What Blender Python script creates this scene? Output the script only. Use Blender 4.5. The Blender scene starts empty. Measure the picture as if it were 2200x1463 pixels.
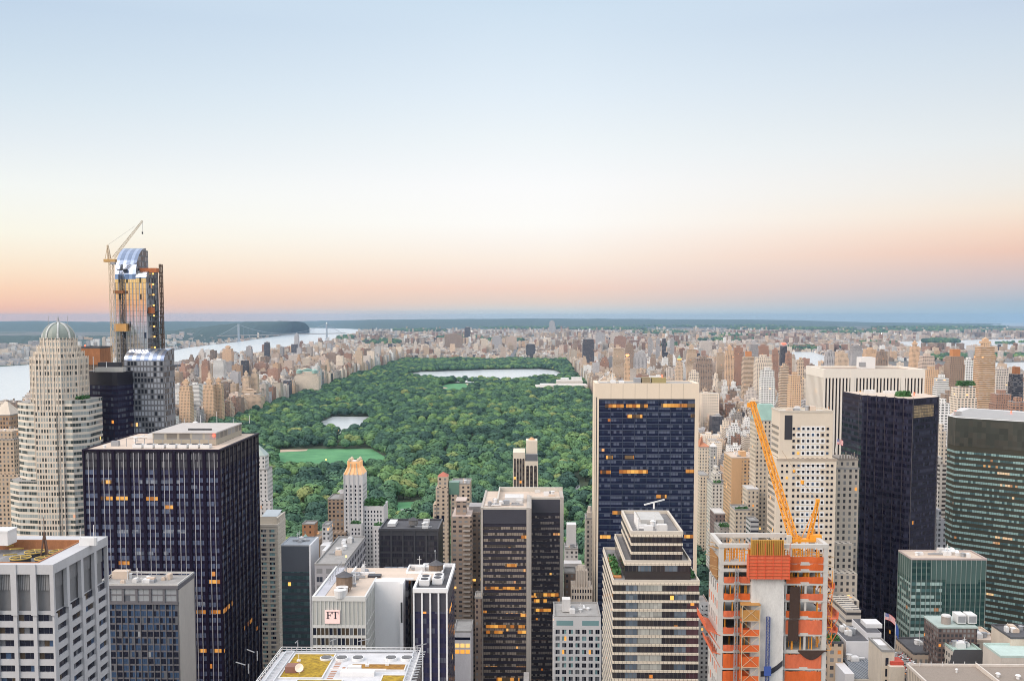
import bpy, math, random
import numpy as np
from mathutils import Matrix, Vector
rnd = random.Random(7)
R = math.radians
# ------------------------------------------------------------------ camera
FL, CX, CY, Y0, XV, H = 2150.0, 1100.0, 829.0, 679.0, 1142.0, 255.0   # pixels of the 2200 x 1463 photograph
PITCH = math.atan((CY-Y0)/FL); YAW = math.atan((XV-CX)/math.hypot(FL, CY-Y0))
scene = bpy.context.scene
cam_d = bpy.data.cameras.new('camera'); cam = bpy.data.objects.new('camera', cam_d)
scene.collection.objects.link(cam); scene.camera = cam
ROT = Matrix.Rotation(YAW, 3, 'Z') @ Matrix.Rotation(R(90)-PITCH, 3, 'X')
cam.rotation_euler = ROT.to_euler(); cam.location = (0, 0, H)
cam_d.sensor_width = 36; cam_d.lens = FL/2200*36
cam_d.shift_y = (CY-731.5)/2200; cam_d.clip_start = 1; cam_d.clip_end = 150000
RN = np.array(ROT)
def ray(px, py):
    d = RN @ np.array([(px-CX)/FL, -(py-CY)/FL, -1.0]); return d/np.linalg.norm(d)
def P(px, py, D):                       # point of the pixel's ray at distance D up the avenues
    d = ray(px, py); t = D/d[1]; return (d[0]*t, D, H+d[2]*t)
def Z(px, py, z=0.0):                   # point of the pixel's ray at height z
    d = ray(px, py); t = (z-H)/d[2]; return (d[0]*t, d[1]*t)
def proj(x, y, z):
    v = RN.T @ np.array([x, y, z-H])
    return (CX+FL*v[0]/-v[2], CY-FL*v[1]/-v[2])
def lin(c): return tuple((v/255/12.92 if v <= 10 else ((v/255+.055)/1.055)**2.4) for v in c)
# ------------------------------------------------------------------ render settings
scene.view_settings.view_transform = 'Standard'; scene.view_settings.look = 'None'
scene.view_settings.exposure = 0.0; scene.view_settings.gamma = 1.0
scene.render.engine = 'CYCLES'
cy = scene.cycles
cy.filter_width = 1.0; cy.max_bounces = 5; cy.diffuse_bounces = 2; cy.glossy_bounces = 3; cy.transmission_bounces = 3; cy.volume_bounces = 1
cy.transparent_max_bounces = 8; cy.sample_clamp_indirect = 6; cy.caustics_reflective = False; cy.caustics_refractive = False
try: cy.use_denoising = True; cy.denoiser = 'OPENIMAGEDENOISE'
except Exception: pass
# ------------------------------------------------------------------ node helper
class NT:
    def __init__(s, nt): s.t = nt; nt.nodes.clear()
    def n(s, typ, **k):
        o = s.t.nodes.new(typ)
        for a, b in k.items(): setattr(o, a, b)
        return o
    def put(s, sock, v):
        if isinstance(v, bpy.types.NodeSocket): s.t.links.new(v, sock)
        else: sock.default_value = v
    def m(s, op, a, b=None, c=None, clamp=False):
        o = s.n('ShaderNodeMath', operation=op, use_clamp=clamp)
        for i, v in enumerate((a, b, c)):
            if v is not None: s.put(o.inputs[i], v)
        return o.outputs[0]
    def mix(s, f, a, b, blend='MIX'):
        o = s.n('ShaderNodeMix', data_type='RGBA', blend_type=blend); o.clamp_factor = True
        s.put(o.inputs[0], f)
        for i, v in ((6, a), (7, b)):
            s.put(o.inputs[i], v if isinstance(v, bpy.types.NodeSocket) or len(v) == 4 else (*v, 1))
        return o.outputs[2]
    def noise(s, vec, scale, detail=3, rough=.55):
        o = s.n('ShaderNodeTexNoise'); o.inputs['Scale'].default_value = scale; o.inputs['Detail'].default_value = detail
        o.inputs['Roughness'].default_value = rough
        if vec is not None: s.put(o.inputs['Vector'], vec)
        return o.outputs['Fac']
    def ramp(s, fac, stops, mode='LINEAR'):
        o = s.n('ShaderNodeValToRGB'); s.put(o.inputs[0], fac); e = o.color_ramp.elements; o.color_ramp.interpolation = mode
        while len(e) < len(stops): e.new(.5)
        for i, (p, c) in enumerate(stops): e[i].position = p; e[i].color = (*c, 1)
        return o.outputs[0]
    def white(s, x, y, dim='2D', w=None):
        o = s.n('ShaderNodeTexWhiteNoise', noise_dimensions='3D'); v = s.n('ShaderNodeCombineXYZ')
        s.put(v.inputs[0], x); s.put(v.inputs[1], y)
        if w is not None: s.put(v.inputs[2], w)
        s.t.links.new(v.outputs[0], o.inputs['Vector']); return o.outputs['Value']
# ------------------------------------------------------------------ sky
world = bpy.data.worlds.new('World'); scene.world = world; world.use_nodes = True
w = NT(world.node_tree)
tc = w.n('ShaderNodeTexCoord'); sp = w.n('ShaderNodeSeparateXYZ'); w.put(sp.inputs[0], tc.outputs['Generated'])
sx, sy, sz = sp.outputs
fac = w.m('SQRT', w.m('MAXIMUM', sz, 0.0))
def col(px, rows, top):
    out = [(math.sqrt(max(ray(px, y)[2], 0)), lin(c)) for y, c in rows]
    out.sort(key=lambda t: t[0]); return out + top
TOP = [(.64, (.84, .92, 1.0)), (.80, (1.2, 1.24, 1.34)), (1.0, (1.42, 1.44, 1.50))]  # unseen sky above the view, made brighter to light the facades
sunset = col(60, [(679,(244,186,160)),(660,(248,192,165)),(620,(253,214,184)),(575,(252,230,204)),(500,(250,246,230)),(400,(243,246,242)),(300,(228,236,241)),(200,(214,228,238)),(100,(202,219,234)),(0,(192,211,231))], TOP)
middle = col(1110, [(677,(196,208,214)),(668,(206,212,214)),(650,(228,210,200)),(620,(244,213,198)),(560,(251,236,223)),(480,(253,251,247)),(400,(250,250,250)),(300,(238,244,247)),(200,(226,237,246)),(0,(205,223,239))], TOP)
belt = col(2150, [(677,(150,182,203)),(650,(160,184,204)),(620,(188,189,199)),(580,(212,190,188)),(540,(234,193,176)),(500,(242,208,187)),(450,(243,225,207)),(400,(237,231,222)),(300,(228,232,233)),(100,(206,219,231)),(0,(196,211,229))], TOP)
hor = w.m('SQRT', w.m('ADD', w.m('MULTIPLY', sx, sx), w.m('MULTIPLY', sy, sy)))
az = w.m('DIVIDE', sx, w.m('MAXIMUM', hor, 1e-4))           # -1 west ... +1 east
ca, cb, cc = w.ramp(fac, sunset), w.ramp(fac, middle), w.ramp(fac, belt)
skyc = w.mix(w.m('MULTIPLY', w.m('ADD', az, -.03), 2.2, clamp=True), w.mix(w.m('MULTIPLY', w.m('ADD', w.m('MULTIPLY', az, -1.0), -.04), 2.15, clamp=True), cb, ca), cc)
# golden band low over the sunset side, behind the camera
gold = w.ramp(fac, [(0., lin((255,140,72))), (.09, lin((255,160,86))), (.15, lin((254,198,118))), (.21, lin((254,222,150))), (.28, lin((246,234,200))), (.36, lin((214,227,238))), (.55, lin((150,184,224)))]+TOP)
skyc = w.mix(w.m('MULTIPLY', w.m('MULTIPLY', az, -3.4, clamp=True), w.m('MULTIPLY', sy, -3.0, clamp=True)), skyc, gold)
# one thin low cloud bar above the northern horizon
cl = w.n('ShaderNodeMapping'); cl.inputs['Scale'].default_value = (5, 5, 240); w.put(cl.inputs[0], tc.outputs['Generated'])
cn = w.noise(cl.outputs[0], 1.5, 4)
band = w.m('MULTIPLY', w.m('SUBTRACT', 1.0, w.m('MULTIPLY', w.m('ABSOLUTE', w.m('SUBTRACT', sz, .0042)), 420.0), clamp=True),
           w.m('SUBTRACT', 1.0, w.m('MULTIPLY', w.m('ABSOLUTE', w.m('ADD', az, .12)), 6.5), clamp=True))
skyc = w.mix(w.m('MULTIPLY', band, w.m('MULTIPLY', w.m('SUBTRACT', cn, .35), 3.0, clamp=True)), skyc, lin((184, 196, 206)))
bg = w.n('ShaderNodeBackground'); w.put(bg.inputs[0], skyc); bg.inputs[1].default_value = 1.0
SUN_EL, SUN_AZ = 28.0, 234.0              # degrees; azimuth clockwise from the avenues' direction (+Y)
nish = w.n('ShaderNodeTexSky', sky_type='NISHITA'); nish.sun_disc = False
nish.sun_elevation = R(SUN_EL); nish.sun_rotation = R(SUN_AZ)
bg2 = w.n('ShaderNodeBackground'); w.put(bg2.inputs[0], nish.outputs[0]); bg2.inputs[1].default_value = 0.004
add = w.n('ShaderNodeAddShader'); w.t.links.new(bg.outputs[0], add.inputs[0]); w.t.links.new(bg2.outputs[0], add.inputs[1])
out = w.n('ShaderNodeOutputWorld'); w.t.links.new(add.outputs[0], out.inputs['Surface'])
# soft warm afterglow from the sunset side, behind and left of the camera
sd = bpy.data.lights.new('sun', 'SUN'); sd.energy = 2.7; sd.angle = R(55); sd.color = (1.0, .84, .70)
sun = bpy.data.objects.new('sun', sd); scene.collection.objects.link(sun)
sdir = Vector((math.sin(R(SUN_AZ))*math.cos(R(SUN_EL)), math.cos(R(SUN_AZ))*math.cos(R(SUN_EL)), math.sin(R(SUN_EL))))
sun.rotation_euler = sdir.to_track_quat('Z', 'Y').to_euler()
# ------------------------------------------------------------------ mesh builder
class MB:
    def __init__(s): s.B = []; s.V = []; s.F = []; s.M = []; s.U = []; s.S = []
    def box(s, x0, x1, y0, y1, z0, z1, m=0, top=None, tint=0., su=0., o=(0, 0), a=0.):
        if x1 < x0: x0, x1 = x1, x0
        if y1 < y0: y0, y1 = y1, y0
        s.B.append((o[0], o[1], math.cos(a), math.sin(a), x0, x1, y0, y1, z0, z1, m, m if top is None else top, tint, su)); return s
    def ob(s, o, a, s0, s1, b0, b1, z0, z1, m=0, top=None): return s.box(s0, s1, b0, b1, z0, z1, m, top, o=o, a=a)
    def poly(s, vs, m=0, uv=None, smooth=False):
        k = len(s.V); s.V += [tuple(v) for v in vs]; s.F.append(tuple(range(k, k+len(vs)))); s.M.append(m); s.S.append(smooth)
        s.U.append(uv or [(v[0]+v[1], v[2]) for v in vs])
    def prism(s, pts, z0, z1, m=0, top=None, u0=0.):
        u = u0
        for (x, y), (x2, y2) in zip(pts, pts[1:]+pts[:1]):
            L = math.hypot(x2-x, y2-y)
            s.poly([(x, y, z0), (x2, y2, z0), (x2, y2, z1), (x, y, z1)], m, [(u, z0), (u+L, z0), (u+L, z1), (u, z1)]); u += L
        t = m if top is None else top
        s.poly([(x, y, z1) for x, y in pts], t, [(x, y) for x, y in pts])
        s.poly([(x, y, z0) for x, y in reversed(pts)], t, [(x, y) for x, y in reversed(pts)])
    def cyl(s, c, r, z0, z1, n=16, m=0, r2=None, top=None, a0=0.):
        r2 = r if r2 is None else r2; x, y = c
        ang = [a0+2*math.pi*i/n for i in range(n)]
        lo = [(x+r*math.cos(t), y+r*math.sin(t)) for t in ang]; hi = [(x+r2*math.cos(t), y+r2*math.sin(t)) for t in ang]
        for i in range(n):
            j = (i+1) % n; L = 2*math.pi*r/n
            q = [(*lo[i], z0), (*lo[j], z0)]
            if r2 > 1e-4: q += [(*hi[j], z1), (*hi[i], z1)]
            else: q += [(x, y, z1)]
            s.poly(q, m, [(i*L, z0), (i*L+L, z0), (i*L+L, z1), (i*L, z1)][:len(q)])
        if r2 > 1e-4: s.poly([(*p, z1) for p in hi], m if top is None else top)
        s.poly([(*p, z0) for p in reversed(lo)], m)
    def beam(s, p, q, r, m=0):
        p, q = Vector(p), Vector(q); d = (q-p); 
        if d.length < 1e-6: return
        d.normalize(); u = d.cross(Vector((0, 0, 1)) if abs(d.z) < .95 else Vector((1, 0, 0))).normalized(); v = d.cross(u)
        c = [(u+v)*r, (v-u)*r, (-u-v)*r, (u-v)*r]
        A = [p+k for k in c]; Bq = [q+k for k in c]
        for i in range(4):
            j = (i+1) % 4; s.poly([A[j], A[i], Bq[i], Bq[j]], m)
        s.poly(A, m); s.poly(list(reversed(Bq)), m)
    def lattice(s, p, q, wd, n, r, m=0, taper=1.0):
        p, q = Vector(p), Vector(q); d = (q-p).normalized()
        u = d.cross(Vector((0, 0, 1)) if abs(d.z) < .95 else Vector((1, 0, 0))).normalized(); v = d.cross(u)
        def cs(t):
            c = p.lerp(q, t); h = wd/2*(1+(taper-1)*t)
            return [c+(u+v)*h, c+(v-u)*h, c-(u+v)*h, c+(u-v)*h]
        for i in range(4): s.beam(cs(0)[i], cs(1)[i], r, m)
        for k in range(n):
            a, b = cs(k/n), cs((k+1)/n)
            for i in range(4):
                j = (i+1) % 4
                s.beam(a[i], b[j], r*.6, m) if k % 2 else s.beam(a[j], b[i], r*.6, m)
                s.beam(b[i], b[j], r*.6, m)
    def mesh(s, name, mats, off=(0, 0, 0)):
        me = bpy.data.meshes.new(name)
        vs = [np.array(s.V, dtype=np.float64).reshape(-1, 3)]; nv = len(s.V)
        li = [np.array([i for f in s.F for i in f], dtype=np.int32)]
        ln = [np.array([len(f) for f in s.F], dtype=np.int32)]
        mi = [np.array(s.M, dtype=np.int32)]; sm = [np.array(s.S, dtype=bool)]
        uv = [np.array([c for f in s.U for c in f], dtype=np.float64).reshape(-1, 2)]
        ti = [np.zeros(len(s.F), dtype=np.float32)]
        if s.B:
            b = np.array(s.B, dtype=np.float64); n = len(b)
            ox, oy, c, sn, x0, x1, y0, y1, z0, z1 = b[:, :10].T
            X = np.stack([x0, x1, x1, x0]*2, 1); Y = np.stack([y0, y0, y1, y1]*2, 1); Zz = np.stack([z0]*4+[z1]*4, 1)
            wx = ox[:, None]+X*c[:, None]-Y*sn[:, None]; wy = oy[:, None]+X*sn[:, None]+Y*c[:, None]
            vs.append(np.stack([wx, wy, Zz], 2).reshape(-1, 3))
            q = np.array([[0,1,5,4],[1,2,6,5],[2,3,7,6],[3,0,4,7],[4,5,6,7],[3,2,1,0]])
            li.append((q[None]+(nv+8*np.arange(n))[:, None, None]).reshape(-1).astype(np.int32))
            ln.append(np.full(n*6, 4, dtype=np.int32))
            m = b[:, 10].astype(np.int32); t = b[:, 11].astype(np.int32)
            mi.append(np.stack([m, m, m, m, t, t], 1).reshape(-1)); sm.append(np.zeros(n*6, dtype=bool))
            ti.append(np.repeat(b[:, 12], 6).astype(np.float32))
            su = b[:, 13]; W_, D_ = x1-x0, y1-y0
            def fu(a, l): return np.stack([np.stack([a, z0], 1), np.stack([a+l, z0], 1), np.stack([a+l, z1], 1), np.stack([a, z1], 1)], 1)
            tp = np.stack([np.stack([x0, y0], 1), np.stack([x1, y0], 1), np.stack([x1, y1], 1), np.stack([x0, y1], 1)], 1)
            uv.append(np.stack([fu(su, W_), fu(su, D_), fu(su, W_), fu(su, D_), tp, tp[:, ::-1]], 1).reshape(-1, 2))
        V = np.concatenate(vs)-np.array(off)[None]; L = np.concatenate(li); LN = np.concatenate(ln)
        me.vertices.add(len(V)); me.vertices.foreach_set('co', V.astype(np.float32).ravel())
        me.loops.add(len(L)); me.loops.foreach_set('vertex_index', L)
        me.polygons.add(len(LN)); st = np.concatenate([[0], np.cumsum(LN)[:-1]]).astype(np.int32)
        me.polygons.foreach_set('loop_start', st); me.polygons.foreach_set('loop_total', LN)
        me.polygons.foreach_set('material_index', np.concatenate(mi)); me.polygons.foreach_set('use_smooth', np.concatenate(sm))
        u = me.uv_layers.new(name='UVMap'); u.data.foreach_set('uv', np.concatenate(uv).astype(np.float32).ravel())
        tt = np.concatenate(ti)
        if np.any(tt): me.attributes.new('tint', 'FLOAT', 'FACE').data.foreach_set('value', tt)
        for k in (mats if isinstance(mats, (list, tuple)) else [mats]): me.materials.append(k)
        me.update(calc_edges=True); me.validate(); return me
    def build(s, name, mats, parent=None, base=(0, 0, 0), **props):
        og = ORG[parent.name] if parent else tuple(base)
        o = bpy.data.objects.new(name, s.mesh(name, mats, og)); scene.collection.objects.link(o)
        if parent: o.parent = parent
        else: o.location = og
        ORG[o.name] = og
        for k, v in props.items(): o[k] = v
        return o
ORG = {}
FOOT = []                                   # footprints the filler blocks keep clear of
def thing(name, label, cat, base, group=None):
    o = bpy.data.objects.new(name, None); scene.collection.objects.link(o); o.location = base; o.empty_display_size = 5
    ORG[o.name] = tuple(base); o['label'] = label; o['category'] = cat
    if group: o['group'] = group
    return o
# ------------------------------------------------------------------ materials
def newmat(name):
    m = bpy.data.materials.new(name); m.use_nodes = True; t = NT(m.node_tree)
    b = t.n('ShaderNodeBsdfPrincipled'); o = t.n('ShaderNodeOutputMaterial'); t.t.links.new(b.outputs[0], o.inputs[0]); return m, t, b
def c4(c): return (*c, 1)
def simple(name, colr, rough=.7, metal=0., emit=None, es=1., nz=.14, scale=.25, spec=.5):
    m, t, b = newmat(name)
    if rough >= .75: nz *= 1.5
    if nz:
        tc = t.n('ShaderNodeTexCoord'); mp = t.n('ShaderNodeMapping'); mp.inputs['Scale'].default_value = (1, 1, .35); t.put(mp.inputs[0], tc.outputs['Object'])
        f = t.noise(mp.outputs[0], scale, 5, .65); g = t.noise(mp.outputs[0], scale*9, 2)
        k = t.m('ADD', t.m('MULTIPLY', f, .7), t.m('MULTIPLY', g, .3))
        t.put(b.inputs['Base Color'], t.mix(k, tuple(v*(1-nz*1.6) for v in colr), tuple(min(1, v*(1+nz*1.4)) for v in colr)))
    else: b.inputs['Base Color'].default_value = c4(colr)
    b.inputs['Roughness'].default_value = rough; b.inputs['Metallic'].default_value = metal; b.inputs['Specular IOR Level'].default_value = spec
    if emit: b.inputs['Emission Color'].default_value = c4(emit); b.inputs['Emission Strength'].default_value = es
    return m
def facade(name, wall, glass, bw, fh, wx, wy, blind=(.42, .42, .42), pb=.3, lit=.012, row=0., gr=.12, wr=.8, wall2=None, mull=0, vstripe=0., es=1.2, metal=0., wn=.12):
    m, t, b = newmat(name)
    uv = t.n('ShaderNodeUVMap'); uv.uv_map = 'UVMap'; s = t.n('ShaderNodeSeparateXYZ'); t.put(s.inputs[0], uv.outputs[0])
    cu, cv = t.m('DIVIDE', s.outputs[0], bw), t.m('DIVIDE', s.outputs[1], fh)
    ix, iy = t.m('FLOOR', cu), t.m('FLOOR', cv); fx, fy = t.m('SUBTRACT', cu, ix), t.m('SUBTRACT', cv, iy)
    mx = t.m('LESS_THAN', t.m('ABSOLUTE', t.m('SUBTRACT', fx, .5)), wx/2)
    my = t.m('LESS_THAN', t.m('ABSOLUTE', t.m('SUBTRACT', fy, .52)), wy/2)
    mask = t.m('MULTIPLY', mx, my)
    oi = t.n('ShaderNodeObjectInfo'); sd = t.m('MULTIPLY', oi.outputs['Random'], 97.0)
    r1 = t.white(ix, iy, w=sd); r2 = t.white(ix, iy, w=t.m('ADD', sd, 31.7)); r3 = t.white(t.m('FLOOR', t.m('DIVIDE', ix, 7.0)), iy, w=t.m('ADD', sd, 5.1))
    r4 = t.white(t.m('FLOOR', t.m('DIVIDE', ix, 6.0)), iy, w=t.m('ADD', sd, 63.3)); th = t.m('SUBTRACT', 1.0, t.m('MULTIPLY', pb, t.m('ADD', .25, t.m('MULTIPLY', r4, 1.5))))
    pane = t.mix(t.m('MULTIPLY', t.m('GREATER_THAN', r1, th), t.m('ADD', .45, t.m('MULTIPLY', r2, .6)), clamp=True), glass, blind)
    pane = t.mix(t.m('MULTIPLY', r2, .5), pane, tuple(v*.35 for v in glass))
    if mull:
        f2 = t.m('FRACT', t.m('MULTIPLY', fx, float(mull))); mm = t.m('GREATER_THAN', t.m('ABSOLUTE', t.m('SUBTRACT', f2, .5)), .43)
        pane = t.mix(t.m('MULTIPLY', mm, .7), pane, tuple(v*.6 for v in wall))
    tc = t.n('ShaderNodeTexCoord'); nz = t.noise(tc.outputs['Object'], .06, 4); nz2 = t.noise(tc.outputs['Object'], .9, 2)
    wc = t.mix(t.m('ADD', t.m('MULTIPLY', nz, .65), t.m('MULTIPLY', nz2, .35)), tuple(v*(1-wn*1.6) for v in wall), tuple(min(1, v*(1+wn*1.2)) for v in wall))
    if wall2: wc = t.mix(my if wx < .99 else mask, wc, wall2) if wx < .99 else wc
    at = t.n('ShaderNodeAttribute'); at.attribute_name = 'tint'; k = t.m('ADD', 1.0, at.outputs['Fac'])
    vm = t.n('ShaderNodeVectorMath', operation='SCALE'); t.put(vm.inputs[0], wc); t.put(vm.inputs['Scale'], k)
    base = t.mix(mask, vm.outputs[0], pane)
    if vstripe: pass
    t.put(b.inputs['Base Color'], base)
    t.put(b.inputs['Specular IOR Level'], t.m('ADD', .10, t.m('MULTIPLY', mask, .34)))
    t.put(b.inputs['Roughness'], t.m('ADD', t.m('MULTIPLY', mask, gr-wr), wr))
    if metal: t.put(b.inputs['Metallic'], t.m('MULTIPLY', mask, metal))
    L1 = t.m('GREATER_THAN', r2, 1-lit)
    if row: L1 = t.m('MAXIMUM', L1, t.m('MULTIPLY', t.m('GREATER_THAN', r3, 1-row), t.m('GREATER_THAN', r1, .25)))
    litc = t.mix(r1, (1.0, .28, .02), (1.0, .50, .09))
    t.put(b.inputs['Emission Color'], litc)
    t.put(b.inputs['Emission Strength'], t.m('MULTIPLY', t.m('MULTIPLY', L1, mask), t.m('MULTIPLY', es, t.m('ADD', .45, r1))))
    return m
def roofmat(name, c0, c1):
    m, t, b = newmat(name); at = t.n('ShaderNodeAttribute'); at.attribute_name = 'tint'
    tc = t.n('ShaderNodeTexCoord'); nz = t.noise(tc.outputs['Object'], .12, 5, .7)
    f = t.m('ADD', t.m('MULTIPLY', t.m('ADD', at.outputs['Fac'], .3), 1.4), t.m('MULTIPLY', t.m('SUBTRACT', nz, .5), .7), clamp=True)
    t.put(b.inputs['Base Color'], t.mix(f, c0, c1)); b.inputs['Roughness'].default_value = .9; return m
ROOF_GREY = simple('roof_grey', (.34, .33, .32), .9, nz=.22); ROOF_DARK = simple('roof_dark', (.10, .10, .11), .9, nz=.25)
ROOF_TAN = simple('roof_tan', (.62, .51, .42), .9, nz=.14, scale=.12); ROOF_WHITE = simple('roof_white', (.66, .65, .64), .85, nz=.12, scale=.12)
WHITE = simple('white_metal', (.75, .75, .75), .5, nz=.06); STEEL = simple('grey_steel', (.32, .33, .35), .5, nz=.1); DARK = simple('dark_metal', (.04, .04, .05), .45, nz=.1)
COPPER = simple('green_copper', (.30, .47, .42), .75, nz=.18); WOODTANK = simple('tank_wood', (.20, .14, .10), .85, nz=.2)
YELLOW = simple('yellow_steel', (.60, .42, .10), .55, nz=.1); ORANGE = simple('orange_paint', (.88, .34, .03), .5, nz=.08); RUST = simple('rust_brick', (.38, .16, .07), .85, nz=.3, scale=.5)
REDL = simple('red_lamp', (.5, .02, .01), .4, emit=(1, .06, .03), es=6, nz=0)
GLOW = simple('orange_lamp', (.5, .3, .1), .4, emit=(1, .36, .07), es=7, nz=0); GLOWW = simple('white_lamp', (.5, .5, .5), .4, emit=(1, .93, .8), es=7, nz=0)
G_DARK = simple('pane_dark', (.012, .014, .030), .07, nz=.2, scale=.4); G_BLUE = simple('pane_blue', (.05, .09, .17), .08, nz=.25, scale=.4)
G_PALE = simple('pane_pale', (.36, .38, .40), .2, nz=.12); G_BROWN = simple('pane_brown', (.075, .055, .038), .12, nz=.2); G_GREY = simple('pane_grey', (.14, .15, .17), .10, nz=.25)
G_TEAL = simple('pane_teal', (.22, .38, .40), .12, nz=.2)
G_LIT = simple('pane_lit', (.4, .2, .05), .3, emit=(1.0, .42, .06), es=.95, nz=0); G_LITY = simple('pane_lit_yellow', (.4, .3, .1), .3, emit=(1.0, .62, .20), es=.95, nz=0)
# ------------------------------------------------------------------ shared facade pieces
LITROW = facade('lit_strip', (.10, .06, .03), (.10, .06, .04), 2.3, 50, .95, 2, blind=(.3, .2, .1), pb=.4, lit=.70, es=.62, gr=.3)
PALEROW = facade('pale_strip', (.08, .08, .12), (.16, .19, .26), 1.2, 50, .86, 2, blind=(.42, .46, .52), pb=.6, lit=0, gr=.3)
def litstrips(T, D, L, h, proud=.06, mat=None):
    for (xa, xb, y) in L:
        a, _, z = P(xa, y, D); c = P(xb, y, D)[0]; hh = h*D/FL/2; b = MB(); b.box(a, c, D-proud, D+.02, z-hh, z+hh, su=xa*.37); b.build('lit_window', mat or LITROW, T)
UNITP = {}
def unit_pane(mat):
    if mat.name not in UNITP:
        b = MB(); b.box(-.5, .5, -.06, .06, -.5, .5); UNITP[mat.name] = b.mesh('window', [mat])
    return UNITP[mat.name]
def inframe(x, y, z, mg=20):
    if y < 20: return False
    p = proj(x, y, z); return -mg < p[0] < 2200+mg and -mg < p[1] < 1463+mg
def windows(root, Wn, cap=100, name='window'):
    """Wn: (x, y, z, w, h, angle, material). The largest in view become parts, the rest one merged part."""
    sc = []
    for i, r in enumerate(Wn):
        x, y, z, w_, h_, a, m = r; n = (math.sin(a), -math.cos(a)); f = -(n[0]*x+n[1]*y)
        d = math.hypot(x, y); ok = f > 0 and inframe(x, y, z)
        sc.append((w_*h_*max(f, 0)/d**3 if ok else -1, i))
    sc.sort(reverse=True); keep = {i for s, i in sc[:cap] if s > 0}
    og = ORG[root.name]; rest = {}
    for i, (x, y, z, w_, h_, a, m) in enumerate(Wn):
        if i in keep:
            o = bpy.data.objects.new(name, unit_pane(m)); scene.collection.objects.link(o); o.parent = root
            o.location = (x-og[0], y-og[1], z-og[2]); o.rotation_euler = (0, 0, a); o.scale = (w_, 1, h_)
        else:
            rest.setdefault(m.name, []).append((x, y, z, w_, h_, a, m))
    if rest:
        b = MB(); ms = []
        for k, L in rest.items():
            ms.append(L[0][6])
            for (x, y, z, w_, h_, a, m) in L: b.ob((x, y), a, -w_/2, w_/2, -.06, .06, z-h_/2, z+h_/2, len(ms)-1)
        b.build(name, ms, root, kind='stuff')
def choose(tab):
    t = sum(wt for _, wt in tab)
    def f():
        r = rnd.random()*t
        for m, wt in tab:
            r -= wt
            if r <= 0: return m
        return tab[0][0]
    return f
def grid(mb, Wn, o, a, L, z0, z1, nc, nr, pw, sh, ch, pd=.45, sd=.25, ext=(0, 0), m=0, split=1, skip=None, inset=.0):
    """Piers and spandrels standing proud of a wall plane, with a pane in each opening."""
    bay = L/nc; fh = (z1-z0)/nr; ca, sa = math.cos(a), math.sin(a)
    for i in range(nc+1):
        c = i*bay; s0, s1 = max(0, c-pw/2), min(L, c+pw/2)
        if i == 0: s0 -= ext[0]
        if i == nc: s1 += ext[1]
        mb.ob(o, a, s0, s1, -pd, .02, z0, z1, m)
    for j in range(nr):
        if sh: mb.ob(o, a, .03, L-.03, -sd, .015, z0+j*fh, z0+j*fh+sh, m)
        for i in range(nc):
            if skip and skip(i, j): continue
            wd = (bay-pw)/split
            for k in range(split):
                s = i*bay+pw/2+wd*(k+.5); zc = z0+j*fh+sh+(fh-sh)/2
                x = o[0]+s*ca+.08*sa*1; y = o[1]+s*sa-.08*ca
                Wn.append((x, y, zc, wd-.12 if split > 1 else wd+.04, fh-sh+.04, a, ch(i, j) if ch.__code__.co_argcount == 2 else ch()))
W90, E90 = -math.pi/2, math.pi/2
def parapet(mb, x0, x1, y0, y1, z, h, t=.5, m=0):
    mb.box(x0, x1, y0, y0+t, z, z+h, m); mb.box(x0, x1, y1-t, y1, z, z+h, m)
    mb.box(x0, x0+t, y0+t, y1-t, z, z+h-.003, m); mb.box(x1-t, x1, y0+t, y1-t, z, z+h-.003, m)
def water_tank(root, x, y, z, r=2.2, h=3.6, mat=None):
    b = MB(); b.cyl((x, y), r, z+1.6, z+1.6+h, 14)
    for dx, dy in ((1, 1), (1, -1), (-1, 1), (-1, -1)): b.beam((x+dx*r*.6, y+dy*r*.6, z), (x+dx*r*.6, y+dy*r*.6, z+1.7), .15)
    t = b.build('water_tank', mat or WOODTANK, root); c = MB(); c.cyl((x, y), r*1.12, z+1.6+h, z+3.3+h, 14, r2=0); c.build('tank_roof', ROOF_DARK, t); return t
def fan_unit(root, x, y, z, w=3., d=3., h=2., n=2, mat=None):
    b = MB(); b.box(x-w/2, x+w/2, y-d/2, y+d/2, z+.3, z+h); b.box(x-w/2+.2, x+w/2-.2, y-d/2+.2, y+d/2-.2, z, z+.3)
    u = b.build('cooling_unit', mat or WHITE, root); f = MB()
    for i in range(n):
        yy = y+(i-(n-1)/2)*d/n; f.cyl((x, yy), min(w, d/n)*.36, z+h, z+h+.25, 12)
    f.build('fan', DARK, u); return u
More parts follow.
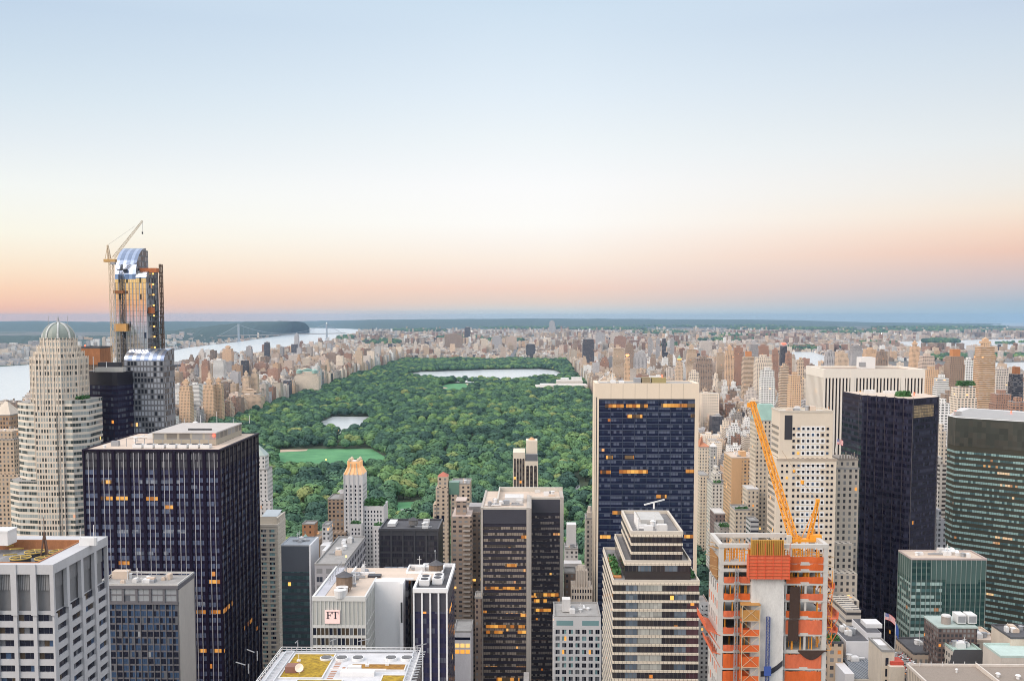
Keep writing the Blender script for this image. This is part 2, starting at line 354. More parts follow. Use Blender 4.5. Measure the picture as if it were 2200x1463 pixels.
def clutter(root, x0, x1, y0, y1, z, n, seed=0):
    q = random.Random(seed)
    for i in range(n):
        w_, d_, h_ = q.uniform(1.2, 4), q.uniform(1.2, 4), q.uniform(.8, 2.6)
        x, y = q.uniform(x0+w_, x1-w_), q.uniform(y0+d_, y1-d_); b = MB()
        k = q.random()
        if k < .45: b.box(x-w_/2, x+w_/2, y-d_/2, y+d_/2, z, z+h_); b.box(x-w_/2+.2, x+w_/2-.2, y-d_/2+.2, y+d_/2-.2, z+h_, z+h_+.3); b.build('rooftop_unit', q.choice([WHITE, STEEL, ROOF_TAN, ROOF_WHITE]), root)
        elif k < .7: b.cyl((x, y), .5+h_*.25, z, z+h_, 10); b.cyl((x, y), .8+h_*.25, z+h_, z+h_+.35, 10, r2=.3); b.build('vent', q.choice([STEEL, WHITE]), root)
        elif k < .88: b.box(x-w_*1.4, x+w_*1.4, y-.35, y+.35, z+.3, z+1.0); b.box(x-.35, x+.35, y+.35, y+d_*1.6, z+.3, z+.95); b.build('duct', q.choice([STEEL, WHITE]), root)
        else: b.beam((x, y, z), (x, y, z+h_*2.6), .09); b.beam((x-.8, y, z+h_*2), (x+.8, y, z+h_*2), .06); b.build('antenna', WHITE, root)
# ------------------------------------------------------------------ the setting
def sheet(name, pts, z, mat, kind='structure'):
    b = MB(); b.poly([(x, y, z) for x, y in pts], 0, [(x, y) for x, y in pts]); o = b.build(name, mat); o['kind'] = kind; return o
def groundmat():
    m, t, b = newmat('ground_mix'); tc = t.n('ShaderNodeTexCoord')
    a = t.noise(tc.outputs['Object'], .0016, 6, .65); c = t.noise(tc.outputs['Object'], .012, 4, .6)
    k = t.m('MULTIPLY', t.m('SUBTRACT', a, .47), 9, clamp=True)
    t.put(b.inputs['Base Color'], t.mix(k, t.mix(c, (.07, .07, .075), (.22, .20, .18)), t.mix(c, (.02, .045, .03), (.06, .10, .05)))); b.inputs['Roughness'].default_value = .95; return m
b = MB(); b.poly([(38000*math.cos(2*math.pi*i/96), 38000*math.sin(2*math.pi*i/96), 0) for i in range(96)])
g = b.build('ground', groundmat()); g['kind'] = 'structure'
def watermat():
    m, t, b = newmat('water_mat'); tc = t.n('ShaderNodeTexCoord'); mp = t.n('ShaderNodeMapping'); mp.inputs['Scale'].default_value = (.004, .02, .02); t.put(mp.inputs[0], tc.outputs['Object'])
    n1 = t.noise(mp.outputs[0], 3., 5, .65); bp = t.n('ShaderNodeBump'); bp.inputs['Strength'].default_value = .3; bp.inputs['Distance'].default_value = 2; t.put(bp.inputs['Height'], n1); t.put(b.inputs['Normal'], bp.outputs[0])
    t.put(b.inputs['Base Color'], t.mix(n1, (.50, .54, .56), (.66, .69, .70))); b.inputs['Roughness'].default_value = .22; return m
WATER = watermat()
def pxpoly(pts, z=0.): return [Z(x, y, z) for x, y in pts]
HUD = pxpoly([(-260,800),(-120,793),(0,788),(75,783),(240,768),(370,753),(410,746),(510,734.5),(600,722),(645,714),(663,706),(668,699.5),(760,699.5),(785,703),(765,716),(700,736),(600,753),(470,776),(370,802),(240,832),(80,875),(-150,960)])
sheet('hudson_river', HUD, .4, WATER)
EAST = pxpoly([(1914,738),(1935,734.5),(1990,732),(2060,731),(2200,728),(2340,726),(2340,757),(2200,756),(2060,753),(1985,750),(1945,745)])
sheet('bay_water', EAST, .4, WATER)
HAR = pxpoly([(1698,756),(1745,756),(1800,772),(1790,800),(1690,800)]); sheet('creek_water', HAR, .4, WATER)
HEL = pxpoly([(2000,783),(2040,785),(2120,779),(2330,777),(2330,812),(2120,812),(2000,800)]); sheet('channel_water', HEL, .4, WATER)
SND = [P(1775,695,34000)[:2], (Z(1800,696.5)), Z(1920,697.5), Z(2080,700), Z(2200,701), Z(2400,701.5), P(2450,690,37500)[:2], P(1780,690,37500)[:2]]
m, t, b = newmat('open_water'); b.inputs['Base Color'].default_value = (.22, .29, .34, 1); b.inputs['Roughness'].default_value = .5; sheet('sound_water', SND, .6, m)
def hillmat():
    m, t, b = newmat('hill_forest'); tc = t.n('ShaderNodeTexCoord')
    a = t.noise(tc.outputs['Object'], .011, 6, .7); c = t.noise(tc.outputs['Object'], .0025, 3, .6)
    wd = t.m('MULTIPLY', t.m('GREATER_THAN', t.m('MULTIPLY', a, t.m('ADD', c, .45)), .68), .8)
    t.put(b.inputs['Base Color'], t.mix(wd, t.mix(a, (.020, .045, .050), (.06, .105, .085)), (.38, .36, .33))); b.inputs['Roughness'].default_value = .95
    bp = t.n('ShaderNodeBump'); bp.inputs['Distance'].default_value = 25; bp.inputs['Strength'].default_value = .8; t.put(bp.inputs['Height'], a); t.put(b.inputs['Normal'], bp.outputs[0]); return m
HILL = hillmat()
def ridge(name, crest, front=None, width=2500, bump=6., n=8):
    """A wooded ridge: crest points (px, py, D), its foot a polyline of ground points or width metres nearer."""
    cr = []
    q = random.Random(len(crest))
    for (a, b_) in zip(crest, crest[1:]):
        for k in range(n):
            f = k/n; cr.append(P(*[a[i]*(1-f)+b_[i]*f for i in range(3)]))
    cr.append(P(*crest[-1])); N = len(cr); fr = []
    for i in range(N):
        if front:
            u = i/(N-1)*(len(front)-1); j = min(int(u), len(front)-2); f = u-j
            fr.append((front[j][0]*(1-f)+front[j+1][0]*f, front[j][1]*(1-f)+front[j+1][1]*f))
        else: d = math.hypot(cr[i][0], cr[i][1]); fr.append((cr[i][0]*(1-width/d), cr[i][1]*(1-width/d)))
    rows = []; K = 7
    for k in range(K+1):
        f = k/K; hz = math.sin(f*math.pi/2)
        rows.append([(fr[i][0]*(1-f)+cr[i][0]*f, fr[i][1]*(1-f)+cr[i][1]*f, cr[i][2]*hz+(q.uniform(-bump, bump) if 0 < k else 0)) for i in range(N)])
    rows.append([(cr[i][0]*1.06, cr[i][1]*1.06, -1) for i in range(N)])
    b = MB()
    for r0, r1 in zip(rows, rows[1:]):
        for i in range(N-1): b.poly([r0[i], r0[i+1], r1[i+1], r1[i]], 0, smooth=True)
    for i0 in (0, N-1): b.poly([r[i0] for r in rows])
    o = b.build(name, HILL); o['kind'] = 'structure'; return o
ridge('far_hills', [(-300,692,24000),(-60,691,24000),(100,689.5,24000),(190,691.5,24000),(300,691,24000),(380,689.8,24000),(430,690.5,24000),(520,690.5,25000),(620,690,26000)], width=9000, bump=5)
ridge('north_hills', [(600,690.5,30000),(680,689.3,30000),(740,688.3,29000),(800,686.8,27000),(870,686.2,27000),(950,685.6,28000),(1040,685.2,28000),(1150,684.6,29000),(1300,685,30000),(1450,685.8,31000),(1600,686.6,32000),(1720,688.4,33000),(1800,690.6,34000),(1880,692.7,34000),(1960,693.6,34000),(2060,694.5,34000),(2150,695.4,34000)], width=9000, bump=4)
FB = pxpoly([(-260,797),(-120,791),(0,786),(75,781),(240,766),(370,751),(410,744),(510,732.5),(600,720),(645,712),(662,705)])
ridge('palisades', [(-260,724,7600),(-120,722,7900),(0,721,8300),(120,722,8800),(240,721,9300),(330,714,9900),(400,707,10600),(470,698,11800),(530,692,12800),(600,690,13700),(640,690.4,14300),(656,694,14700),(665,704,14900)], FB, width=3000, bump=5, n=10)
# --- park
PARK = [(-715, 838), (192, 838), (192, 5660), (-735, 5660)]
def grassmat(name, c0, c1, sc=.05):
    m, t, b = newmat(name); tc = t.n('ShaderNodeTexCoord'); a = t.m('ADD', t.m('MULTIPLY', t.m('SUBTRACT', t.noise(tc.outputs['Object'], sc, 6, .7), .5), 2.6), .5, clamp=True)
    t.put(b.inputs['Base Color'], t.mix(a, c0, c1)); b.inputs['Roughness'].default_value = .95; return m
sheet('park_ground', PARK, .3, grassmat('park_soil', (.03, .05, .03), (.09, .11, .06)))
RES = [Z(x, y) for x, y in [(862,806),(905,799),(985,796.5),(1060,794),(1160,793),(1192,796),(1209,803),(1206,813),(1100,822),(1000,822),(900,815)]]
LAKE = [Z(x, y) for x, y in [(686,908),(716,895),(794,896),(806,912),(786,932),(735,940),(698,932)]]
MEADOW = [Z(x, y) for x, y in [(578,976),(596,966),(660,965),(800,965),(832,985),(828,1012),(700,1020),(590,1018)]]
LAWN = [Z(x, y) for x, y in [(938,833),(962,825),(1020,823),(1026,831),(1004,845),(955,848)]]
GLADE = [Z(x, y) for x, y in [(838,1080),(905,1078),(915,1105),(845,1112)]]
GLADE2 = [Z(x, y) for x, y in [(1222,1032),(1272,1036),(1275,1070),(1225,1068)]]
GREEN = grassmat('lawn_grass', (.055, .20, .085), (.12, .33, .14), .02)
sheet('reservoir', RES, .5, WATER); sheet('lake', LAKE, .5, WATER)
sheet('meadow', MEADOW, .5, GREEN); sheet('ball_field_lawn', LAWN, .5, GREEN); sheet('glade', GLADE, .5, GREEN)
SAND = simple('sand', (.52, .40, .30), .95, nz=.1)
for k, pts in enumerate([[(590,970),(605,966),(662,965.5),(658,969),(600,972)], [(940,834.5),(956,832),(962,834),(950,836)], [(942,840),(952,839),(955,842),(944,843)], [(1000,825),(1018,824.5),(1020,826.5),(1004,827.5)], [(1005,829),(1022,828.5),(1022,831.5),(1008,832.5)]]):
    sheet('sand_path', pxpoly(pts), .7, SAND)
sheet('ball_court', pxpoly([(575,1052),(600,1045),(604,1052),(590,1060)]), .7, simple('clay', (.50, .24, .12), .95))
ASPH = simple('asphalt', (.16, .16, .17), .9, nz=.1); sheet('park_road', pxpoly([(1228,1035),(1240,1030),(1252,1064),(1236,1066)]), .7, simple('pale_road', (.35, .35, .36), .9)); sheet('park_road', pxpoly([(1252,1050),(1264,1048),(1272,1068),(1258,1070)]), .7, simple('pale_road2', (.35, .35, .36), .9))
sheet('pond', pxpoly([(860,1095),(900,1090),(908,1104),(868,1108)]), .7, WATER)
def inpoly(x, y, pts):
    c = False; j = len(pts)-1
    for i in range(len(pts)):
        if (pts[i][1] > y) != (pts[j][1] > y) and x < (pts[j][0]-pts[i][0])*(y-pts[i][1])/(pts[j][1]-pts[i][1])+pts[i][0]: c = not c
        j = i
    return c
# --- streets between the near blocks
for X in (-95, 190, 330, 480): sheet('avenue', [(X-11, 60), (X+11, 60), (X+11, 820 if X < 150 else 5600), (X-11, 820 if X < 150 else 5600)], .35, ASPH)
for k in range(1, 10): sheet('street', [(-700, k*80-8), (900, k*80-8), (900, k*80+8), (-700, k*80+8)], .31, ASPH)
NAV0 = Z(1098, 767); NAV1 = Z(1112, 736)
b = MB(); sheet('harlem_avenue', [(NAV0[0]-14, NAV0[1]), (NAV0[0]+16, NAV0[1]), (NAV0[0]+16, NAV1[1]), (NAV0[0]-14, NAV1[1])], .8, ASPH)
# --- museum in the park
MX = thing('museum', 'long white museum with many low pale roofs inside the park', 'museum', (*Z(1205, 838), 0))
def pr(mb, x0, x1, yb, z0, z1, dep, m=0):       # box from pixel columns with its near foot on pixel row yb
    D = Z((x0+x1)/2, yb)[1]; mb.box(P(x0, yb, D)[0], P(x1, yb, D)[0], D, D+dep, z0, z1, m)
LIME = simple('limestone', (.62, .58, .53), .85, nz=.1); LIMED = simple('limestone_grey', (.40, .40, .40), .85, nz=.12)
mb = MB()
pr(mb, 1180, 1262, 843, 0, 24, 90); pr(mb, 1150, 1182, 842, 0, 17, 120); pr(mb, 1196, 1252, 838, 0, 32, 70); mb.build('wall', LIME, MX)
mb = MB(); pr(mb, 1160, 1190, 839, 17, 21, 60); pr(mb, 1205, 1222, 836, 32, 38, 40); pr(mb, 1228, 1250, 836, 32, 41, 30); pr(mb, 1176, 1200, 846, 0, 15, 50); mb.build('roof', ROOF_WHITE, MX)
# ------------------------------------------------------------------ the named towers
def foot(x0, x1, y0, y1, z): FOOT.append((x0, x1, y0, y1, z))
def back(px, py, z): return Z(px, py, z)
def bands(root, o, a, L, z0, z1, nr, zf0, zf1, mat, proud=.06, name='window_band', s0=0.):
    fh = (z1-z0)/nr; og = ORG[root.name]
    for j in range(nr):
        b = MB(); b.box(s0, s0+L, -proud, .1, z0+(j+zf0)*fh, z0+(j+zf1)*fh, o=o, a=a, su=(j*37 % 11)*1.5); b.build(name, mat, root)
PRECAST = simple('precast_white', (.53, .53, .55), .75, nz=.1, scale=.15)
LOUVER = facade('louver_wall', (.36, .36, .37), (.16, .16, .17), .55, 30, .5, 1.2, pb=.05, lit=0, gr=.6)
# --- white precast tower, lower left corner
x1, D, zt = P(113, 1213, 300); x0 = x1-73.2; yb = D+40
T = thing('office_tower', 'white concrete grid tower with cooling fans sunk in its roof', 'tower', ((x0+x1)/2, D+20, 0)); foot(x0, x1, D, yb, zt)
zL = zt-15.8; W_ = []; w = MB()
w.box(x0+1.2, x1-1.2, D+1.2, yb-1.2, 0, zL, 0); nrow = 40; fh = 4.0; zb = zL-fh*nrow
ch = choose([(G_DARK, 8), (G_BLUE, 1.2), (G_BROWN, .8), (G_GREY, .8)])
zz = zL-18*fh
grid(w, W_, (x0, D+1.2), 0, x1-x0, zz, zL, 12, 18, 1.15, 1.9, ch, pd=1.2, sd=.7, split=3, ext=(0, 0))
grid(w, W_, (x1-1.2, D+1.2), E90, 38.8, zz, zL, 4, 18, 2.2, 1.9, ch, pd=1.2, sd=.7, split=4)
for i in range(13): w.box(x0+i*6.1-.57 if i else x0, x0+i*6.1+.57 if i < 12 else x1-.003, D, D+1.2, zL, zt-3)
for i in range(5): w.box(x1-1.2, x1, D+i*10-.9 if i else D+1.2, D+i*10+.9 if i < 4 else yb, zL, zt-3)
w.box(x0, x1, D-.05, D+2.2, zt-3, zt); w.box(x1-5.5, x1+.05, D+2.2, yb-7, zt-3, zt-.003); w.box(x0, x1+.05, yb-7, yb, zt-3, zt)
for i in range(13): w.box(x0+i*6.1-.9 if i else x0-.2, x0+i*6.1+.9 if i < 12 else x1+.3, D-.4, D-.05, zt-15.8, zt+.1)
w.box(x0+1, x1-1, D+.9, D+1.2, zL-.1, zL+1.1)
w.build('wall', PRECAST, T); windows(T, W_)
for z0_, z1_, mat, dy in ((zL, zL+7.4, simple('louver_dark', (.23, .23, .24), .7, nz=.15), 1.9), (zL+7.4, zt-3, LOUVER, 1.5)):
    lb = MB(); lb.box(x0+1, x1-dy, D+dy, yb-1.3, z0_, z1_); lb.build('louver_panel', mat, T)
px0, px1, py0, py1 = x1-62, x1-5.5, D+2.2, yb-7
pb = MB(); pb.box(px0, px1, py1-.6, py1, zt-5, zt+.3); pb.box(px1-.6, px1, py0, py1-.6, zt-5, zt+.25); pb.box(px0, px1-.6, py0, py0+.5, zt-5, zt+.2); pb.build('parapet', RUST, T)
pf = MB(); pf.box(px0, px1, py0, py1, zt-5.2, zt-4.9); pf.build('roof', ROOF_DARK, T)
for (px, py) in ((44, 1197), (75, 1184), (97, 1198), (127, 1184)):
    fxx, fyy = Z(px, py, zt-1.5); f = MB(); f.cyl((fxx, fyy), 3.1, zt-4.9, zt-1.6, 22); fn = f.build('cooling_fan', DARK, T)
    r_ = MB()
    for k in range(22):
        a, b_ = 2*math.pi*k/22, 2*math.pi*(k+1)/22
        r_.beam((fxx+3.15*math.cos(a), fyy+3.15*math.sin(a), zt-1.55), (fxx+3.15*math.cos(b_), fyy+3.15*math.sin(b_), zt-1.55), .14)
    for k in range(6): r_.beam((fxx, fyy, zt-1.3), (fxx+3.1*math.cos(k*1.047), fyy+3.1*math.sin(k*1.047), zt-1.5), .09)
    r_.build('fan_guard', YELLOW, fn)
b = MB()
for px, py in ((15, 1180), (22, 1187), (8, 1200)):
    a = Z(px, py, zt-2); c = Z(px+28, py-6, zt-3); b.beam((*a, zt-.8), (*c, zt-2.4), .22)
b.build('pipe_rack', YELLOW, T)
ax, ay = Z(95, 1196, zt-2); b = MB()
for dx, dy in ((-1.6, 0), (1.6, .4), (0, 1.6)): b.beam((ax+dx, ay+dy, zt-4.9), (ax, ay+.5, zt+6), .2, 0)
b.beam((ax, ay+.5, zt+5), (ax, ay+.5, zt+11), .08); b.build('roof_derrick', simple('derrick_brown', (.13, .08, .06), .8), T)
ux, uy = Z(183, 1172, zt); b = MB(); b.box(ux-2, ux+3.5, uy, uy+1.5, zt, zt+2.6); b.beam((ux+3, uy, zt), (ux+3, uy, zt+7), .1); b.beam((ux-1.5, uy, zt+2), (ux-1.5, uy, zt+6), .08); b.build('antenna_frame', WHITE, T)
ux, uy = Z(2, 1172, zt); b = MB(); b.box(ux-6, ux+2.3, uy, uy+6, zt, zt+4.5); b.box(ux-6.2, ux+2.5, uy-.2, uy+6.2, zt+4.5, zt+5); b.build('penthouse', WHITE, T)
# --- grey slab with a blank stone flank
x1, D, zt = P(381, 1258, 420); x0 = P(205, 1258, 420)[0]; yb = D+21
T = thing('office_slab', 'flat-roofed grey slab with blank stone side wall and bluish glass front', 'building', ((x0+x1)/2, D+10, 0)); foot(x0, x1, D, yb, zt)
STONE = simple('pale_stone', (.54, .50, .46), .85, nz=.12, scale=.1); MULL = simple('grey_mullion', (.15, .145, .16), .6, nz=.08)
W_ = []; w = MB(); w.box(x0+.3, x1-.3, D+.4, yb, 0, zt-1.2)
b = MB(); b.box(x1-.3, x1+.25, D+.8, yb-.4, 0, zt-2); b.build('side_wall', STONE, T)
nc = int((x1-x0)/5.35*1); ch = choose([(G_DARK, 5), (G_BLUE, 5), (G_GREY, .6), (G_PALE, .2)])
zc = zt-8.2; zz = zc-22*3.0
def ch2(i, j): return G_DARK if j % 1 == 0 and rnd.random() < .25 else ch()
grid(w, W_, (x0, D+.4), 0, x1-x0, zz, zc, 13, 22, .34, .8, ch, pd=.4, sd=.1, split=2)
chp = choose([(G_PALE, 8), (G_GREY, 1)])
grid(w, W_, (x0, D+.4), 0, x1-x0, zc+.9, zt-1.4, 6, 2, 1.0, .5, chp, pd=.55, sd=.3, split=2)
w.box(x0, x1+.3, D-.3, D+.9, zc, zc+.9); w.box(x0, x1+.3, D-.4, D+1.1, zt-1.4, zt)
w.box(x1-1.2, x1+.35, D+1.1, yb+.1, zt-1.9, zt-.003); w.box(x1-.9, x1+.45, yb-.6, yb+.1, 0, zt-1.9)
w.build('wall', MULL, T); windows(T, W_)
b = MB(); b.box(x0, x1-.9, D+1.1, yb, zt-1.3, zt-.8); b.build('roof', ROOF_GREY, T)
b = MB(); parapet(b, x0, x1+.2, D-.1, yb, zt-.02, .8, .5); b.build('parapet', simple('cap_pale', (.55, .54, .52), .8), T)
clutter(T, x0+4, x1-3, D+3, yb-3, zt-.8, 14, 4)
b = MB(); ux, uy = Z(258, 1238, zt); b.box(ux-3, ux+4, uy-1.5, uy+2.5, zt-.8, zt+2.6); b.build('penthouse', ROOF_TAN, T)
# --- black glass office block
x1, D, zt = P(471, 967.6, 480); x0 = P(178.5, 967.6, 480)[0]; yb = Z(547.5, 932, zt)[1]
T = thing('black_office_block', 'broad black glass block with white vertical mullions and dotted orange lights', 'tower', ((x0+x1)/2, (D+yb)/2, 0)); foot(x0, x1, D, yb, zt)
BLK = facade('black_glass_wall', (.018, .013, .034), (.045, .048, .105), 2.45, 3.85, .84, .58, blind=(.20, .25, .38), pb=.42, lit=.004, row=.028, gr=.12, wr=.35, mull=2, es=.75)
BLKM = facade('black_mechanical', (.045, .042, .055), (.085, .085, .10), .6, 3.85, .6, .7, pb=.1, lit=0, gr=.3, wr=.5)
w = MB(); w.box(x0, x1, D, yb, 0, zt-9.5, 0); w.box(x0, x1, D, yb, zt-9.5, zt, 1)
nb = 9; bay = (x1-x0)/nb
for i in range(nb+1):
    s = x0+i*bay; w.box(max(x0-.3, s-.75), min(x1+.3, s+.75), D-.55, D-.01, 0, zt-.4, 2)
for i in range(nb):
    for k in (1, 2): s = x0+i*bay+k*bay/3; w.box(s-.13, s+.13, D-.4, D-.01, 0, zt-1.2, 3)
n2 = 30
for i in range(n2+1):
    s = D+(yb-D)*i/n2; w.box(x1+.01, x1+(.22 if i % 3 else .4), s-(.10 if i % 3 else .30), s+(.10 if i % 3 else .30), 0, zt-.4, 2 if i % 3 != 1 else 4)
w.box(x0-.4, x1+.7, D-.7, D+.5, zt-.4, zt+.5, 2); w.box(x1-.5, x1+.75, D+.5, yb+.4, zt-.4, zt+.497, 2); w.box(x0-.4, x0+.5, D+.5, yb+.4, zt-.4, zt+.497, 2); w.box(x0+.5, x1-.5, yb-.5, yb+.4, zt-.4, zt+.494, 2)
w.build('curtain_wall', [BLK, BLKM, simple('black_pier', (.012, .007, .022), .5, nz=.1, spec=.15), simple('pale_fin', (.46, .45, .48), .4, nz=.06), simple('bronze_fin', (.17, .14, .13), .35, nz=.1)], T)
b = MB(); b.box(x0+.5, x1-.5, D+.5, yb-.5, zt-.3, zt+.05); b.build('roof', ROOF_TAN, T)
cx0, cy0 = Z(280, 957, zt); cx1, cy1 = Z(462, 932, zt)
b = MB(); b.box(x0+27, x1-7.5, D+19, yb-5, zt-.05, zt+6); ph = b.build('penthouse', facade('penthouse_wall', (.42, .38, .31), (.22, .20, .18), 6.5, 6.6, .82, .6, pb=.2, lit=0, gr=.6), T)
b = MB(); b.box(x0+26.6, x1-7.2, D+18.6, yb-4.6, zt+6, zt+6.6); b.build('roof', simple('roof_pinkgrey', (.50, .47, .45), .85), ph); litstrips(T, D, [(217,245,1070),(249,276,1070),(312,339,1071),(353,372,1089),(218,241,1035),(255,282,1209),(422,447,1314),(454,479,1314),(426,450,1397),(458,483,1397),(450,477,1249),(560,562,1089)], 8, .08); litstrips(T, D, [(344,387,1035),(300,338,1035),(410,424,1046),(250,300,1141),(350,400,1141),(290,330,1188),(352,362,1188),(424,440,1296)], 8, .07, PALEROW)
b = MB(); b.box(x0+42, x0+54, D+28, D+29.2, zt+6.6, zt+7.4); b.build('skylight', DARK, ph)
for i in range(7): fan_unit(T, x0+24+i*5.6, D+8.5, zt-.05, 4.4, 5.0, 2.0, 1)
b = MB()
for i in range(10): b.beam((x0+16+i*4.6, D+13, zt), (x0+16+i*4.6, D+13, zt+4.2), .12)
b.beam((x0+16, D+13, zt+4.1), (x0+57.4, D+13, zt+4.1), .12); b.build('pipe_rail', STEEL, T)
b = MB(); b.cyl((x0+33, yb-3), 1.5, zt+6.6, zt+7.2, 12, r2=.6); b.beam((x0+33, yb-3, zt+6.6), (x0+33, yb-3, zt+9), .12); b.build('satellite_dish', WHITE, T)
b = MB(); b.cyl((x1-8.4, D+18.3), .55, zt+4.6, zt+5.6, 8); b.build('warning_light', REDL, T)
for k in range(5):
    b = MB(); xx = x0+28+k*9; b.beam((xx, yb-6, zt+6.6), (xx, yb-6, zt+9+k % 3*2), .09); b.build('antenna', WHITE, T)
clutter(T, x0+4, x0+22, D+4, yb-8, zt-.05, 7, 2)
# --- white tower with mint spire
def simple_tower(name, label, cat, xl, xr, yt, D, dep, mat, group=None, roof=None, z0=0, xin=None):
    a, _, z = P(xl, yt, D); c = P(xr, yt, D)[0]; T = thing(name, label, cat, ((a+c)/2, D+dep/2, 0), group); foot(a, c, D, D+dep, z)
    w = MB(); w.box(a, c, D, D+dep, z0, z); wl = w.build('wall', mat, T)
    b = MB(); b.box(a+.5, c-.5, D+.5, D+dep-.5, z-.05, z+.06); parapet(b, a-.1, c+.1, D-.1, D+dep+.1, z, .9, .45); b.build('roof', roof or ROOF_GREY, T)
    return T, a, c, z
HAMP = facade('white_brick_small_windows', (.68, .67, .66), (.06, .07, .08), 3.4, 3.3, .36, .5, pb=.25, lit=.01)
T, a, c, z = simple_tower('spire_tower', 'white brick tower under a steep pale mint spire', 'tower', 528, 574, 1010, 775, 16, HAMP)
w = MB(); w.box(a+1.5, c-2.2, 777, 789, z, z+11); w.build('upper_wall', HAMP, T)
b = MB(); xm = P(548, 950, 783)[0]; zs = P(548, 948, 783)[2]; pts = [(a+1.2, 776.7), (c-1.9, 776.7), (c-1.9, 789.3), (a+1.2, 789.3)]
for p, q in zip(pts, pts[1:]+pts[:1]): b.poly([(*p, z+11), (*q, z+11), (xm, 783, zs)])
b.poly([(*p, z+11) for p in reversed(pts)]); b.build('spire', simple('mint_slate', (.42, .50, .48), .7), T)
w = MB(); w.box(a-2, c+3.2, 773, 774.9, 0, P(560, 1075, 773)[2]); w.build('lower_wall', HAMP, T)
# --- cream tower with paired green windows
D = 585; x0, _, zt = P(553, 1118, D); x1 = P(596, 1118, D)[0]; yb = D+19
T = thing('hotel_tower', 'slim cream tower with paired green windows and a blank ribbed side', 'tower', ((x0+x1)/2, D+9, 0)); foot(x0, x1, D, yb, zt)
CREAM = simple('cream_panel', (.60, .55, .47), .8, nz=.06); W_ = []; w = MB(); w.box(x0, x1-.2, D, yb, 0, zt-3.5)
ch = choose([(G_TEAL, 3), (G_DARK, 2.2), (G_GREY, 2), (G_PALE, 1), (G_LIT, .06)]); wd = x1-x0
for j in range(44):
    z = zt-6.2-j*2.82
    for cx in (.30, .72):
        for k in (-1, 0, 1):
            W_.append((x0+wd*cx+k*1.02, D-.03, z, .92, 1.5, 0, ch()))
for j in range(45): w.box(x0-.02, x1, D-.22, D-.0, zt-5.2-j*2.82, zt-4.4-j*2.82)
for s in (0, .5, .93): w.box(x0+wd*s, x0+wd*s+.8, D-.3, D-.22, 0, zt-4.3)
for k in range(46): w.box(x1-.2, x1+.12, D+.3, yb-.02, zt-6-k*2.82, zt-3.7-k*2.82)
w.box(x0, x1, D+6, yb, zt-3.5, zt+1.2); w.box(x0-.2, x1+.2, D-.4, D+.4, zt-3.5, zt-2.2); w.box(x1-.3, x1+.2, D+.4, yb, zt-3.5, zt-2.203)
for k in range(5): w.box(x1-.6, x1+.1, D+1+k*3.6, D+1.5+k*3.6, zt-2.2, zt+1.2)
w.box(x1-.7, x1+.15, D-.3, yb, zt+1.2, zt+1.8)
w.build('wall', CREAM, T); windows(T, W_)
b = MB(); b.poly([(x0+1, D+6, zt+1.3), (x1-1.6, D+6, zt+1.3), (x1-1.6, yb-1, zt+3.2), (x0+1, yb-1, zt+3.2)]); b.box(x0+1, x1-1.6, D+6.2, yb-1, zt+1.2, zt+1.28); b.build('skylight', simple('sky_glass', (.45, .5, .53), .25), T)
# --- teal glass box, left of the newspaper building
D = 505; x0, _, zt = P(604, 1170, D); x1 = P(664, 1170, D)[0]; yb = Z(677, 1158, zt)[1]+6
T = thing('teal_glass_box', 'small dark teal glass box with bare white right wall', 'building', ((x0+x1)/2, D+9, 0)); foot(x0, x1+1, D, yb, zt)
TEALB = facade('teal_box_glass', (.05, .06, .075), (.035, .075, .085), 1.6, 3.4, .93, .55, blind=(.08, .14, .15), pb=.3, lit=.012, gr=.09, wr=.3)
w = MB(); w.box(x0, x1, D, yb, 0, zt-14, 0); w.box(x0, x1, D, yb, zt-14, zt-.6, 1); w.build('curtain_wall', [TEALB, simple('slate_panel', (.065, .075, .095), .45, nz=.1)], T)
w = MB(); w.box(x1, x1+.9, D-.4, yb, 0, zt); w.build('side_wall', simple('white_render', (.74, .75, .78), .8, nz=.05), T)
b = MB(); b.box(x0+.3, x1-.02, D+.5, yb, zt-.6, zt-.3); parapet(b, x0-.1, x1-.02, D-.2, yb, zt-.6, .7, .5); b.build('roof', simple('roof_bluegrey', (.36, .39, .43), .85), T); clutter(T, x0+1, x1-2, D+3, yb-2, zt-.3, 6, 8)
# --- the newspaper building
D = 340; x0, _, zt = P(671, 1283, D); x1 = P(785, 1283, D)[0]
T = thing('newspaper_building', 'pale grey office building with big pink FT sign on its front', 'building', ((x0+x1)/2, D+20, 0)); yb = Z(738, 1218, zt)[1]
foot(x0, x1+25, D, yb+3, zt)
FTW = simple('grey_panel', (.50, .51, .48), .6, nz=.07); FTF = simple('pale_mullion', (.66, .66, .64), .5, nz=.04); BONE = simple('white_paint_wall', (.86, .86, .87), .8, nz=.05)
fh = 3.55; zp = zt-9.7; W_ = []; w = MB(); w.box(x0, x1, D, D+26, 0, zt-.4)
f = MB()
for i in range(14): s = x0+(x1-x0)*i/13; f.box(s-.1, s+.1, D-.28, D-.01, 0, zt-1.2)
f.box(x0-.1, x1+.1, D-.35, D+.5, zt-1.2, zt+.4); f.box(x0-.1, x0+.7, D+.5, yb, zt-1.2, zt+.397); f.box(x1-.5, x1+.1, D+.5, D+26, zt-1.2, zt+.397)
for j in range(11): f.box(x0, x1, D-.2, D-.012, zp-fh*j-1.0, zp-fh*j)
for k in range(8): f.box(x1+.01, x1+.2, D+.6+k*3.4, D+.8+k*3.4, 0, zt-1.2)
for j in range(12): f.box(x1+.01, x1+.15, D+.6, D+26, zp-fh*j-.6, zp-fh*j-.1)
f.build('mullions', FTF, T)
ch = choose([(G_BROWN, 4), (G_DARK, 5), (G_GREY, 2)])
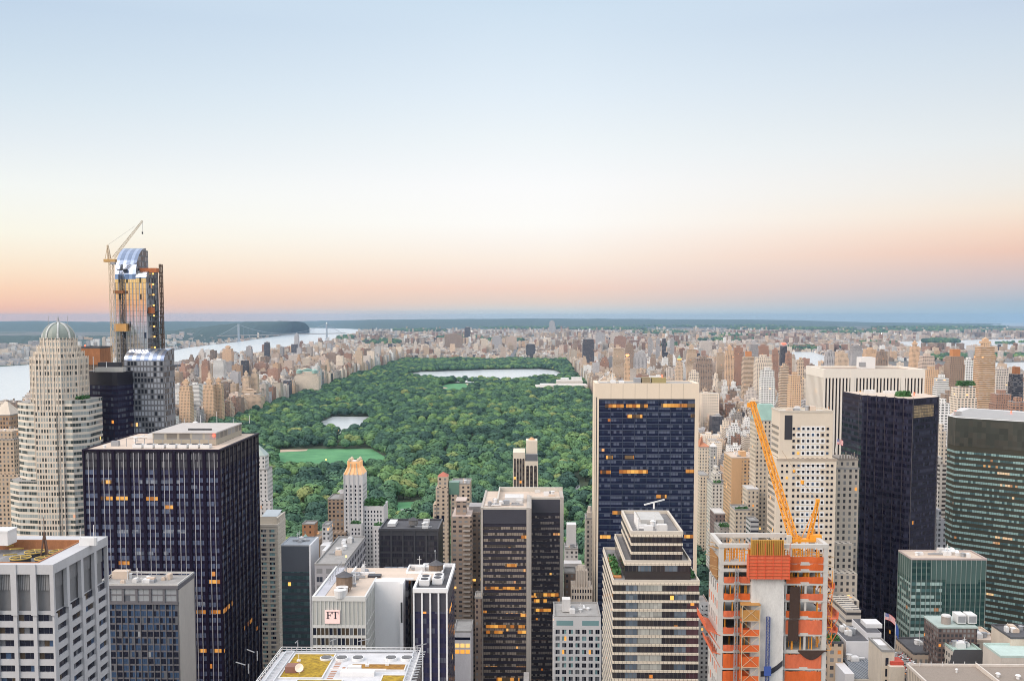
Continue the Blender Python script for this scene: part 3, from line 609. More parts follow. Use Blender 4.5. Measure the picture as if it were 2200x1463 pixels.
for j in range(11):
    for i in range(13):
        W_.append((x0+(x1-x0)*(i+.5)/13, D-.03, zp-fh*j-1.0-(fh-1.0)/2, (x1-x0)/13-.16, fh-1.05, 0, ch()))
w.build('wall', FTW, T); windows(T, W_)
s0, s1 = P(699, 1310, D)[0], P(730.5, 1310, D)[0]; zq1, zq0 = P(700, 1309, D)[2], P(700, 1337.5, D)[2]
b = MB(); b.box(s0, s1, D-.75, D-.36, zq0, zq1); sg = b.build('sign', simple('pink_sign', (.86, .62, .58), .5, emit=(1, .72, .68), es=.28, nz=.02), T)
sw, shh = s1-s0, zq1-zq0; b = MB()
def bar(u0, u1, v0, v1): b.box(s0+sw*u0, s0+sw*u1, D-.86, D-.755, zq0+shh*v0, zq0+shh*v1)
bar(.16, .24, .40, .86); bar(.10, .30, .37, .40); bar(.10, .47, .86, .90); bar(.24, .36, .615, .65); bar(.36, .385, .55, .71); bar(.445, .47, .73, .86)   # F with serifs
bar(.665, .745, .40, .86); bar(.60, .81, .37, .40); bar(.50, .91, .86, .90); bar(.50, .525, .72, .86); bar(.885, .91, .72, .86); b.build('lettering', simple('sign_black', (.02, .015, .03), .5, nz=0), sg)
w = MB(); xw = P(846, 1283, D)[0]+1.0; w.box(x1+.03, xw-1.2, D+20, D+24, 0, zt+.3); w.box(xw-1.2, xw, D+17, D+24, 0, zt+.303); w.build('side_wall', BONE, T)
b = MB(); b.box(xw-.9, xw-.25, D+16.9, D+16.99, zt-14, zt-6.5); b.build('banner_recess', DARK, T)
w = MB(); w.box(x1, xw+1, D+24, yb+2, 0, zt-.2); w.box(xw+.9, xw+12, D+30, yb+2, 0, zt-.4); w.box(x0, x1, D+26, yb, 0, zt-.5); w.build('rear_wall', facade('dark_rear', (.09, .085, .10), (.05, .05, .08), 2.6, 3.5, .8, .6, pb=.1, lit=.01), T)
for k in range(4):
    b = MB(); s = xw+1.6+k*3.2; b.box(s-.3, s+.3, D+29.5, D+30, 0, zt-.6); b.build('pier', BONE, T)
b = MB(); b.box(x0+.7, x1-.5, D+.5, yb-.5, zt-.4, zt-.1); b.box(x1-.5, xw-.2, D+24, yb-.5, zt-.4, zt-.103); b.box(xw-.2, xw+12, D+24.5, yb+1.6, zt-.4, zt-.12); b.build('roof', ROOF_TAN, T)
b = MB(); b.box(x0+.7, x0+4, D+.5, yb-.5, zt-.1, zt+.06); b.build('roof_walk', simple('walk_bluegrey', (.50, .51, .56), .8), T)
b = MB(); parapet(b, xw-1, xw+13, yb-9, yb+2, zt-.3, 1.0, .5); b.box(x1+2, xw+3, D+24.2, D+24.7, zt-.2, zt+.6); b.box(x0+8, x0+8.5, yb-11, yb-2, zt-.1, zt+.9); b.box(x0+8.5, x0+17, yb-11, yb-10.5, zt-.1, zt+.9); b.build('parapet', BONE, T)
tx, ty = Z(740, 1262, zt+1); t = water_tank(T, tx, ty, zt-.2, 2.9, 4.0)
for px, py in ((735, 1276), (731, 1282)):
    ax, ay = Z(px, py, zt); b = MB(); b.cyl((ax, ay), 1.8, zt-.1, zt+2.6, 18, r2=2.2); b.build('vat', WHITE, T)
clutter(T, x0+5, x1-2, D+8, yb-3, zt-.1, 9, 5); clutter(T, xw, xw+11, yb-8, yb, zt-.1, 5, 6)
b = MB(); hx, hy = Z(805, 1238, zt); b.box(hx-2.4, hx+2.4, hy-1.5, hy+1.5, zt-.1, zt+.7); b.build('roof_hatch', DARK, T)
b = MB()
for k in range(9): y = D+17+k*3.0; b.beam((x0+2.4, y, zt), (x0+2.4, y, zt+2.6), .07); b.beam((x0+5.5, y, zt), (x0+5.5, y, zt+2.6), .07)
for xx in (2.4, 5.5): b.beam((x0+xx, D+17, zt+2.6), (x0+xx, D+41, zt+2.6), .07); b.beam((x0+xx, D+17, zt+1.3), (x0+xx, D+41, zt+1.3), .05)
b.build('railing', STEEL, T)
for px, py, h_ in ((744, 1230, 6), (935, 1212, 5)):
    ax, ay = Z(px, py, zt); b = MB(); b.beam((ax, ay, zt), (ax, ay, zt+h_), .1); m_ = b.build('mast', STEEL, T)
    b = MB(); b.cyl((ax, ay), .3, zt+h_, zt+h_+.6, 8); b.build('lamp', GLOW if px < 800 else STEEL, m_)
# dark finned wing to its right
D2 = 352; x0, _, zt = P(889, 1266, D2); x1 = P(960, 1266, D2)[0]; yb = Z(973, 1214, zt)[1]
T = thing('finned_office_tower', 'narrow dark tower with white vertical fins and roof cooling units', 'building', ((x0+x1)/2, D2+15, 0)); foot(x0, x1, D2, yb, zt)
FIN = facade('finned_glass', (.05, .045, .08), (.05, .05, .11), 1.5, 3.6, .92, .52, blind=(.17, .18, .22), pb=.3, lit=.012, row=.02, gr=.1, wr=.4)
w = MB(); w.box(x0, x1, D2, yb, 0, zt-8, 0); w.box(x0, x1, D2, yb, zt-8, zt-1, 1); w.build('curtain_wall', [FIN, simple('dark_panel', (.07, .068, .085), .5, nz=.1)], T)
for i in range(5):
    s = x0+(x1-x0)*i/4; b = MB(); b.box(s-.28, s+.28, D2-.7, D2-.01, 0, zt-.8); b.build('fin', BONE, T)
b = MB(); parapet(b, x0-.3, x1+.4, D2-.8, yb+.3, zt-1, 1.7, .8); b.build('parapet', BONE, T); b = MB(); b.box(x0+.4, x1-.4, D2, yb-.5, zt-1, zt-.6); b.build('roof', ROOF_DARK, T)
for px, py in ((914, 1256), (942, 1253)): ax, ay = Z(px-2, py-3, zt); fan_unit(T, ax, ay+2.5, zt-.6, 3.8, 8.5, 2.2, 2)
ax, ay = Z(937, 1228, zt); t = water_tank(T, ax, ay, zt-.8, 2.7, 2.2)
# --- planted roof in front
zr = 160; x0, yb = Z(604, 1398, zr); x1 = Z(906, 1402, zr)[0]; yf = yb-66
T = thing('planted_roof_building', 'white roof with mustard sedum beds and round vents, cropped at the bottom edge', 'building', ((x0+x1)/2, (yb+yf)/2, 0)); foot(x0, x1, yf, yb, zr)
w = MB(); w.box(x0, x1, yf, yb, 0, zr-.1); w.build('wall', facade('podium_wall', (.20, .18, .18), (.04, .04, .06), 2.5, 3.8, .7, .6), T)
b = MB(); b.box(x0+.5, x1-.5, yf+.5, yb-.5, zr-.1, zr+.02); b.build('roof', simple('roof_membrane', (.60, .60, .62), .7, nz=.25, scale=.35), T)
SED = grassmat('sedum', (.16, .10, .012), (.55, .36, .03), .8)
def bed(px0, py0, px1, py1, mat=None, z=.25):
    q0, q1 = Z(px0, py1, zr), Z(px1, py0, zr); q2 = Z(px0, py0, zr)
    xa, xb = q2[0], q1[0]; ya, yb_ = q0[1], q2[1]
    b = MB(); b.box(xa, xb, ya, yb_, zr+.02, zr+z); o = b.build('sedum_bed', mat or SED, T)
    c = MB(); parapet(c, xa-.35, xb+.35, ya-.35, yb_+.35, zr+.02, .38, .34); c.build('kerb', ROOF_WHITE, o); return o
xa = x0+5.0; yn = Z(600, 1457, zr)[1]; b = MB(); b.box(xa, xa+11, yn, yb-3.2, zr+.02, zr+.25); o = b.build('sedum_bed', SED, T); c = MB(); parapet(c, xa-.4, xa+11.4, yn-.4, yb-2.8, zr+.02, .4, .38); c.build('kerb', ROOF_WHITE, o)
bed(758, 1428, 872, 1440, grassmat('sedum_red', (.20, .09, .02), (.42, .22, .04), .8)); bed(824, 1452, 872, 1475); bed(640, 1462, 735, 1480)
for px in (701, 734, 769, 840, 874):
    ax, ay = Z(px, 1417, zr); b = MB(); b.cyl((ax, ay), 1.75, zr+.02, zr+.75, 24); v = b.build('round_vent', WHITE, T); b = MB(); b.cyl((ax, ay), 1.45, zr+.75, zr+.8, 20); b.build('opening', DARK, v); b = MB()
    for k in range(5): yy = -1.1+k*.55; hw = math.sqrt(1.45**2-yy*yy); b.beam((ax-hw, ay+yy, zr+.88), (ax+hw, ay+yy, zr+.88), .05)
    b.build('grate', STEEL, v)
b = MB(); q = 0
for k in range(26): yy = yb-4-k*1.3; b.box(xa+12.4, xa+14, yy-.7, yy, zr+.02, zr+.05)
b.build('tile_path', simple('terracotta_tile', (.42, .22, .14), .85), T)
b = MB(); yy = Z(720, 1434, zr)[1]
for k in range(12): b.box(xa+15+k*1.35, xa+15.8+k*1.35, yy-.6, yy+.6, zr+.02, zr+.05)
b.build('tile_path', simple('terracotta_tile2', (.42, .22, .14), .85), T)
def rail(name, pts, z, h, mat, n=12, r=.07, out=(0, 0)):
    b = MB()
    for p, q in zip(pts, pts[1:]):
        for t in (h, h*.5): b.beam((*p, z+t), (*q, z+t), r)
        for k in range(n+1): x, y = p[0]+(q[0]-p[0])*k/n, p[1]+(q[1]-p[1])*k/n; b.beam((x, y, z), (x+out[0], y+out[1], z+h), r)
    return b.build(name, mat, T)
rail('railing', [(x0+.3, yf), (x0+.3, yb-.3)], zr, 1.3, WHITE, 26); rail('railing', [(x0+.3, yb-.3), (x1-.3, yb-.3)], zr, 1.3, WHITE, 28); rail('railing', [(x1-.3, yb-.3), (x1-.3, yf)], zr, 1.3, WHITE, 26)
b = MB()
for t in (1.9, 4.2): b.beam((x0+t, yf, zr+.5), (x0+t, yb-1.5, zr+.5), .16); b.beam((x0+t, yb-1.5, zr+.5), (x1-1.5, yb-1.5+.3*t, zr+.5), .16)
for k in range(24): y = yb-2-k*2.0; b.beam((x0+1.9, y, zr+.5), (x0+4.2, y, zr+.5), .1)
for k in range(24): x = x1-2.2; y = yb-2-k*2.0; b.beam((x, y, zr+.4), (x+3.4, y+.2, zr+.7), .1)
b.beam((x1-2.2, yf, zr+.5), (x1-2.2, yb-1.5, zr+.5), .16); b.build('washing_track', simple('track_grey', (.55, .57, .6), .5), T)
for (px, py, dx) in ((553, 1412, -3), (534, 1440, -3.5), (640, 1392, 0), (715, 1388, 1), (776, 1388, 2.6), (897, 1399, 2.5)):
    ax, ay = Z(px, py+6, zr); b = MB(); b.beam((ax, ay, zr), (ax, ay, zr+2.6), .11); b.beam((ax-.8, ay, zr+2.3), (ax+dx, ay+.5, zr+2.9), .1); b.build('davit', STEEL, T)
ax, ay = Z(653, 1437, zr+1.5); b = MB(); b.cyl((ax-1.2, ay), .16, zr, zr+1.4, 8)
for k in range(20):
    a0, a1 = 2*math.pi*k/20, 2*math.pi*(k+1)/20; cpt = Vector((ax-1.2, ay-.3, zr+2.0)); e1 = Vector((1, 0, 0)); e2 = Vector((0, .5, .866)).normalized()
    b.poly([cpt+Vector((0, .35, -.2)), cpt+(e1*math.cos(a0)+e2*math.sin(a0))*1.15, cpt+(e1*math.cos(a1)+e2*math.sin(a1))*1.15])
b.build('satellite_dish', simple('dish_cream', (.75, .66, .55), .6, nz=.03), T)
b = MB(); ax, ay = Z(628, 1443, zr); b.box(ax-1.6, ax+1.4, ay-1.5, ay+1.8, zr, zr+1.9); b.poly([(ax+1.42, ay-1.5, zr), (ax+3.2, ay, zr), (ax+3.2, ay, zr+.2), (ax+1.42, ay+1.6, zr+2.6)]); b.build('roof_hut', simple('brown_hut', (.26, .13, .10), .8), T)
b = MB(); ax, ay = Z(765, 1449, zr); b.box(ax-4, ax+5, ay-1.3, ay+1, zr, zr+1.2); b.box(ax-2.5, ax+1, ay+1.5, ay+3, zr, zr+1.7); b.box(ax-7, ax+8, ay+.2, ay+.6, zr+1.2, zr+1.5); b.build('rooftop_unit', WHITE, T)
for px, py in ((642, 1422), (789, 1432), (832, 1430)):
    ax, ay = Z(px, py, zr); b = MB(); b.box(ax-.5, ax+.5, ay-.4, ay+.4, zr, zr+.7); b.beam((ax, ay, zr), (ax, ay, zr+2.2), .06); b.build('vent', WHITE, T)
# --- cluster by the park: golden-topped white tower
D = 775; WHITEB = simple('white_brick', (.71, .70, .70), .85, nz=.06); W_ = []; w = MB()
def px_box(mb, xl, xr, yt, D, dep, z0=0, m=0, top=None):
    a, _, z = P(xl, yt, D); c = P(xr, yt, D)[0]; mb.box(a, c, D, D+dep, z0, z, m, top); return a, c, z
T = thing('golden_top_tower', 'white setback tower with ribbed crown lit gold-orange', 'tower', (*[P(765, 1050, D)[0], D+10], 0))
a, c, z = px_box(w, 738, 779, 1020, D, 20); foot(a, c+12, D-10, D+20, z)
xs = a; wd = c-a; ch = choose([(G_DARK, 8), (G_GREY, 2), (G_LIT, .12)])
for j in range(42):
    zz = z-9-j*3.25
    for k in range(4): W_.append((xs+wd*(.14+.24*k), D-.02, zz, 1.05 if j < 12 else 1.3, 1.75, 0, ch()))
for k in range(5): w.box(xs+wd*(.02+.24*k)-.3, xs+wd*(.02+.24*k)+.3, D-.5, D, z-40, z+1.5)
for j in range(40):
    zz = z-9-j*3.25
    for k in range(4): W_.append((c+.02, D+2.5+k*4.6, zz, 1.1, 1.7, E90, ch()))
a2, c2, z2 = px_box(w, 779.2, 824, 1088, D+2, 24)
for j in range(24):
    for k in range(6): W_.append((a2+(c2-a2)*(.12+.15*k), D+1.98, z2-4-j*3.25, 1.0, 1.7, 0, ch()))
a3, c3, z3 = px_box(w, 752, 776, 1126, D-9, 9)
for j in range(24):
    for k in range(3): W_.append((a3+(c3-a3)*(.2+.3*k), D-9.02, z3-4-j*3.25, 1.0, 1.7, 0, ch()))
a4, c4_, z4 = px_box(w, 802, 826, 1130, D-9, 11)
for j in range(20):
    for k in range(3): W_.append((a4+(c4_-a4)*(.2+.3*k), D-9.02, z4-4-j*3.25, .9, 1.7, 0, ch()))
w.build('wall', WHITEB, T); windows(T, W_)
GOLD = simple('lit_gold_stone', (.62, .48, .30), .7, emit=(1, .36, .06), es=.42, nz=.2, scale=.6); GOLDD = simple('gold_stone', (.62, .52, .38), .8, nz=.15)  # crown's lit look is put into the stone as emission, without lamps
b = MB(); n = 5; i1 = wd*.17; zc1 = z+5.5; zc2 = P(765, 985, D+8)[2]
pts0 = [(a, D), (c, D), (c, D+20), (a, D+20)]; pts1 = [(a+i1, D+3.5), (c-i1, D+3.5), (c-i1, D+16), (a+i1, D+16)]
for (p, q, p1, q1) in zip(pts0, pts0[1:]+pts0[:1], pts1, pts1[1:]+pts1[:1]): b.poly([(*p, z), (*q, z), (*q1, zc1), (*p1, zc1)])
b.box(a+i1, c-i1, D+3.5, D+16, zc1, zc2-2); b.poly([(*p, z) for p in reversed(pts0)]); b.build('crown', GOLD, T)
for k in range(5):
    s = a+wd*(.04+.23*k); b = MB(); b.beam((s, D-.2, z+.2), (s*.66+(a+c)/2*.34, D+3.2, zc1), .5); s2 = s*.66+(a+c)/2*.34
    b.beam((s2, D+3.1, zc1), (s2, D+3.1, zc2-1.2-(abs(k-2) < 2)*2), .45); b.build('crown_rib', GOLDD if k % 2 else GOLD, T)
for sx_ in (a+i1+1.6, c-i1-1.6):
    for yy in (D+5, D+14.5): b = MB(); b.cyl((sx_, yy), 1.5, zc2-3, zc2-.6, 8); b.cyl((sx_, yy), 1.5, zc2-.6, zc2+.8, 8, r2=.4); b.build('crown_turret', GOLDD, T)
b = MB(); b.box(a+i1+3, c-i1-3, D+6, D+13, zc2-2, zc2-1.6); b.build('roof', WHITE, T)
def shrubs(root, xa, xb, ya, yb_, z, n, s=1., seed=1):
    q = random.Random(seed); b = MB()
    for k in range(n*26):
        x, y = q.uniform(xa, xb), q.uniform(ya, yb_); u = Vector((q.gauss(0, 1), q.gauss(0, 1), q.gauss(0, 1))).normalized()*.55*s; v = u.cross(Vector((q.gauss(0, 1), q.gauss(0, 1), q.gauss(0, 1)))).normalized()*.5*s; p = Vector((x, y, z+q.random()**1.5*2.2*s+.2))
        b.poly([p-u-v, p+u-v, p+u+v, p-u+v])
    return b.build("roof_planting", ROOFLEAF, root)
ROOFLEAF = simple("roof_leaf", (.06, .17, .05), .8, nz=.3, scale=1.5)
shrubs(T, a2+1, c2-1, D+4, D+20, z2, 14, 1.8); shrubs(T, a3+.5, c3-.5, D-8.5, D-5, z3, 4, 1.0, 3); shrubs(T, a4+.5, c4_-.5, D-8.5, D-3, z4, 4, 1.0, 5)
# --- neighbours by the park
BRN = facade('tan_brown_brick', (.36, .27, .20), (.05, .05, .06), 3.2, 3.3, .5, .55, pb=.25, lit=.02)
T, a, c, z = simple_tower('brown_brick_house', 'brown brick apartment house left of the golden-topped tower', 'building', 704, 738, 1073, 780, 22, BRN)
w = MB(); w.box(a+9, c-1, 782, 798, z, z+4.5); w.cyl(((a+c)/2+3, 790), 3.4, z+4.5, z+6.4, 12, r2=1.2); w.build('penthouse', simple('lead_grey', (.45, .44, .45), .7), T); w = MB(); px_box(w, 706, 742, 1145, 768, 11); w.build('lower_wall', BRN, T)
T, a, c, z = simple_tower('orange_brick_tower', 'small orange brick stair tower in front of the trees', 'building', 649, 675, 1127, 735, 12, facade('orange_brick', (.46, .24, .13), (.06, .05, .05), 4, 4, .3, .4)); w = MB(); px_box(w, 640, 688, 1158, 725, 30); w.build('wing', BRN, T)
b = MB(); ax = P(658, 1160, 724)[0]; b.cyl((ax, 722), 1.6, 80, P(658, 1153, 722)[2], 8); b.cyl((ax, 722), 1.9, P(658, 1153, 722)[2], P(658, 1147, 722)[2], 8, r2=.2); b.build('cupola', COPPER, T)
T, a, c, z = simple_tower('white_stepped_house', 'small white stepped house beside the brown brick apartments', 'building', 692, 706, 1130, 700, 14, facade('white_house', (.66, .65, .65), (.07, .07, .08), 3, 3.3, .5, .5)); w = MB(); px_box(w, 688, 706, 1172, 688, 12); w.build('lower_wall', WHITEB, T)
T, a, c, z = simple_tower('grey_loft_building', 'grey loft building with big windows behind the newspaper building', 'building', 676, 740, 1214, 470, 60, facade('grey_loft', (.42, .41, .43), (.06, .07, .10), 4.6, 4.1, .62, .6, mull=2, pb=.2, lit=.01))
clutter(T, a+2, c-2, 475, 525, z, 12, 3); w = MB(); px_box(w, 692, 722, 1190, 500, 14, z0=z); w.build('penthouse', WHITE, T)
# dark grey gridded block
D = 600; x0, _, zt = P(815, 1138, D); x1 = P(941, 1138, D)[0]; yb = Z(949, 1117, zt)[1]
T = thing('dark_grid_block', 'dark bronze office block with open roof deck and water tank', 'building', ((x0+x1)/2, D+14, 0)); foot(x0, x1, D, yb, zt)
DG = facade('dark_grid_glass', (.055, .055, .062), (.045, .042, .06), 1.15, 3.6, .84, .7, blind=(.12, .11, .12), pb=.3, lit=.004, gr=.12, wr=.5)
w = MB(); w.box(x0, x1, D, yb, 0, zt-3, 0); w.box(x0, x1, D, yb, zt-3, zt-.5, 1)
for i in range(6): s = x0+(x1-x0)*i/5; w.box(max(x0-.2, s-.45), min(x1+.2, s+.45), D-.45, D-.01, 0, zt-.5, 1)
for j in range(9): w.box(x0, x1, D-.25, D-.012, zt-3.5-j*10.8, zt-2.9-j*10.8, 1)
w.box(x1+.01, x1+.3, D, yb, 0, zt-.5, 1); w.build('curtain_wall', [DG, simple('bronze_dark', (.075, .075, .085), .5, nz=.1)], T)
b = MB(); parapet(b, x0-.3, x1+.4, D-.5, yb+.2, zt-.5, 1.4, .9); b.build('parapet', simple('bronze_dark2', (.085, .085, .095), .5), T); b = MB(); b.box(x0+.6, x1-.5, D+.5, yb-.7, zt-.5, zt-.25); b.build('roof', ROOF_DARK, T)
tx, ty = Z(888, 1130, zt); water_tank(T, tx, ty, zt-.5, 2.9, 3.0, simple('tank_grey', (.22, .21, .2), .8)); ax, ay = Z(843, 1127, zt)
b = MB(); b.box(ax-2.2, ax+2.6, ay-6, ay+7, zt, zt+2.0); b.build('cooling_unit', WHITE, T); clutter(T, x0+22, x1-3, D+3, yb-3, zt-.2, 8, 9)
# beige hotel with a red cap
D = 780; BEI = facade('beige_stone', (.60, .49, .38), (.06, .06, .07), 4.0, 3.3, .42, .5, pb=.35, lit=.015)
T, a, c, z = simple_tower('red_cap_hotel', 'beige hotel with a small red-roofed turret above the park', 'building', 968, 1009, 1040, D, 24, BEI)
w = MB(); ta, tc_, tz = px_box(w, 936, 963, 1048, D-3, 18); ua, uc, uz = px_box(w, 940, 962, 1024, D-1, 12); foot(ta, tc_, D-3, D+15, tz); px_box(w, 930, 937, 1084, D-4, 16); w.build('turret', BEI, T)
b = MB(); xm = (ua+uc)/2
for p, q in zip([(ua, D-1), (uc, D-1), (uc, D+11), (ua, D+11)], [(uc, D-1), (uc, D+11), (ua, D+11), (ua, D-1)]): b.poly([(*p, uz), (*q, uz), (xm, D+5, P(951, 1013, D+5)[2])])
b.poly([(ua, D-1, uz), (ua, D+11, uz), (uc, D+11, uz), (uc, D-1, uz)]); b.build('turret_roof', simple('red_tile', (.48, .16, .11), .85), T)
b = MB(); px_box(b, 964, 986, 1036, D-.5, 10, z0=z-8); b.build('terrace_glazing', simple('green_glass', (.16, .28, .22), .3), T); clutter(T, a+8, c-1, D+2, D+20, z, 8, 12)
b = MB()
for px in (941, 952): xx = P(px, 1112, D)[0]; b.box(xx-1, xx+1, D-3.1, D-2.9, P(px, 1118, D)[2], P(px, 1105, D)[2])
b.build('arched_window', G_DARK, T)
# brown apartment slab with balconies
D = 610; x0, _, zt = P(970, 1110, D); x1 = P(1013, 1110, D)[0]; BA = facade('brown_slab', (.42, .33, .27), (.07, .07, .08), 3.6, 2.95, .55, .48, blind=(.5, .5, .5), pb=.5, lit=.012, wall2=None)
T = thing('balcony_apartment_slab', 'tall brownish apartment slab with a column of small balconies', 'building', ((x0+x1)/2, D+14, 0)); foot(x0, x1+4, D, D+30, zt)
w = MB(); w.box(x0, x1, D, D+30, 0, zt); px_box(w, 979, 1001, 1078, D+4, 12, z0=zt); c1 = px_box(w, 1012.5, 1031, 1100, D+18, 16); w.build('wall', BA, T); foot(c1[0], c1[1], D+18, D+34, c1[2])
b = MB(); b.box(x0+.3, x1-.3, D+.3, D+29.7, zt, zt+.4); px_box(b, 978.5, 1001.5, 1075, D+3.8, 12.4, z0=P(980, 1077.5, D+4)[2]); b.build('roof', simple('pinkish_roof', (.58, .48, .43), .85), T)
for j in range(38):
    b = MB(); zz = zt-6-j*2.95; b.box(x0+7.2, x0+11.6, D-1.5, D-.01, zz, zz+.25); b.box(x0+7.2, x0+11.6, D-1.5, D-1.4, zz+.25, zz+1.15); b.build('balcony', simple('balcony_pale', (.5, .46, .42), .8) if j == 0 else bpy.data.materials['balcony_pale'], T)
b = MB(); px_box(b, 1007, 1035, 1088, D+20, 14, z0=c1[2]); b.build('penthouse', simple('greybox', (.38, .36, .36), .8), T); clutter(T, x0+8, x1+4, D+19, D+32, c1[2], 5, 31)
# --- dark twin slab with white end piers
D = 560; x0, _, zt = P(1033, 1090, D); x1 = P(1141, 1090, D)[0]; D2 = 592; x2 = P(1211, 1068, D2)[0]; yb = 617
T = thing('twin_dark_slab', 'pair of staggered dark slabs with stone end piers and ribbon windows', 'tower', ((x0+x2)/2, D+25, 0)); foot(x0, x1, D, yb, zt); foot(x1, x2, D2, yb, zt)
PIER = simple('taupe_stone', (.46, .42, .38), .75, nz=.08); DRK = simple('bronze_panel', (.030, .026, .042), .45, nz=.12)
RIB = facade('ribbon_pane', (.05, .04, .04), (.10, .085, .075), 1.35, 3.45, .88, 1.4, blind=(.50, .42, .35), pb=.72, lit=.003, row=.02, gr=.14, es=.6)
RIBD = facade('ribbon_pane_dim', (.05, .04, .05), (.06, .05, .06), 1.35, 3.45, .88, 1.4, blind=(.42, .37, .33), pb=.55, lit=.003, row=.02, gr=.14, es=.6)
w = MB(); w.box(x0+1.2, x1-2.6, D, yb, 0, zt-1); w.box(x1+.2, x2-2.2, D2, yb-.5, 0, zt-1); w.build('wall', DRK, T)
w = MB(); w.box(x0, x0+1.2, D-.6, yb, 0, zt); w.box(x1-2.6, x1-.8, D-.6, D2+10, 0, zt); w.box(x1-.8, x1+.2, D-.2, D2+9, 0, zt-.4); w.box(x2-2.2, x2, D2-.6, yb, 0, zt+.3); w.build('pier', PIER, T)
b = MB(); b.box(x0+1.3, x1-2.7, D-.3, D+.01, zt-9.2, zt-1); b.box(x1+.3, x2-2.3, D2-.3, D2+.01, zt-9.2, zt-1); b.build('mechanical_panel', simple('dark_screen', (.055, .054, .070), .55, nz=.1), T)
nr = 38; zlo = zt-9.6-3.45*nr
litstrips(T, D, [(1042,1120,1263),(1118,1134,1321),(1044,1128,1345),(1044,1080,1357),(1112,1134,1357),(1120,1134,1153),(1067,1116,1458),(1085,1110,1214)], 7, .12); litstrips(T, D2, [(1147,1200,1277),(1147,1175,1290),(1198,1208,1288),(1147,1206,1310)], 7, .12)
bands(T, (x0+1.3, D), 0, x1-x0-4.0, zlo, zt-9.6, nr, .12, .60, RIB); bands(T, (x1+.3, D2), 0, x2-x1-2.6, zlo, zt-9.6, nr, .12, .56, RIBD)
b = MB(); b.box(x0+.2, x1-.9, D+.1, yb-.6, zt-1, zt-.6); b.box(x1-.8, x2-.2, D2+.1, yb-.6, zt-1, zt-.62); b.build('roof', ROOF_TAN, T)
b = MB(); b.box(x0-.1, x1-.7, D-.4, D+.5, zt-1, zt+.2); b.box(x1-.2, x2+.1, D2-.4, D2+.5, zt-1, zt+.25); b.box(x0+9, x2+.1, yb-1.5, yb, zt-1, zt+2.0); b.box(x0+8.6, x0+9.4, D+16, yb, zt-1, zt+2.2); b.build('parapet', simple('cap_stone', (.6, .56, .5), .8), T)
clutter(T, x0+3, x1-3, D+3, D+24, zt-.6, 16, 21); clutter(T, x1, x2-3, D2+3, yb-4, zt-.6, 5, 22); b = MB(); b.box(x0+13, x0+24, D+18, D+30, zt-.6, zt+2.4); b.build('penthouse', ROOF_WHITE, T)
# --- arched hotel tower
D = 790; x0, _, zt = P(1102, 972, D); x1 = P(1156, 972, D)[0]; CST = simple('cream_stone', (.76, .67, .55), .8, nz=.08)
T = thing('arched_hotel_tower', 'cream tower with long arched dark window strips in the trees', 'tower', ((x0+x1)/2, D+13, 0)); foot(x0, x1, D, D+26, zt)
w = MB(); xm = P(1128, 990, D)[0]; w.box(x0, xm, D, D+26, 0, zt); w.box(xm, x1, D-1.5, D+26, 0, P(1140, 990, D)[2]); ta, tc_, tz = px_box(w, 1130, 1154.5, 947, D+6, 16); w.build('wall', CST, T)
ARC = facade('arch_strip', (.10, .08, .07), (.05, .045, .05), 1.9, 3.2, .9, .6, blind=(.2, .18, .17), pb=.3, lit=.03)
zx = P(1112, 987, D)[2]
for k in range(4):
    s = x0+(xm-x0)*(.16+.235*k); b = MB(); b.box(s-.85, s+.85, D-.12, D+.05, 20, zx); b.cyl((s, D-.035), .85, 0, .001, 3); b.F = b.F[:0]; b.V = []; b.M = []; b.U = []; b.S = []
    n = 8; v = [(s+.85*math.cos(math.pi*i/n), D-.12, zx+.85*math.sin(math.pi*i/n)) for i in range(n+1)]; b.poly(list(reversed(v))); b.build('arched_window', ARC, T)
zx2 = P(1140, 1002, D)[2]
for k in range(3):
    s = xm+(x1-xm)*(.2+.3*k); b = MB(); b.box(s-1.15, s+1.15, D-1.62, D-1.45, 20, zx2); n = 8
    v = [(s+1.15*math.cos(math.pi*i/n), D-1.62, zx2+1.15*math.sin(math.pi*i/n)) for i in range(n+1)]; b.poly(list(reversed(v))); b.build('arched_window', ARC, T)
b = MB(); b.box(xm+.4, x1-.3, D-1.2, D+5, P(1140, 989.8, D)[2]-3.5, P(1140, 976, D)[2]); b.build('lantern_storey', simple('greyglass', (.16, .17, .19), .4), T); b = MB(); b.cyl(((ta+tc_)/2, D+14), 3.4, tz, tz+2.0, 10, r2=.6); b.build('turret_roof', simple('orange_dome', (.62, .36, .2), .8), T)
# small pale block with punched windows
D = 470; x0, _, zt = P(1191, 1324, D); x1 = P(1291, 1324, D)[0]
T = thing('white_punched_block', 'small white stone block with irregular square windows', 'building', ((x0+x1)/2, D+12, 0)); foot(x0, x1, D, D+24, zt)
W_ = []; w = MB(); w.box(x0, x1, D, D+24, 0, zt-.6); ch = choose([(G_DARK, 4), (G_GREY, 3), (G_TEAL, 1.4), (G_LIT, .3), (G_PALE, .4)])
grid(w, W_, (x0, D), 0, x1-x0, zt-6-3.3*10, zt-6.2, 7, 10, 1.15, 1.15, ch, pd=.35, sd=.34, ext=(.3, .3), split=2)
grid(w, W_, (x0, D+24), W90, 24, zt-6-3.3*10, zt-6.2, 7, 10, 1.4, 1.4, ch, pd=.3, sd=.29)
w.box(x0, x1, D-.36, D, zt-6.2, zt); w.build('wall', simple('white_marble', (.70, .70, .71), .75, nz=.06), T); windows(T, W_)
b = MB(); b.box(x0+1, x0+9, D-.4, D-.3, zt-4.2, zt-1.8); b.build('attic_window', G_TEAL, T); b = MB(); b.box(x1-9, x1-1, D-.4, D-.3, zt-4.2, zt-1.8); b.build('attic_window', G_TEAL, T)
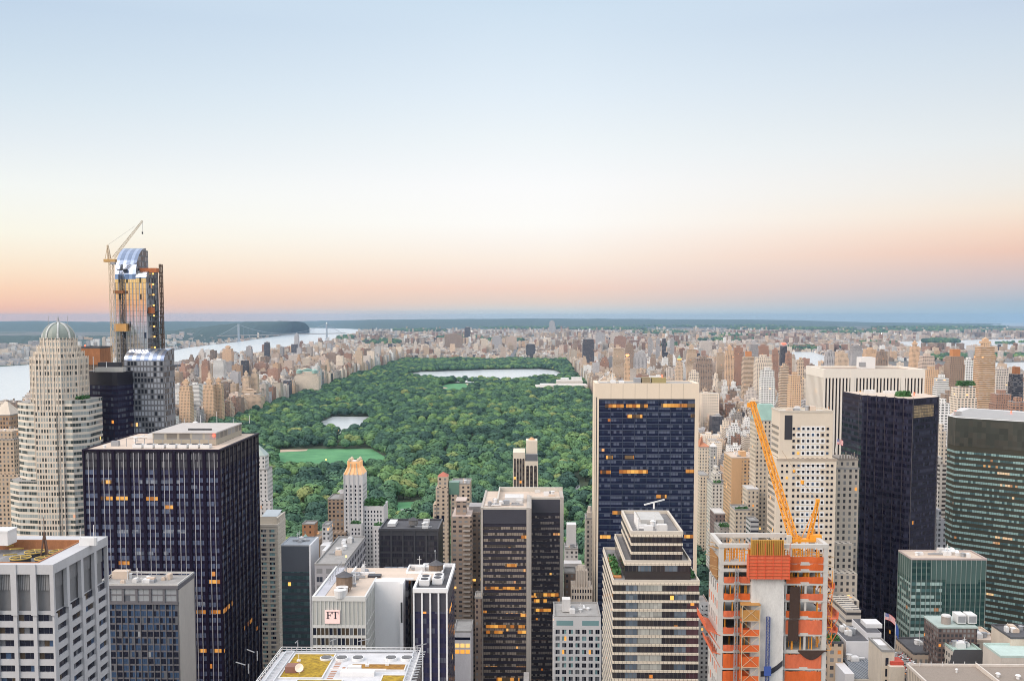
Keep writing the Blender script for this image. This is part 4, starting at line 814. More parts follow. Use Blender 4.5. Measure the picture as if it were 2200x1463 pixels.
b = MB(); b.box(x0+.5, x1-.5, D+.2, D+23, zt-.6, zt-.4); parapet(b, x0, x1, D-.3, D+24, zt-.6, 1.0, .5); b.build('roof', ROOF_GREY, T); b = MB(); b.box(x0+4, x0+8, D+8, D+13, zt, zt+6); b.build('penthouse', ROOF_WHITE, T); clutter(T, x0+2, x1-2, D+3, D+20, zt-.5, 9, 41)
# gothic crowned tower
D = 575; x0, _, zt = P(1228, 1262, D); x1 = P(1272, 1262, D)[0]; GST = simple('gothic_stone', (.56, .49, .42), .85, nz=.14, scale=.5)
T = thing('gothic_crown_tower', 'pale gothic stone tower with tapering pinnacled crown', 'tower', ((x0+x1)/2, D+8, 0)); foot(x0, x1, D, D+16, zt)
W_ = []; w = MB(); w.box(x0, x1, D, D+16, 0, zt); grid(w, W_, (x0, D), 0, x1-x0, zt-30, zt-1, 8, 8, .65, 1.6, choose([(G_DARK, 5), (G_BROWN, 2)]), pd=.4, sd=.1)
m1, m2 = x0+(x1-x0)*.24, x1-(x1-x0)*.24; zc = P(1250, 1228, D)[2]; w.box(m1, m2, D+2, D+13, zt, zc); w.cyl(((m1+m2)/2, D+7.5), (m2-m1)/2*.95, zc, P(1250, 1214, D+7)[2], 10, r2=2.2)
for k in range(9): s = x0+(x1-x0)*k/8; w.cyl((s, D+.1), .5, zt-1, zt+3.2+(k % 2)*1.5, 6, r2=.05)
for k in range(5): s = m1+(m2-m1)*k/4; w.box(s-.4, s+.4, D+1.5, D+2, zt, zc); w.cyl((s, D+1.8), .45, zc, zc+2.6, 6, r2=.05)
w.build('wall', GST, T); windows(T, W_)
# --- big slab with cream frame
D = 590; x0, _, zt = P(1279, 823, D); x1 = P(1502, 823, D)[0]; yb = D+24
T = thing('cream_framed_slab', 'huge dark glass slab with cream stone top band and edges', 'tower', ((x0+x1)/2, D+12, 0)); foot(x0, x1, D, yb, zt)
TRAV = simple('cream_travertine', (.80, .68, .54), .6, nz=.05, scale=.1); zband = P(1390, 857, D)[2]
SOL = facade('slab_glass', (.014, .018, .048), (.030, .042, .088), 1.75, 3.55, .9, .48, blind=(.17, .20, .29), pb=.42, lit=.002, row=.012, gr=.1, wr=.3, es=.75)
w = MB(); w.box(x0+2.2, x1-2.2, D+.5, yb-.5, 0, zt-1); nb = 8
for i in range(1, nb): s = x0+2.2+(x1-x0-4.4)*i/nb; w.box(s-.12, s+.12, D+.2, D+.49, 0, zband, 1)
for j in range(58): z = zband-j*3.55; w.box(x0+2.2, x1-2.2, D+.32, D+.49, z-1.15, z-.55, 1)
w.build('curtain_wall', [SOL, simple('slab_frame', (.060, .075, .12), .5, nz=.1, spec=.2)], T)
w = MB(); w.box(x0+2.2, x1-2.2, D, D+.5, zband, zt)
for i in range(1, 8): pass
w.box(x0, x0+2.2, D, yb, 0, zt+.002); w.box(x1-2.2, x1, D, yb, 0, zt+.002); w.build('stone_frame', TRAV, T)
b = MB()
for i in range(1, 8): s = x0+2.2+(x1-x0-4.4)*i/8; b.box(s-.09, s+.09, D-.012, D+.02, zband, zt-.3)
b.build('panel_joint', simple('joint_brown', (.30, .24, .19), .8), T)
litstrips(T, D, [(1345,1392,872),(1420,1462,871),(1464,1498,871),(1300,1340,872),(1347,1380,894),(1484,1498,893),(1290,1312,1014),(1473,1494,1012),(1330,1392,1013),(1316,1340,1101),(1342,1362,1100),(1289,1312,1153),(1470,1493,1152),(1302,1316,982),(1342,1362,982),(1410,1432,1066)], 7.5, -.1)
b = MB(); b.box(x0+.6, x0+1.1, D-.05, D+.02, 0, zband+1); b.box(x0-.04, x0+.02, D+2, D+3.5, 0, zt-8); b.build('edge_groove', DARK, T)
b = MB(); b.box(x0+2.2, x1-2.2, D+.5, yb-.5, zt-1, zt-.6); b.build('roof', ROOF_GREY, T); b = MB(); b.box(x0+2.2, x1-2.2, yb-.5, yb, zt-3, zt); b.build('parapet', TRAV, T)
ax = P(1361, 815, D+15)[0]
for k, (dx, w_, h_, mt) in enumerate(((0, 4, 3, STEEL), (4.6, 5, 3.4, simple('brown_unit', (.30, .24, .15), .7)), (10.5, 8.5, 3.2, simple('olive_unit', (.36, .30, .14), .7)), (-14, 3, 1.4, WHITE), (-9, 3, 1.2, WHITE))):
    b = MB(); b.box(ax+dx, ax+dx+w_, D+10, D+16, zt-.6, zt+h_-.6); b.build('rooftop_unit', mt, T)
b = MB(); b.beam((ax-22, D+12, zt), (ax-18, D+12, zt+3.6), .2); b.beam((ax-24, D+12, zt), (ax-16, D+12, zt), .2); b.beam((ax-13, D+12, zt), (ax-13, D+12, zt+5), .15); b.build('roof_crane', WHITE, T)
b = MB(); b.cyl((ax+17, D+13), .45, zt+2.6, zt+4.2, 8); b.build('warning_light', REDL, T)
# --- banded stepped tower
D = 363; BZ = facade('beige_band', (.80, .72, .60), (.16, .10, .08), 1.5, 60, .07, 2, pb=.01, lit=0, gr=.6, wr=.7); BZD = simple('dark_taupe_glass', (.052, .045, .045), .2, nz=.15)
x0, _, zA = P(1318, 1250, D); x1 = P(1502, 1250, D)[0]; yb = D+52
xb0, _, zB = P(1343, 1208, D+4); xb1 = P(1484, 1208, D+4)[0]; xc0, _, zC = P(1357, 1147, D+7); xc1 = P(1466, 1147, D+7)[0]
T = thing('banded_stepped_tower', 'stepped dark brown tower striped with thin beige bands', 'tower', ((x0+x1)/2, D+25, 0)); foot(x0, x1, D, yb, zC)
CHK = {}
MATS5 = [facade('band_glass_dark', (.10, .09, .085), (.040, .038, .048), 1.5, 3.72, .9, 2, blind=(.07, .06, .06), pb=.4, lit=.01, gr=.1), facade('band_glass_blue', (.14, .13, .13), (.14, .18, .23), 1.5, 3.72, .9, 2, blind=(.22, .26, .31), pb=.4, lit=.006, gr=.12), facade('band_glass_pale', (.25, .25, .24), (.44, .45, .42), 1.5, 3.72, .92, 2, blind=(.60, .60, .55), pb=.5, lit=0, gr=.2), facade('band_glass_mauve', (.10, .07, .08), (.09, .045, .055), 1.5, 3.72, .9, 2, blind=(.13, .07, .08), pb=.4, lit=.02, gr=.1)]
w = MB(); w.box(x0, x1, D, yb, 0, zA-.3); w.box(xb0, xb1, D+4, yb-3, zA-.3, zB-.3); w.box(xc0, xc1, D+7, yb-5, zB-.3, zC-.3); w.build('wall', BZD, T)
def tier(xa, xb, Dy, z0, z1, ncol, pat, yb_):
    fh = 3.28; n = int((z1-z0)/fh)
    for j in range(n):
        z = z1-(j+1)*fh; f = MB(); 
        for (za, zb_) in ((z+fh-1.0, z+fh-.60), (z+fh-.50, z+fh-.10)): f.box(xa-.15, xb+.15, Dy-.35, Dy-.008, za, zb_); f.box(xa-.3, xa-.008, Dy-.008, yb_, za, zb_)
        f.build('spandrel_band', BZ, T)
        cols = MB()
        for k in range(ncol):
            m = pat(k, j); sa, sb = xa+(xb-xa)*k/ncol, xa+(xb-xa)*(k+1)/ncol; cols.box(sa+.05, sb-.05, Dy-.12, Dy-.006, z+.05, z+fh-1.05, m, su=sa)
        cols.box(xa-.12, xa-.006, Dy+.3, yb_-.3, z+.05, z+fh-1.05, 0)
        cols.build('window_band', MATS5, T)
def patA(k, j): return [0, 1, 0, 2, 0, 1, 3][k] if rnd.random() < .8 else 0
def patA2(k, j):
    if k in (2, 3): return 2 if (j*5+1) % 3 else 0
    if k == 1: return 1
    if k == 5: return 1 if j % 2 else 0
    return 3 if k == 6 and rnd.random() < .7 else 0
tier(x0, x1, D, 20, zA, 7, patA2, yb); tier(xb0, xb1, D+4, zA, zB, 5, lambda k, j: [0, 1, 0, 1, 0][k], yb-3); tier(xc0, xc1, D+7, zB, zC, 4, lambda k, j: 0, yb-5)
b = MB(); b.box(x0+.2, x1-.2, D+.2, yb-.2, zA-.3, zA-.1); b.box(xb0+.2, xb1-.2, D+4.2, yb-3.2, zB-.3, zB-.1); b.box(xc0+.6, xc1-.6, D+7.6, yb-5.6, zC-.3, zC-.1); b.build('roof', simple('roof_midgrey', (.22, .21, .21), .9, nz=.2), T)
b = MB(); parapet(b, x0-.2, x1+.2, D-.2, yb, zA-.1, 1, .4); parapet(b, xb0-.2, xb1+.2, D+3.8, yb-3, zB-.1, 1, .4); parapet(b, xc0-.3, xc1+.3, D+6.7, yb-5, zC-.1, 1.3, .8); b.build('parapet', simple('cap_taupe', (.62, .56, .48), .7), T)
b = MB(); b.box(xc0+5, xc0+14, D+22, yb-14, zC-.1, zC+2.4); b.build('penthouse', simple('penthouse_pale', (.50, .49, .47), .8), T); b = MB()
for k in range(5): b.cyl((xc0+3.2, D+14+k*3.2), .35, zC, zC+4.6, 8); b.beam((xc0+3.2, D+14+k*3.2, zC+1), (xc0+7, D+13+k*3.2, zC+1), .28)
b.build('pipes', WHITE, T)
b = MB(); b.beam((xc0+12, yb-14, zC+3.6), (xc0+12, yb-14, zC+6), .3); b.beam((xc0+8, yb-15, zC+5.4), (xc0+16.5, yb-12, zC+7.0), .25); b.build('roof_crane', WHITE, T); clutter(T, xc0+2, xc1-2, D+9, yb-8, zC-.1, 6, 51)
shrubs(T, x0+.6, x0+3.4, D+8, D+34, zA, 10, .9, 9); b = MB(); b.box(x0+.5, x0+3.5, D+6, D+36, zA-.1, zA+.5); b.build('planter', simple('terracotta', (.60, .25, .09), .8), T); shrubs(T, x1-3, x1-.6, D+6, D+20, zA, 4, .8, 10)
# --- curved blue-silver glass tower under construction
D = 616; x0, _, z1 = P(247, 600, D); x1 = P(314, 600, D)[0]; zt = P(300, 534, D+20)[2]; yb = D+21.5
T = thing('curved_glass_tower', 'tallest silver glass tower with curved top and crane beside it', 'tower', ((x0+x1)/2, D+12, 0)); foot(x0, x1+8, D, yb, zt)
def glassy(name, c1_, c2_, bw, fh, rough=.1, metal=.75, dots=.10, vary=.18):
    m, t, b = newmat(name); uv = t.n('ShaderNodeUVMap'); uv.uv_map = 'UVMap'; s = t.n('ShaderNodeSeparateXYZ'); t.put(s.inputs[0], uv.outputs[0])
    ix = t.m('FLOOR', t.m('DIVIDE', s.outputs[0], bw)); alt = t.m('MODULO', ix, 2.0); iy = t.m('FLOOR', t.m('DIVIDE', s.outputs[1], fh)); fy = t.m('FRACT', t.m('DIVIDE', s.outputs[1], fh)); fx_ = t.m('FRACT', t.m('DIVIDE', s.outputs[0], bw))
    r = t.white(ix, iy); c = t.mix(alt, c1_, c2_); c = t.mix(t.m('MULTIPLY', r, vary), c, (.06, .07, .09)); c = t.mix(t.m('GREATER_THAN', r, 1-dots), c, (.10, .13, .2))
    fr = t.m('MAXIMUM', t.m('GREATER_THAN', fy, .92), t.m('GREATER_THAN', fx_, .9)); c = t.mix(t.m('MULTIPLY', fr, .55), c, (.12, .13, .15))
    t.put(b.inputs['Base Color'], c); b.inputs['Metallic'].default_value = metal; b.inputs['Roughness'].default_value = rough; return m
SILV = glassy('silver_stripe_glass', (.97, .96, .95), (.80, .80, .83), 1.15, 3.4, .06, .97, .03); CRV = glassy('curved_blue_glass', (.42, .50, .66), (.26, .32, .45), 2.2, 3.6, .10, .92, 0, .12); SIDE = facade('patchwork_side', (.20, .21, .23), (.05, .055, .07), 2.2, 3.4, .8, .8, blind=(.42, .45, .50), pb=.5, lit=.008, gr=.12)
def curved(mb, x0, x1, y, z0, z1, z2, dep, m=0, ms=1, n=10, cap=True):
    prof = [(y, z0), (y, z1)]+[(y+dep*(1-math.cos(math.pi/2*k/n)), z1+(z2-z1)*math.sin(math.pi/2*k/n)) for k in range(1, n+1)]
    L = z0; s = [z0]
    for p, q in zip(prof, prof[1:]): L += math.hypot(q[0]-p[0], q[1]-p[1]); s.append(L)
    for k, (p, q) in enumerate(zip(prof, prof[1:])): mb.poly([(x0, *p), (x1, *p), (x1, *q), (x0, *q)], m if k else 0, [(0, s[k]), (x1-x0, s[k]), (x1-x0, s[k+1]), (0, s[k+1])])
    ye = y+dep; mb.poly([(x1, ye, z0), (x0, ye, z0), (x0, ye, z2), (x1, ye, z2)], ms)
    mb.poly([(x1, *p) for p in prof]+[(x1, ye, z0)], ms, [(p[0], p[1]) for p in prof]+[(ye, z0)]); mb.poly([(x0, *p) for p in reversed(prof)]+[(x0, ye, z0)], ms)
xm = P(291, 580, D)[0]; za = P(280, 600, D)[2]
w = MB(); curved(w, x0, xm, D, 0, za, zt, 18, 2); curved(w, xm, x1, D+.02, 0, P(300, 598, D)[2], P(300, 580, D+7)[2], 8, 0)
w.box(xm+.02, x1-.5, D+8.1, yb, 0, P(300, 578, D+9)[2], 1); w.box(x0+1, xm-.02, D+18.02, yb-.5, 0, zt-1.5, 1); w.build('curtain_wall', [SILV, SIDE, CRV], T)
for k in range(10):
    s = x0+(x1-x0)*k/9.0; b = MB(); b.box(s-.14, s+.14, D-.35, D-.02, 40, za-2); b.build('mullion', simple('fin_silver', (.5, .52, .56), .3, .6, nz=.05) if k == 0 else bpy.data.materials['fin_silver'], T)
b = MB(); hx = P(262, 600, D)[0]; b.lattice((hx, D-1.6, 60), (hx, D-1.6, za+2), 1.4, 70, .08); b.build('hoist_mast', DARK, T); b = MB(); zc = P(262, 704, D)[2]; b.box(hx-4, hx+3.4, D-3.8, D-.6, zc-2.2, zc+2.4); b.build('hoist_cage', simple('cage_orange', (.72, .40, .14), .7), T)
b = MB(); zc = P(262, 628, D)[2]; b.box(hx-4, hx+2, D-3.8, D-.6, zc-.8, zc+1); b.build('hoist_cage', RUST, T)
sx = x1+1.0; b = MB()
for k in range(46): z = 96+k*3.6; b.box(x1+.02, x1+1.6, D+7, yb-.5, z, z+.35)
for yy in (D+9, D+14): b.beam((x1+1.5, yy, 90), (x1+1.5, yy, P(340, 578, D+9)[2]), .2)
b.build('floor_deck', simple('dark_deck', (.10, .10, .11), .7), T); b = MB()
for yy in (yb-2.5, yb): b.lattice((x1+1.8, yy, 60), (x1+1.8, yy, P(340, 566, D+9)[2]), 1.1, 70, .12)
b.build('scaffold', simple('scaffold_brown', (.16, .10, .07), .7), T)
for k in range(10): b = MB(); z = P(325, 590+k*22.5, D+9)[2]; b.box(x1+.5, x1+1.5, D+8.6, D+9.4, z, z+.9); b.build('work_light', simple('work_lamp', (.5, .3, .1), .4, emit=(1, .55, .14), es=2.2, nz=0) if k == 0 else bpy.data.materials['work_lamp'], T)
b = MB(); z = P(310, 583, D)[2]; b.box(xm+1, x1+5, D+4, D+8.4, z-.5, z+2.2); b.box(x1-.3, x1+2.6, D+2, D+6, z-26, z-22); b.build('safety_net', simple('net_rust', (.50, .16, .06), .8), T)
# lower block with its own curve
D3 = 604; a, _, za_ = P(266, 775, D3); c = P(352, 775, D3)[0]; zb_ = P(330, 748, D3+16)[2]
w = MB(); LOWS = facade('lower_patchwork', (.17, .175, .19), (.03, .035, .05), 2.0, 3.4, .66, .66, blind=(.72, .76, .84), pb=.5, lit=.006, gr=.12, wr=.4)
LCRV = glassy('lower_curve_glass', (.80, .84, .92), (.40, .48, .66), 2.5, 30., .15, .7, 0)
curved(w, a, c, D3, 0, za_, zb_, 18, 1, 2); w.build('lower_block', [LOWS, LCRV, SIDE], T); foot(a, c, D3, D3+18, za_)
# --- luffing crane beside it
D = 610; bx = P(240, 560, D)[0]; zc = P(240, 560, D)[2]; TC = thing('luffing_crane', 'pale lattice crane clamped to the curved glass tower', 'crane', (bx, D-1, 0))
CRN = simple('crane_cream', (.62, .50, .36), .6, nz=.1)
b = MB(); b.lattice((bx, D-1, 30), (bx, D-1, zc), 2.2, 70, .12); b.build('mast', CRN, TC)
tip = P(306, 475, D+6); foot_ = (bx+1.5, D-1, zc+1.5)
b = MB(); b.lattice(foot_, tip, 1.8, 26, .10, taper=.5); b.build('jib', CRN, TC)
apx = P(231, 527, D); b = MB(); b.lattice((bx-1, D-1, zc+1), apx, 1.5, 8, .16, taper=.4); b.beam(P(226, 556, D), apx, .15); b.build('a_frame', CRN, TC)
b = MB(); q_ = P(226, 557, D); b.box(q_[0], bx+3, D-2.6, D+.6, zc-1, zc+.8); b.build('machinery_deck', simple('crane_ochre', (.55, .33, .12), .6), TC); b = MB(); b.box(bx+.6, bx+3.2, D-3.4, D-1.4, zc-2.6, zc-1.02); b.build('cab', STEEL, TC)
b = MB(); b.beam(apx, P(290, 486, D+5), .05); b.beam(tip, P(306, 499, D+6), .06); b.build('cable', STEEL, TC); b = MB(); hk = P(306, 499, D+6); b.box(hk[0]-.35, hk[0]+.35, hk[1]-.3, hk[1]+.3, hk[2]-1.2, hk[2]+.2); b.build('hook_block', DARK, TC)
# --- domed tower
D = 571; cx_, _, zd = P(126, 727, D); yc = D; T = thing('domed_tower', 'cream stepped tower with a ribbed grey-green dome', 'tower', (cx_, yc, 0)); m_ = D/FL
SP = facade('cream_ribbed', (.72, .63, .53), (.07, .08, .08), 1.55, 3.25, .64, .62, blind=(.62, .67, .65), pb=.55, lit=.003, gr=.2)
SP2 = facade('cream_ribbon', (.72, .65, .56), (.07, .09, .09), 1.5, 3.25, .95, .56, blind=(.58, .64, .63), pb=.58, lit=.006, gr=.2)
def octa(cx, cyy, r, k=.41421): 
    e = r*k; return [(cx-e, cyy-r), (cx+e, cyy-r), (cx+r, cyy-e), (cx+r, cyy+e), (cx+e, cyy+r), (cx-e, cyy+r), (cx-r, cyy+e), (cx-r, cyy-e)]
def zpx(y): return P(126, y, D)[2]
w = MB(); fins = MB()
for (hw, yt_, yb_) in ((32, 728, 748), (38, 744, 762), (44, 757, 778), (51, 768, 1160)):
    r_ = hw*m_; pts = octa(cx_, yc, r_, .52); z1_, z0_ = zpx(yt_), (zpx(yb_) if yb_ < 1000 else 0); w.prism(pts, z0_, z1_, 0)
    for (p, q) in zip(pts, pts[1:]+pts[:1]):
        L = math.hypot(q[0]-p[0], q[1]-p[1]); n = max(2, int(L/1.9)); a_ = math.atan2(q[1]-p[1], q[0]-p[0])
        if (p[1]+q[1])/2 > yc+3: continue
        for k in range(n+1): fins.ob(p, a_, L*k/n-.16, L*k/n+.16, -.35, .02, z0_, z1_+.9)
w.build('shaft', SP, T); fins.build('rib', simple('cream_stone_rib', (.76, .67, .57), .8, nz=.06), T)
w = MB(); al, ar = P(43, 860, D)[0], P(219, 850, D+11)[0]; zl, zr_ = P(50, 862, D)[2], P(200, 856, D)[2]
w.prism([(cx_-2, yc-12), (cx_+1, yc-12), (ar-7, yc-13), (ar, yc-7), (ar, yc+11), (cx_-2, yc+11)], 0, zr_, 0, 1, 3.3)
w.prism([(al+8, yc-9), (cx_-4, yc-11.5), (cx_-4, yc+14), (al, yc+14), (al, yc-3)], 0, zl, 0, 1); al2 = P(33, 1030, D)[0]
w.prism([(al2+8, yc-12), (cx_-6, yc-14), (cx_-6, yc+10), (al2, yc+10), (al2, yc-6)], 0, P(50, 1027, D)[2], 0, 1, 1.)
w.prism([(cx_-8, yc-14.6), (cx_+4, yc-14.6), (cx_+4, yc-10), (cx_-8, yc-10)], 0, P(126, 880, D)[2], 2, 1)
w.build('wing', [SP2, ROOF_GREY, SP], T)
shrubs(T, cx_+13, ar-3, yc-10, yc+2, zr_, 7, .8, 61)
r_ = 32*m_; zt_ = P(126, 694, D)[2]; hD = zt_-zd; b = MB(); nS, nR = 24, 9
def dp(i, k, e=1.0): t = math.pi/2*k/nR; return (cx_+r_*e*math.cos(t)*math.cos(2*math.pi*i/nS), yc+r_*e*math.cos(t)*math.sin(2*math.pi*i/nS), zd+hD*e*math.sin(t))
for i in range(nS):
    for k in range(nR):
        if k < nR-1: b.poly([dp(i, k), dp(i+1, k), dp(i+1, k+1), dp(i, k+1)])
        else: b.poly([dp(i, k), dp(i+1, k), dp(i, nR)])
b.build('dome', simple('dome_greygreen', (.25, .29, .26), .45, nz=.12), T)
for i in range(0, 24, 3):
    b = MB()
    for k in range(nR): b.beam(dp(i+1.5, k, 1.02), dp(i+1.5, k+1, 1.02), .42)
    b.build('dome_rib', simple('rib_pale', (.56, .58, .57), .5, nz=.05) if i == 0 else bpy.data.materials['rib_pale'], T)
b = MB(); b.cyl((cx_, yc), 1.0, zt_-.3, zt_+1.6, 10, r2=.6); b.cyl((cx_, yc), .6, zt_+1.6, zt_+4.6, 8, r2=.02); b.build('finial', STEEL, T)
for dx in (-5.5, 5.5): b = MB(); b.beam((cx_+dx, yc, zd+hD*.7), (cx_+dx, yc, zt_+4), .07); b.build('antenna', STEEL, T)
# --- dark wedge tower and brown tower behind
zt = P(230, 799, 590)[2]; pA, pB, pC = Z(181, 797.6, zt), Z(246, 799.5, zt), Z(288, 796, zt)
T = thing('dark_wedge_tower', 'near-black wedge tower between domed tower and curved glass tower', 'tower', (pB[0], pB[1]+10, 0)); foot(pA[0], pC[0], pB[1], pC[1]+7, zt)
w = MB(); MET = facade('dark_wedge_glass', (.026, .020, .045), (.034, .036, .075), 2.1, 3.4, .8, .55, blind=(.18, .20, .24), pb=.22, lit=.006, gr=.08, wr=.3)
w.prism([pA, (pB[0]-1.5, pB[1]), (pB[0]+1.5, pB[1]), pC, (pC[0], pC[1]+7), (pA[0], pC[1]+7)], 0, zt-8, 0, 2); w.prism([pA, (pB[0]-1.5, pB[1]), (pB[0]+1.5, pB[1]), pC, (pC[0], pC[1]+7), (pA[0], pC[1]+7)], zt-8, zt, 1, 2)
w.build('curtain_wall', [MET, simple('black_panel', (.022, .02, .03), .3), ROOF_DARK], T)
b = MB(); a, _, z_ = P(207, 790, 592); c = P(267, 790, 592)[0]; b.box(a, c, pB[1]+2, pB[1]+7, zt, zt+2.6); b.build('penthouse', simple('penthouse_grey', (.50, .49, .46), .8), T); b = MB(); a = P(215, 781, 598)[0]; b.box(a, a+13, pB[1]+7.1, pB[1]+11, zt-4, zt+5.4); b.build('plant_room', DARK, T)
for px in (203, 231): b = MB(); a = P(px, 790, 592)[0]; b.beam((a, pB[1]+3, zt), (a, pB[1]+3, zt+ (9 if px < 210 else 6)), .16); b.build('antenna', WHITE, T)
T, a, c, z = simple_tower('brown_capped_tower', 'dark brown tower with rust-coloured cap behind the domed tower', 'tower', 166, 214, 748, 655, 20, facade('brown_capped', (.17, .13, .10), (.10, .10, .10), 2.2, 3.4, .55, .5, blind=(.24, .22, .18), pb=.3, lit=0), roof=ROOF_DARK)
b = MB(); b.box(a-.25, c+.25, 654.7, 675.2, z-11, z-.3); b.build('cornice', RUST, T); b = MB(); b.box(a-.3, c+.3, 654.65, 654.99, z-15.5, z-14.4); b.box(a-.3, c+.3, 654.65, 654.99, z-22.5, z-21.2); b.build('stone_band', simple('band_peach', (.6, .42, .32), .8), T); b = MB(); b.cyl((a+3, 660), .5, z+1, z+2.2, 8); b.build('warning_light', REDL, T)
# --- left-edge apartment towers
T, a, c, z = simple_tower('roofed_brown_tower', 'brown banded tower with pale pyramid roof at the left edge', 'building', -20, 22, 893, 800, 20, facade('brown_band', (.40, .27, .18), (.07, .07, .08), 2.4, 3.4, .5, .55))
b = MB(); zz = P(0, 862, 810)[2]; xm = (a+c)/2
for p, q in zip([(a, 800), (c, 800), (c, 820), (a, 820)], [(c, 800), (c, 820), (a, 820), (a, 800)]): b.poly([(*p, z+.5), (*q, z+.5), (xm+(q[0]-xm)*.1, 810, zz), (xm+(p[0]-xm)*.1, 810, zz)])
b.poly([(a, 800, z+.5), (a, 820, z+.5), (c, 820, z+.5), (c, 800, z+.5)]); b.build('pyramid_roof', simple('buff_roof', (.62, .54, .45), .85), T)
OLDB = facade('tan_old_brick', (.55, .43, .32), (.08, .08, .08), 2.9, 3.2, .45, .55, pb=.3)
T, a, c, z = simple_tower('tan_setback_tower', 'tan stone tower with crowded setbacks at the left edge', 'building', -30, 29, 945, 720, 24, OLDB); w = MB(); w.box(a, c-2.5, 723, 740, z, z+6); w.box(a-2, c+6.3, 716, 719.9, 0, P(0, 1020, 716)[2]); w.build('upper_wall', OLDB, T); clutter(T, a+3, c-4, 724, 738, z+6, 4, 71)
T, a, c, z = simple_tower('orange_tan_block', 'narrow orange-tan block squeezed behind the domed tower', 'building', 22, 47, 925, 770, 22, facade('orange_tan', (.52, .35, .22), (.08, .07, .07), 2.9, 3.2, .45, .55)); 
# --- white striped slab
D = 700; x0, _, zt = P(1772, 793, D); x1 = P(1985, 790, D)[0]; yb = D+46
T = thing('white_striped_slab', 'long slab of white vertical marble piers and black window strips', 'tower', ((x0+x1)/2, D+20, 0)); foot(x0, x1, D, yb, zt)
MARB = simple('white_marble_pier', (.80, .74, .66), .6, nz=.04); GMG = facade('dark_strip', (.03, .028, .04), (.030, .026, .045), 1.6, 3.7, .95, .6, blind=(.10, .09, .10), pb=.25, lit=.004, row=.012, gr=.12)
w = MB(); w.box(x0+.4, x1-.4, D+.5, yb, 0, zt-2); w.build('curtain_wall', GMG, T); nb = 29; w = MB()
for i in range(nb+1): s = x0+(x1-x0)*i/nb; w.box(s-.56, s+.56, D-.5, D+.5, 0, zt-6.2)
for i in range(16): s = D+1.3+(yb-D-2)*i/15; w.box(x0-.2, x0+.45, s-.62, s+.62, 0, zt-6.2)
for s in (x0+(x1-x0)*.28, x0+(x1-x0)*.79): w.box(s-1.4, s+1.4, D-.7, D-.5, 0, zt)
w.box(x0-.85, x1+.8, D-.55, D+1.4, zt-6.2, zt); w.box(x0-.3, x0+1.2, D+1.4, yb, zt-6.2, zt-.003); w.box(x1-1.2, x1+.8, D+1.4, yb, zt-6.2, zt-.003); w.box(x0+1.2, x1-1.2, yb-1.2, yb, zt-2, zt-.006); w.build('pier', MARB, T)
b = MB(); b.box(x0+1.2, x1-1.2, D+1.4, yb-1.2, zt-2, zt-1.2); b.build('roof', simple('rusty_roof', (.36, .28, .22), .9, nz=.3, scale=.1), T)
b = MB(); px_box(b, 1850, 1881, 768, D+32, 10, z0=zt-1.2); b.build('penthouse', WHITE, T); b = MB(); xx = P(1866, 780, D+13.9)[0]; b.box(xx-1, xx+4, D+31.8, D+31.99, zt, zt+3.4); b.build('louver', STEEL, T)
# --- checkered stone tower
D = 505; x0, _, zt = P(1676, 886, D); x1 = P(1790, 886, D)[0]; yb = Z(1655, 879, zt)[1]; zs = P(1700, 985, D)[2]
T = thing('checkered_tower', 'cream limestone tower with white checkered panels round square windows', 'tower', ((x0+x1)/2, D+15, 0)); foot(x0, x1+3, D, yb, zt)
LST = simple('cream_limestone', (.70, .61, .50), .75, nz=.06, scale=.1); LSW = simple('white_panel', (.82, .81, .79), .6, nz=.03)
w = MB(); w.box(x0, x1, D, yb, zs, zt); w.box(x0-1.4, x1+1.8, D-1.2, yb, 0, zs); w.build('wall', LST, T); b = MB(); b.box(x0+2.4, x0+6.2, D-.15, D+.02, P(1690, 940, D)[2]-1, P(1690, 892, D)[2]); b.build('louver', DARK, T)
W_ = []; pan = MB(); bw = (x1-x0)/11.0; fh = 3.1; ch = choose([(G_DARK, 8), (G_BLUE, 1), (G_BROWN, .6), (G_LIT, .05)])
for j in range(46):
    z = zt-8.2-j*fh; low = z < zs-2; Dy = D-1.2 if low else D
    for k in range(8 if not low else 9):
        s = x0+bw*(2.9+k) if k < 7 else (x0+bw*(2.9+7.05) if k == 7 else x1-.3)
        W_.append((s, Dy-.10, z, 1.15, 1.25, 0, ch()))
        if 1 <= k <= 6 and (j % 12) not in (5, 11): 
            if (k+j) % 2 == 0 or 2 <= k <= 5: pan.box(s-bw*.46, s+bw*.46, Dy-.08, Dy-.004, z-fh*.42, z+fh*.42)
    if low:
        for k in (0, 1): W_.append((x0-.2+bw*(.6+k*1.0), Dy-.1, z, 1.0, 1.2, 0, ch()))
    n = 7
    for k in range(n): W_.append(((x0 if not low else x0-1.4)-.03, yb-2-k*(yb-D-3)/n, z, 1.0, 1.5, W90, ch()))
    if j % 3 == 2 and low: pan.box(x0-1.5, x0-1.39, D+1, yb-.5, z-fh*.5-.15, z-fh*.5+.05, 1)
for k in range(3): pan.box(x0+2.9*bw, x1-2, D-1.32, D-1.19, zs-3.2-k*2.9, zs-2.9-k*2.9, 1)
pan.box(x0-1.6, x1+2, D-1.5, D-1.19, zs-.8, zs+.3, 1); pan.build('stone_panel', [LSW, simple('joint_taupe', (.45, .37, .30), .8)], T); windows(T, W_)
b = MB(); b.box(x0+.6, x1-.6, D+.6, yb-.6, zt, zt+.06); parapet(b, x0-.2, x1+.2, D-.2, yb+.2, zt, 1.0, .6); b.build('roof', simple('cream_cap', (.6, .54, .46), .8), T); clutter(T, x0+3, x1-3, D+3, yb-3, zt+.06, 6, 81)
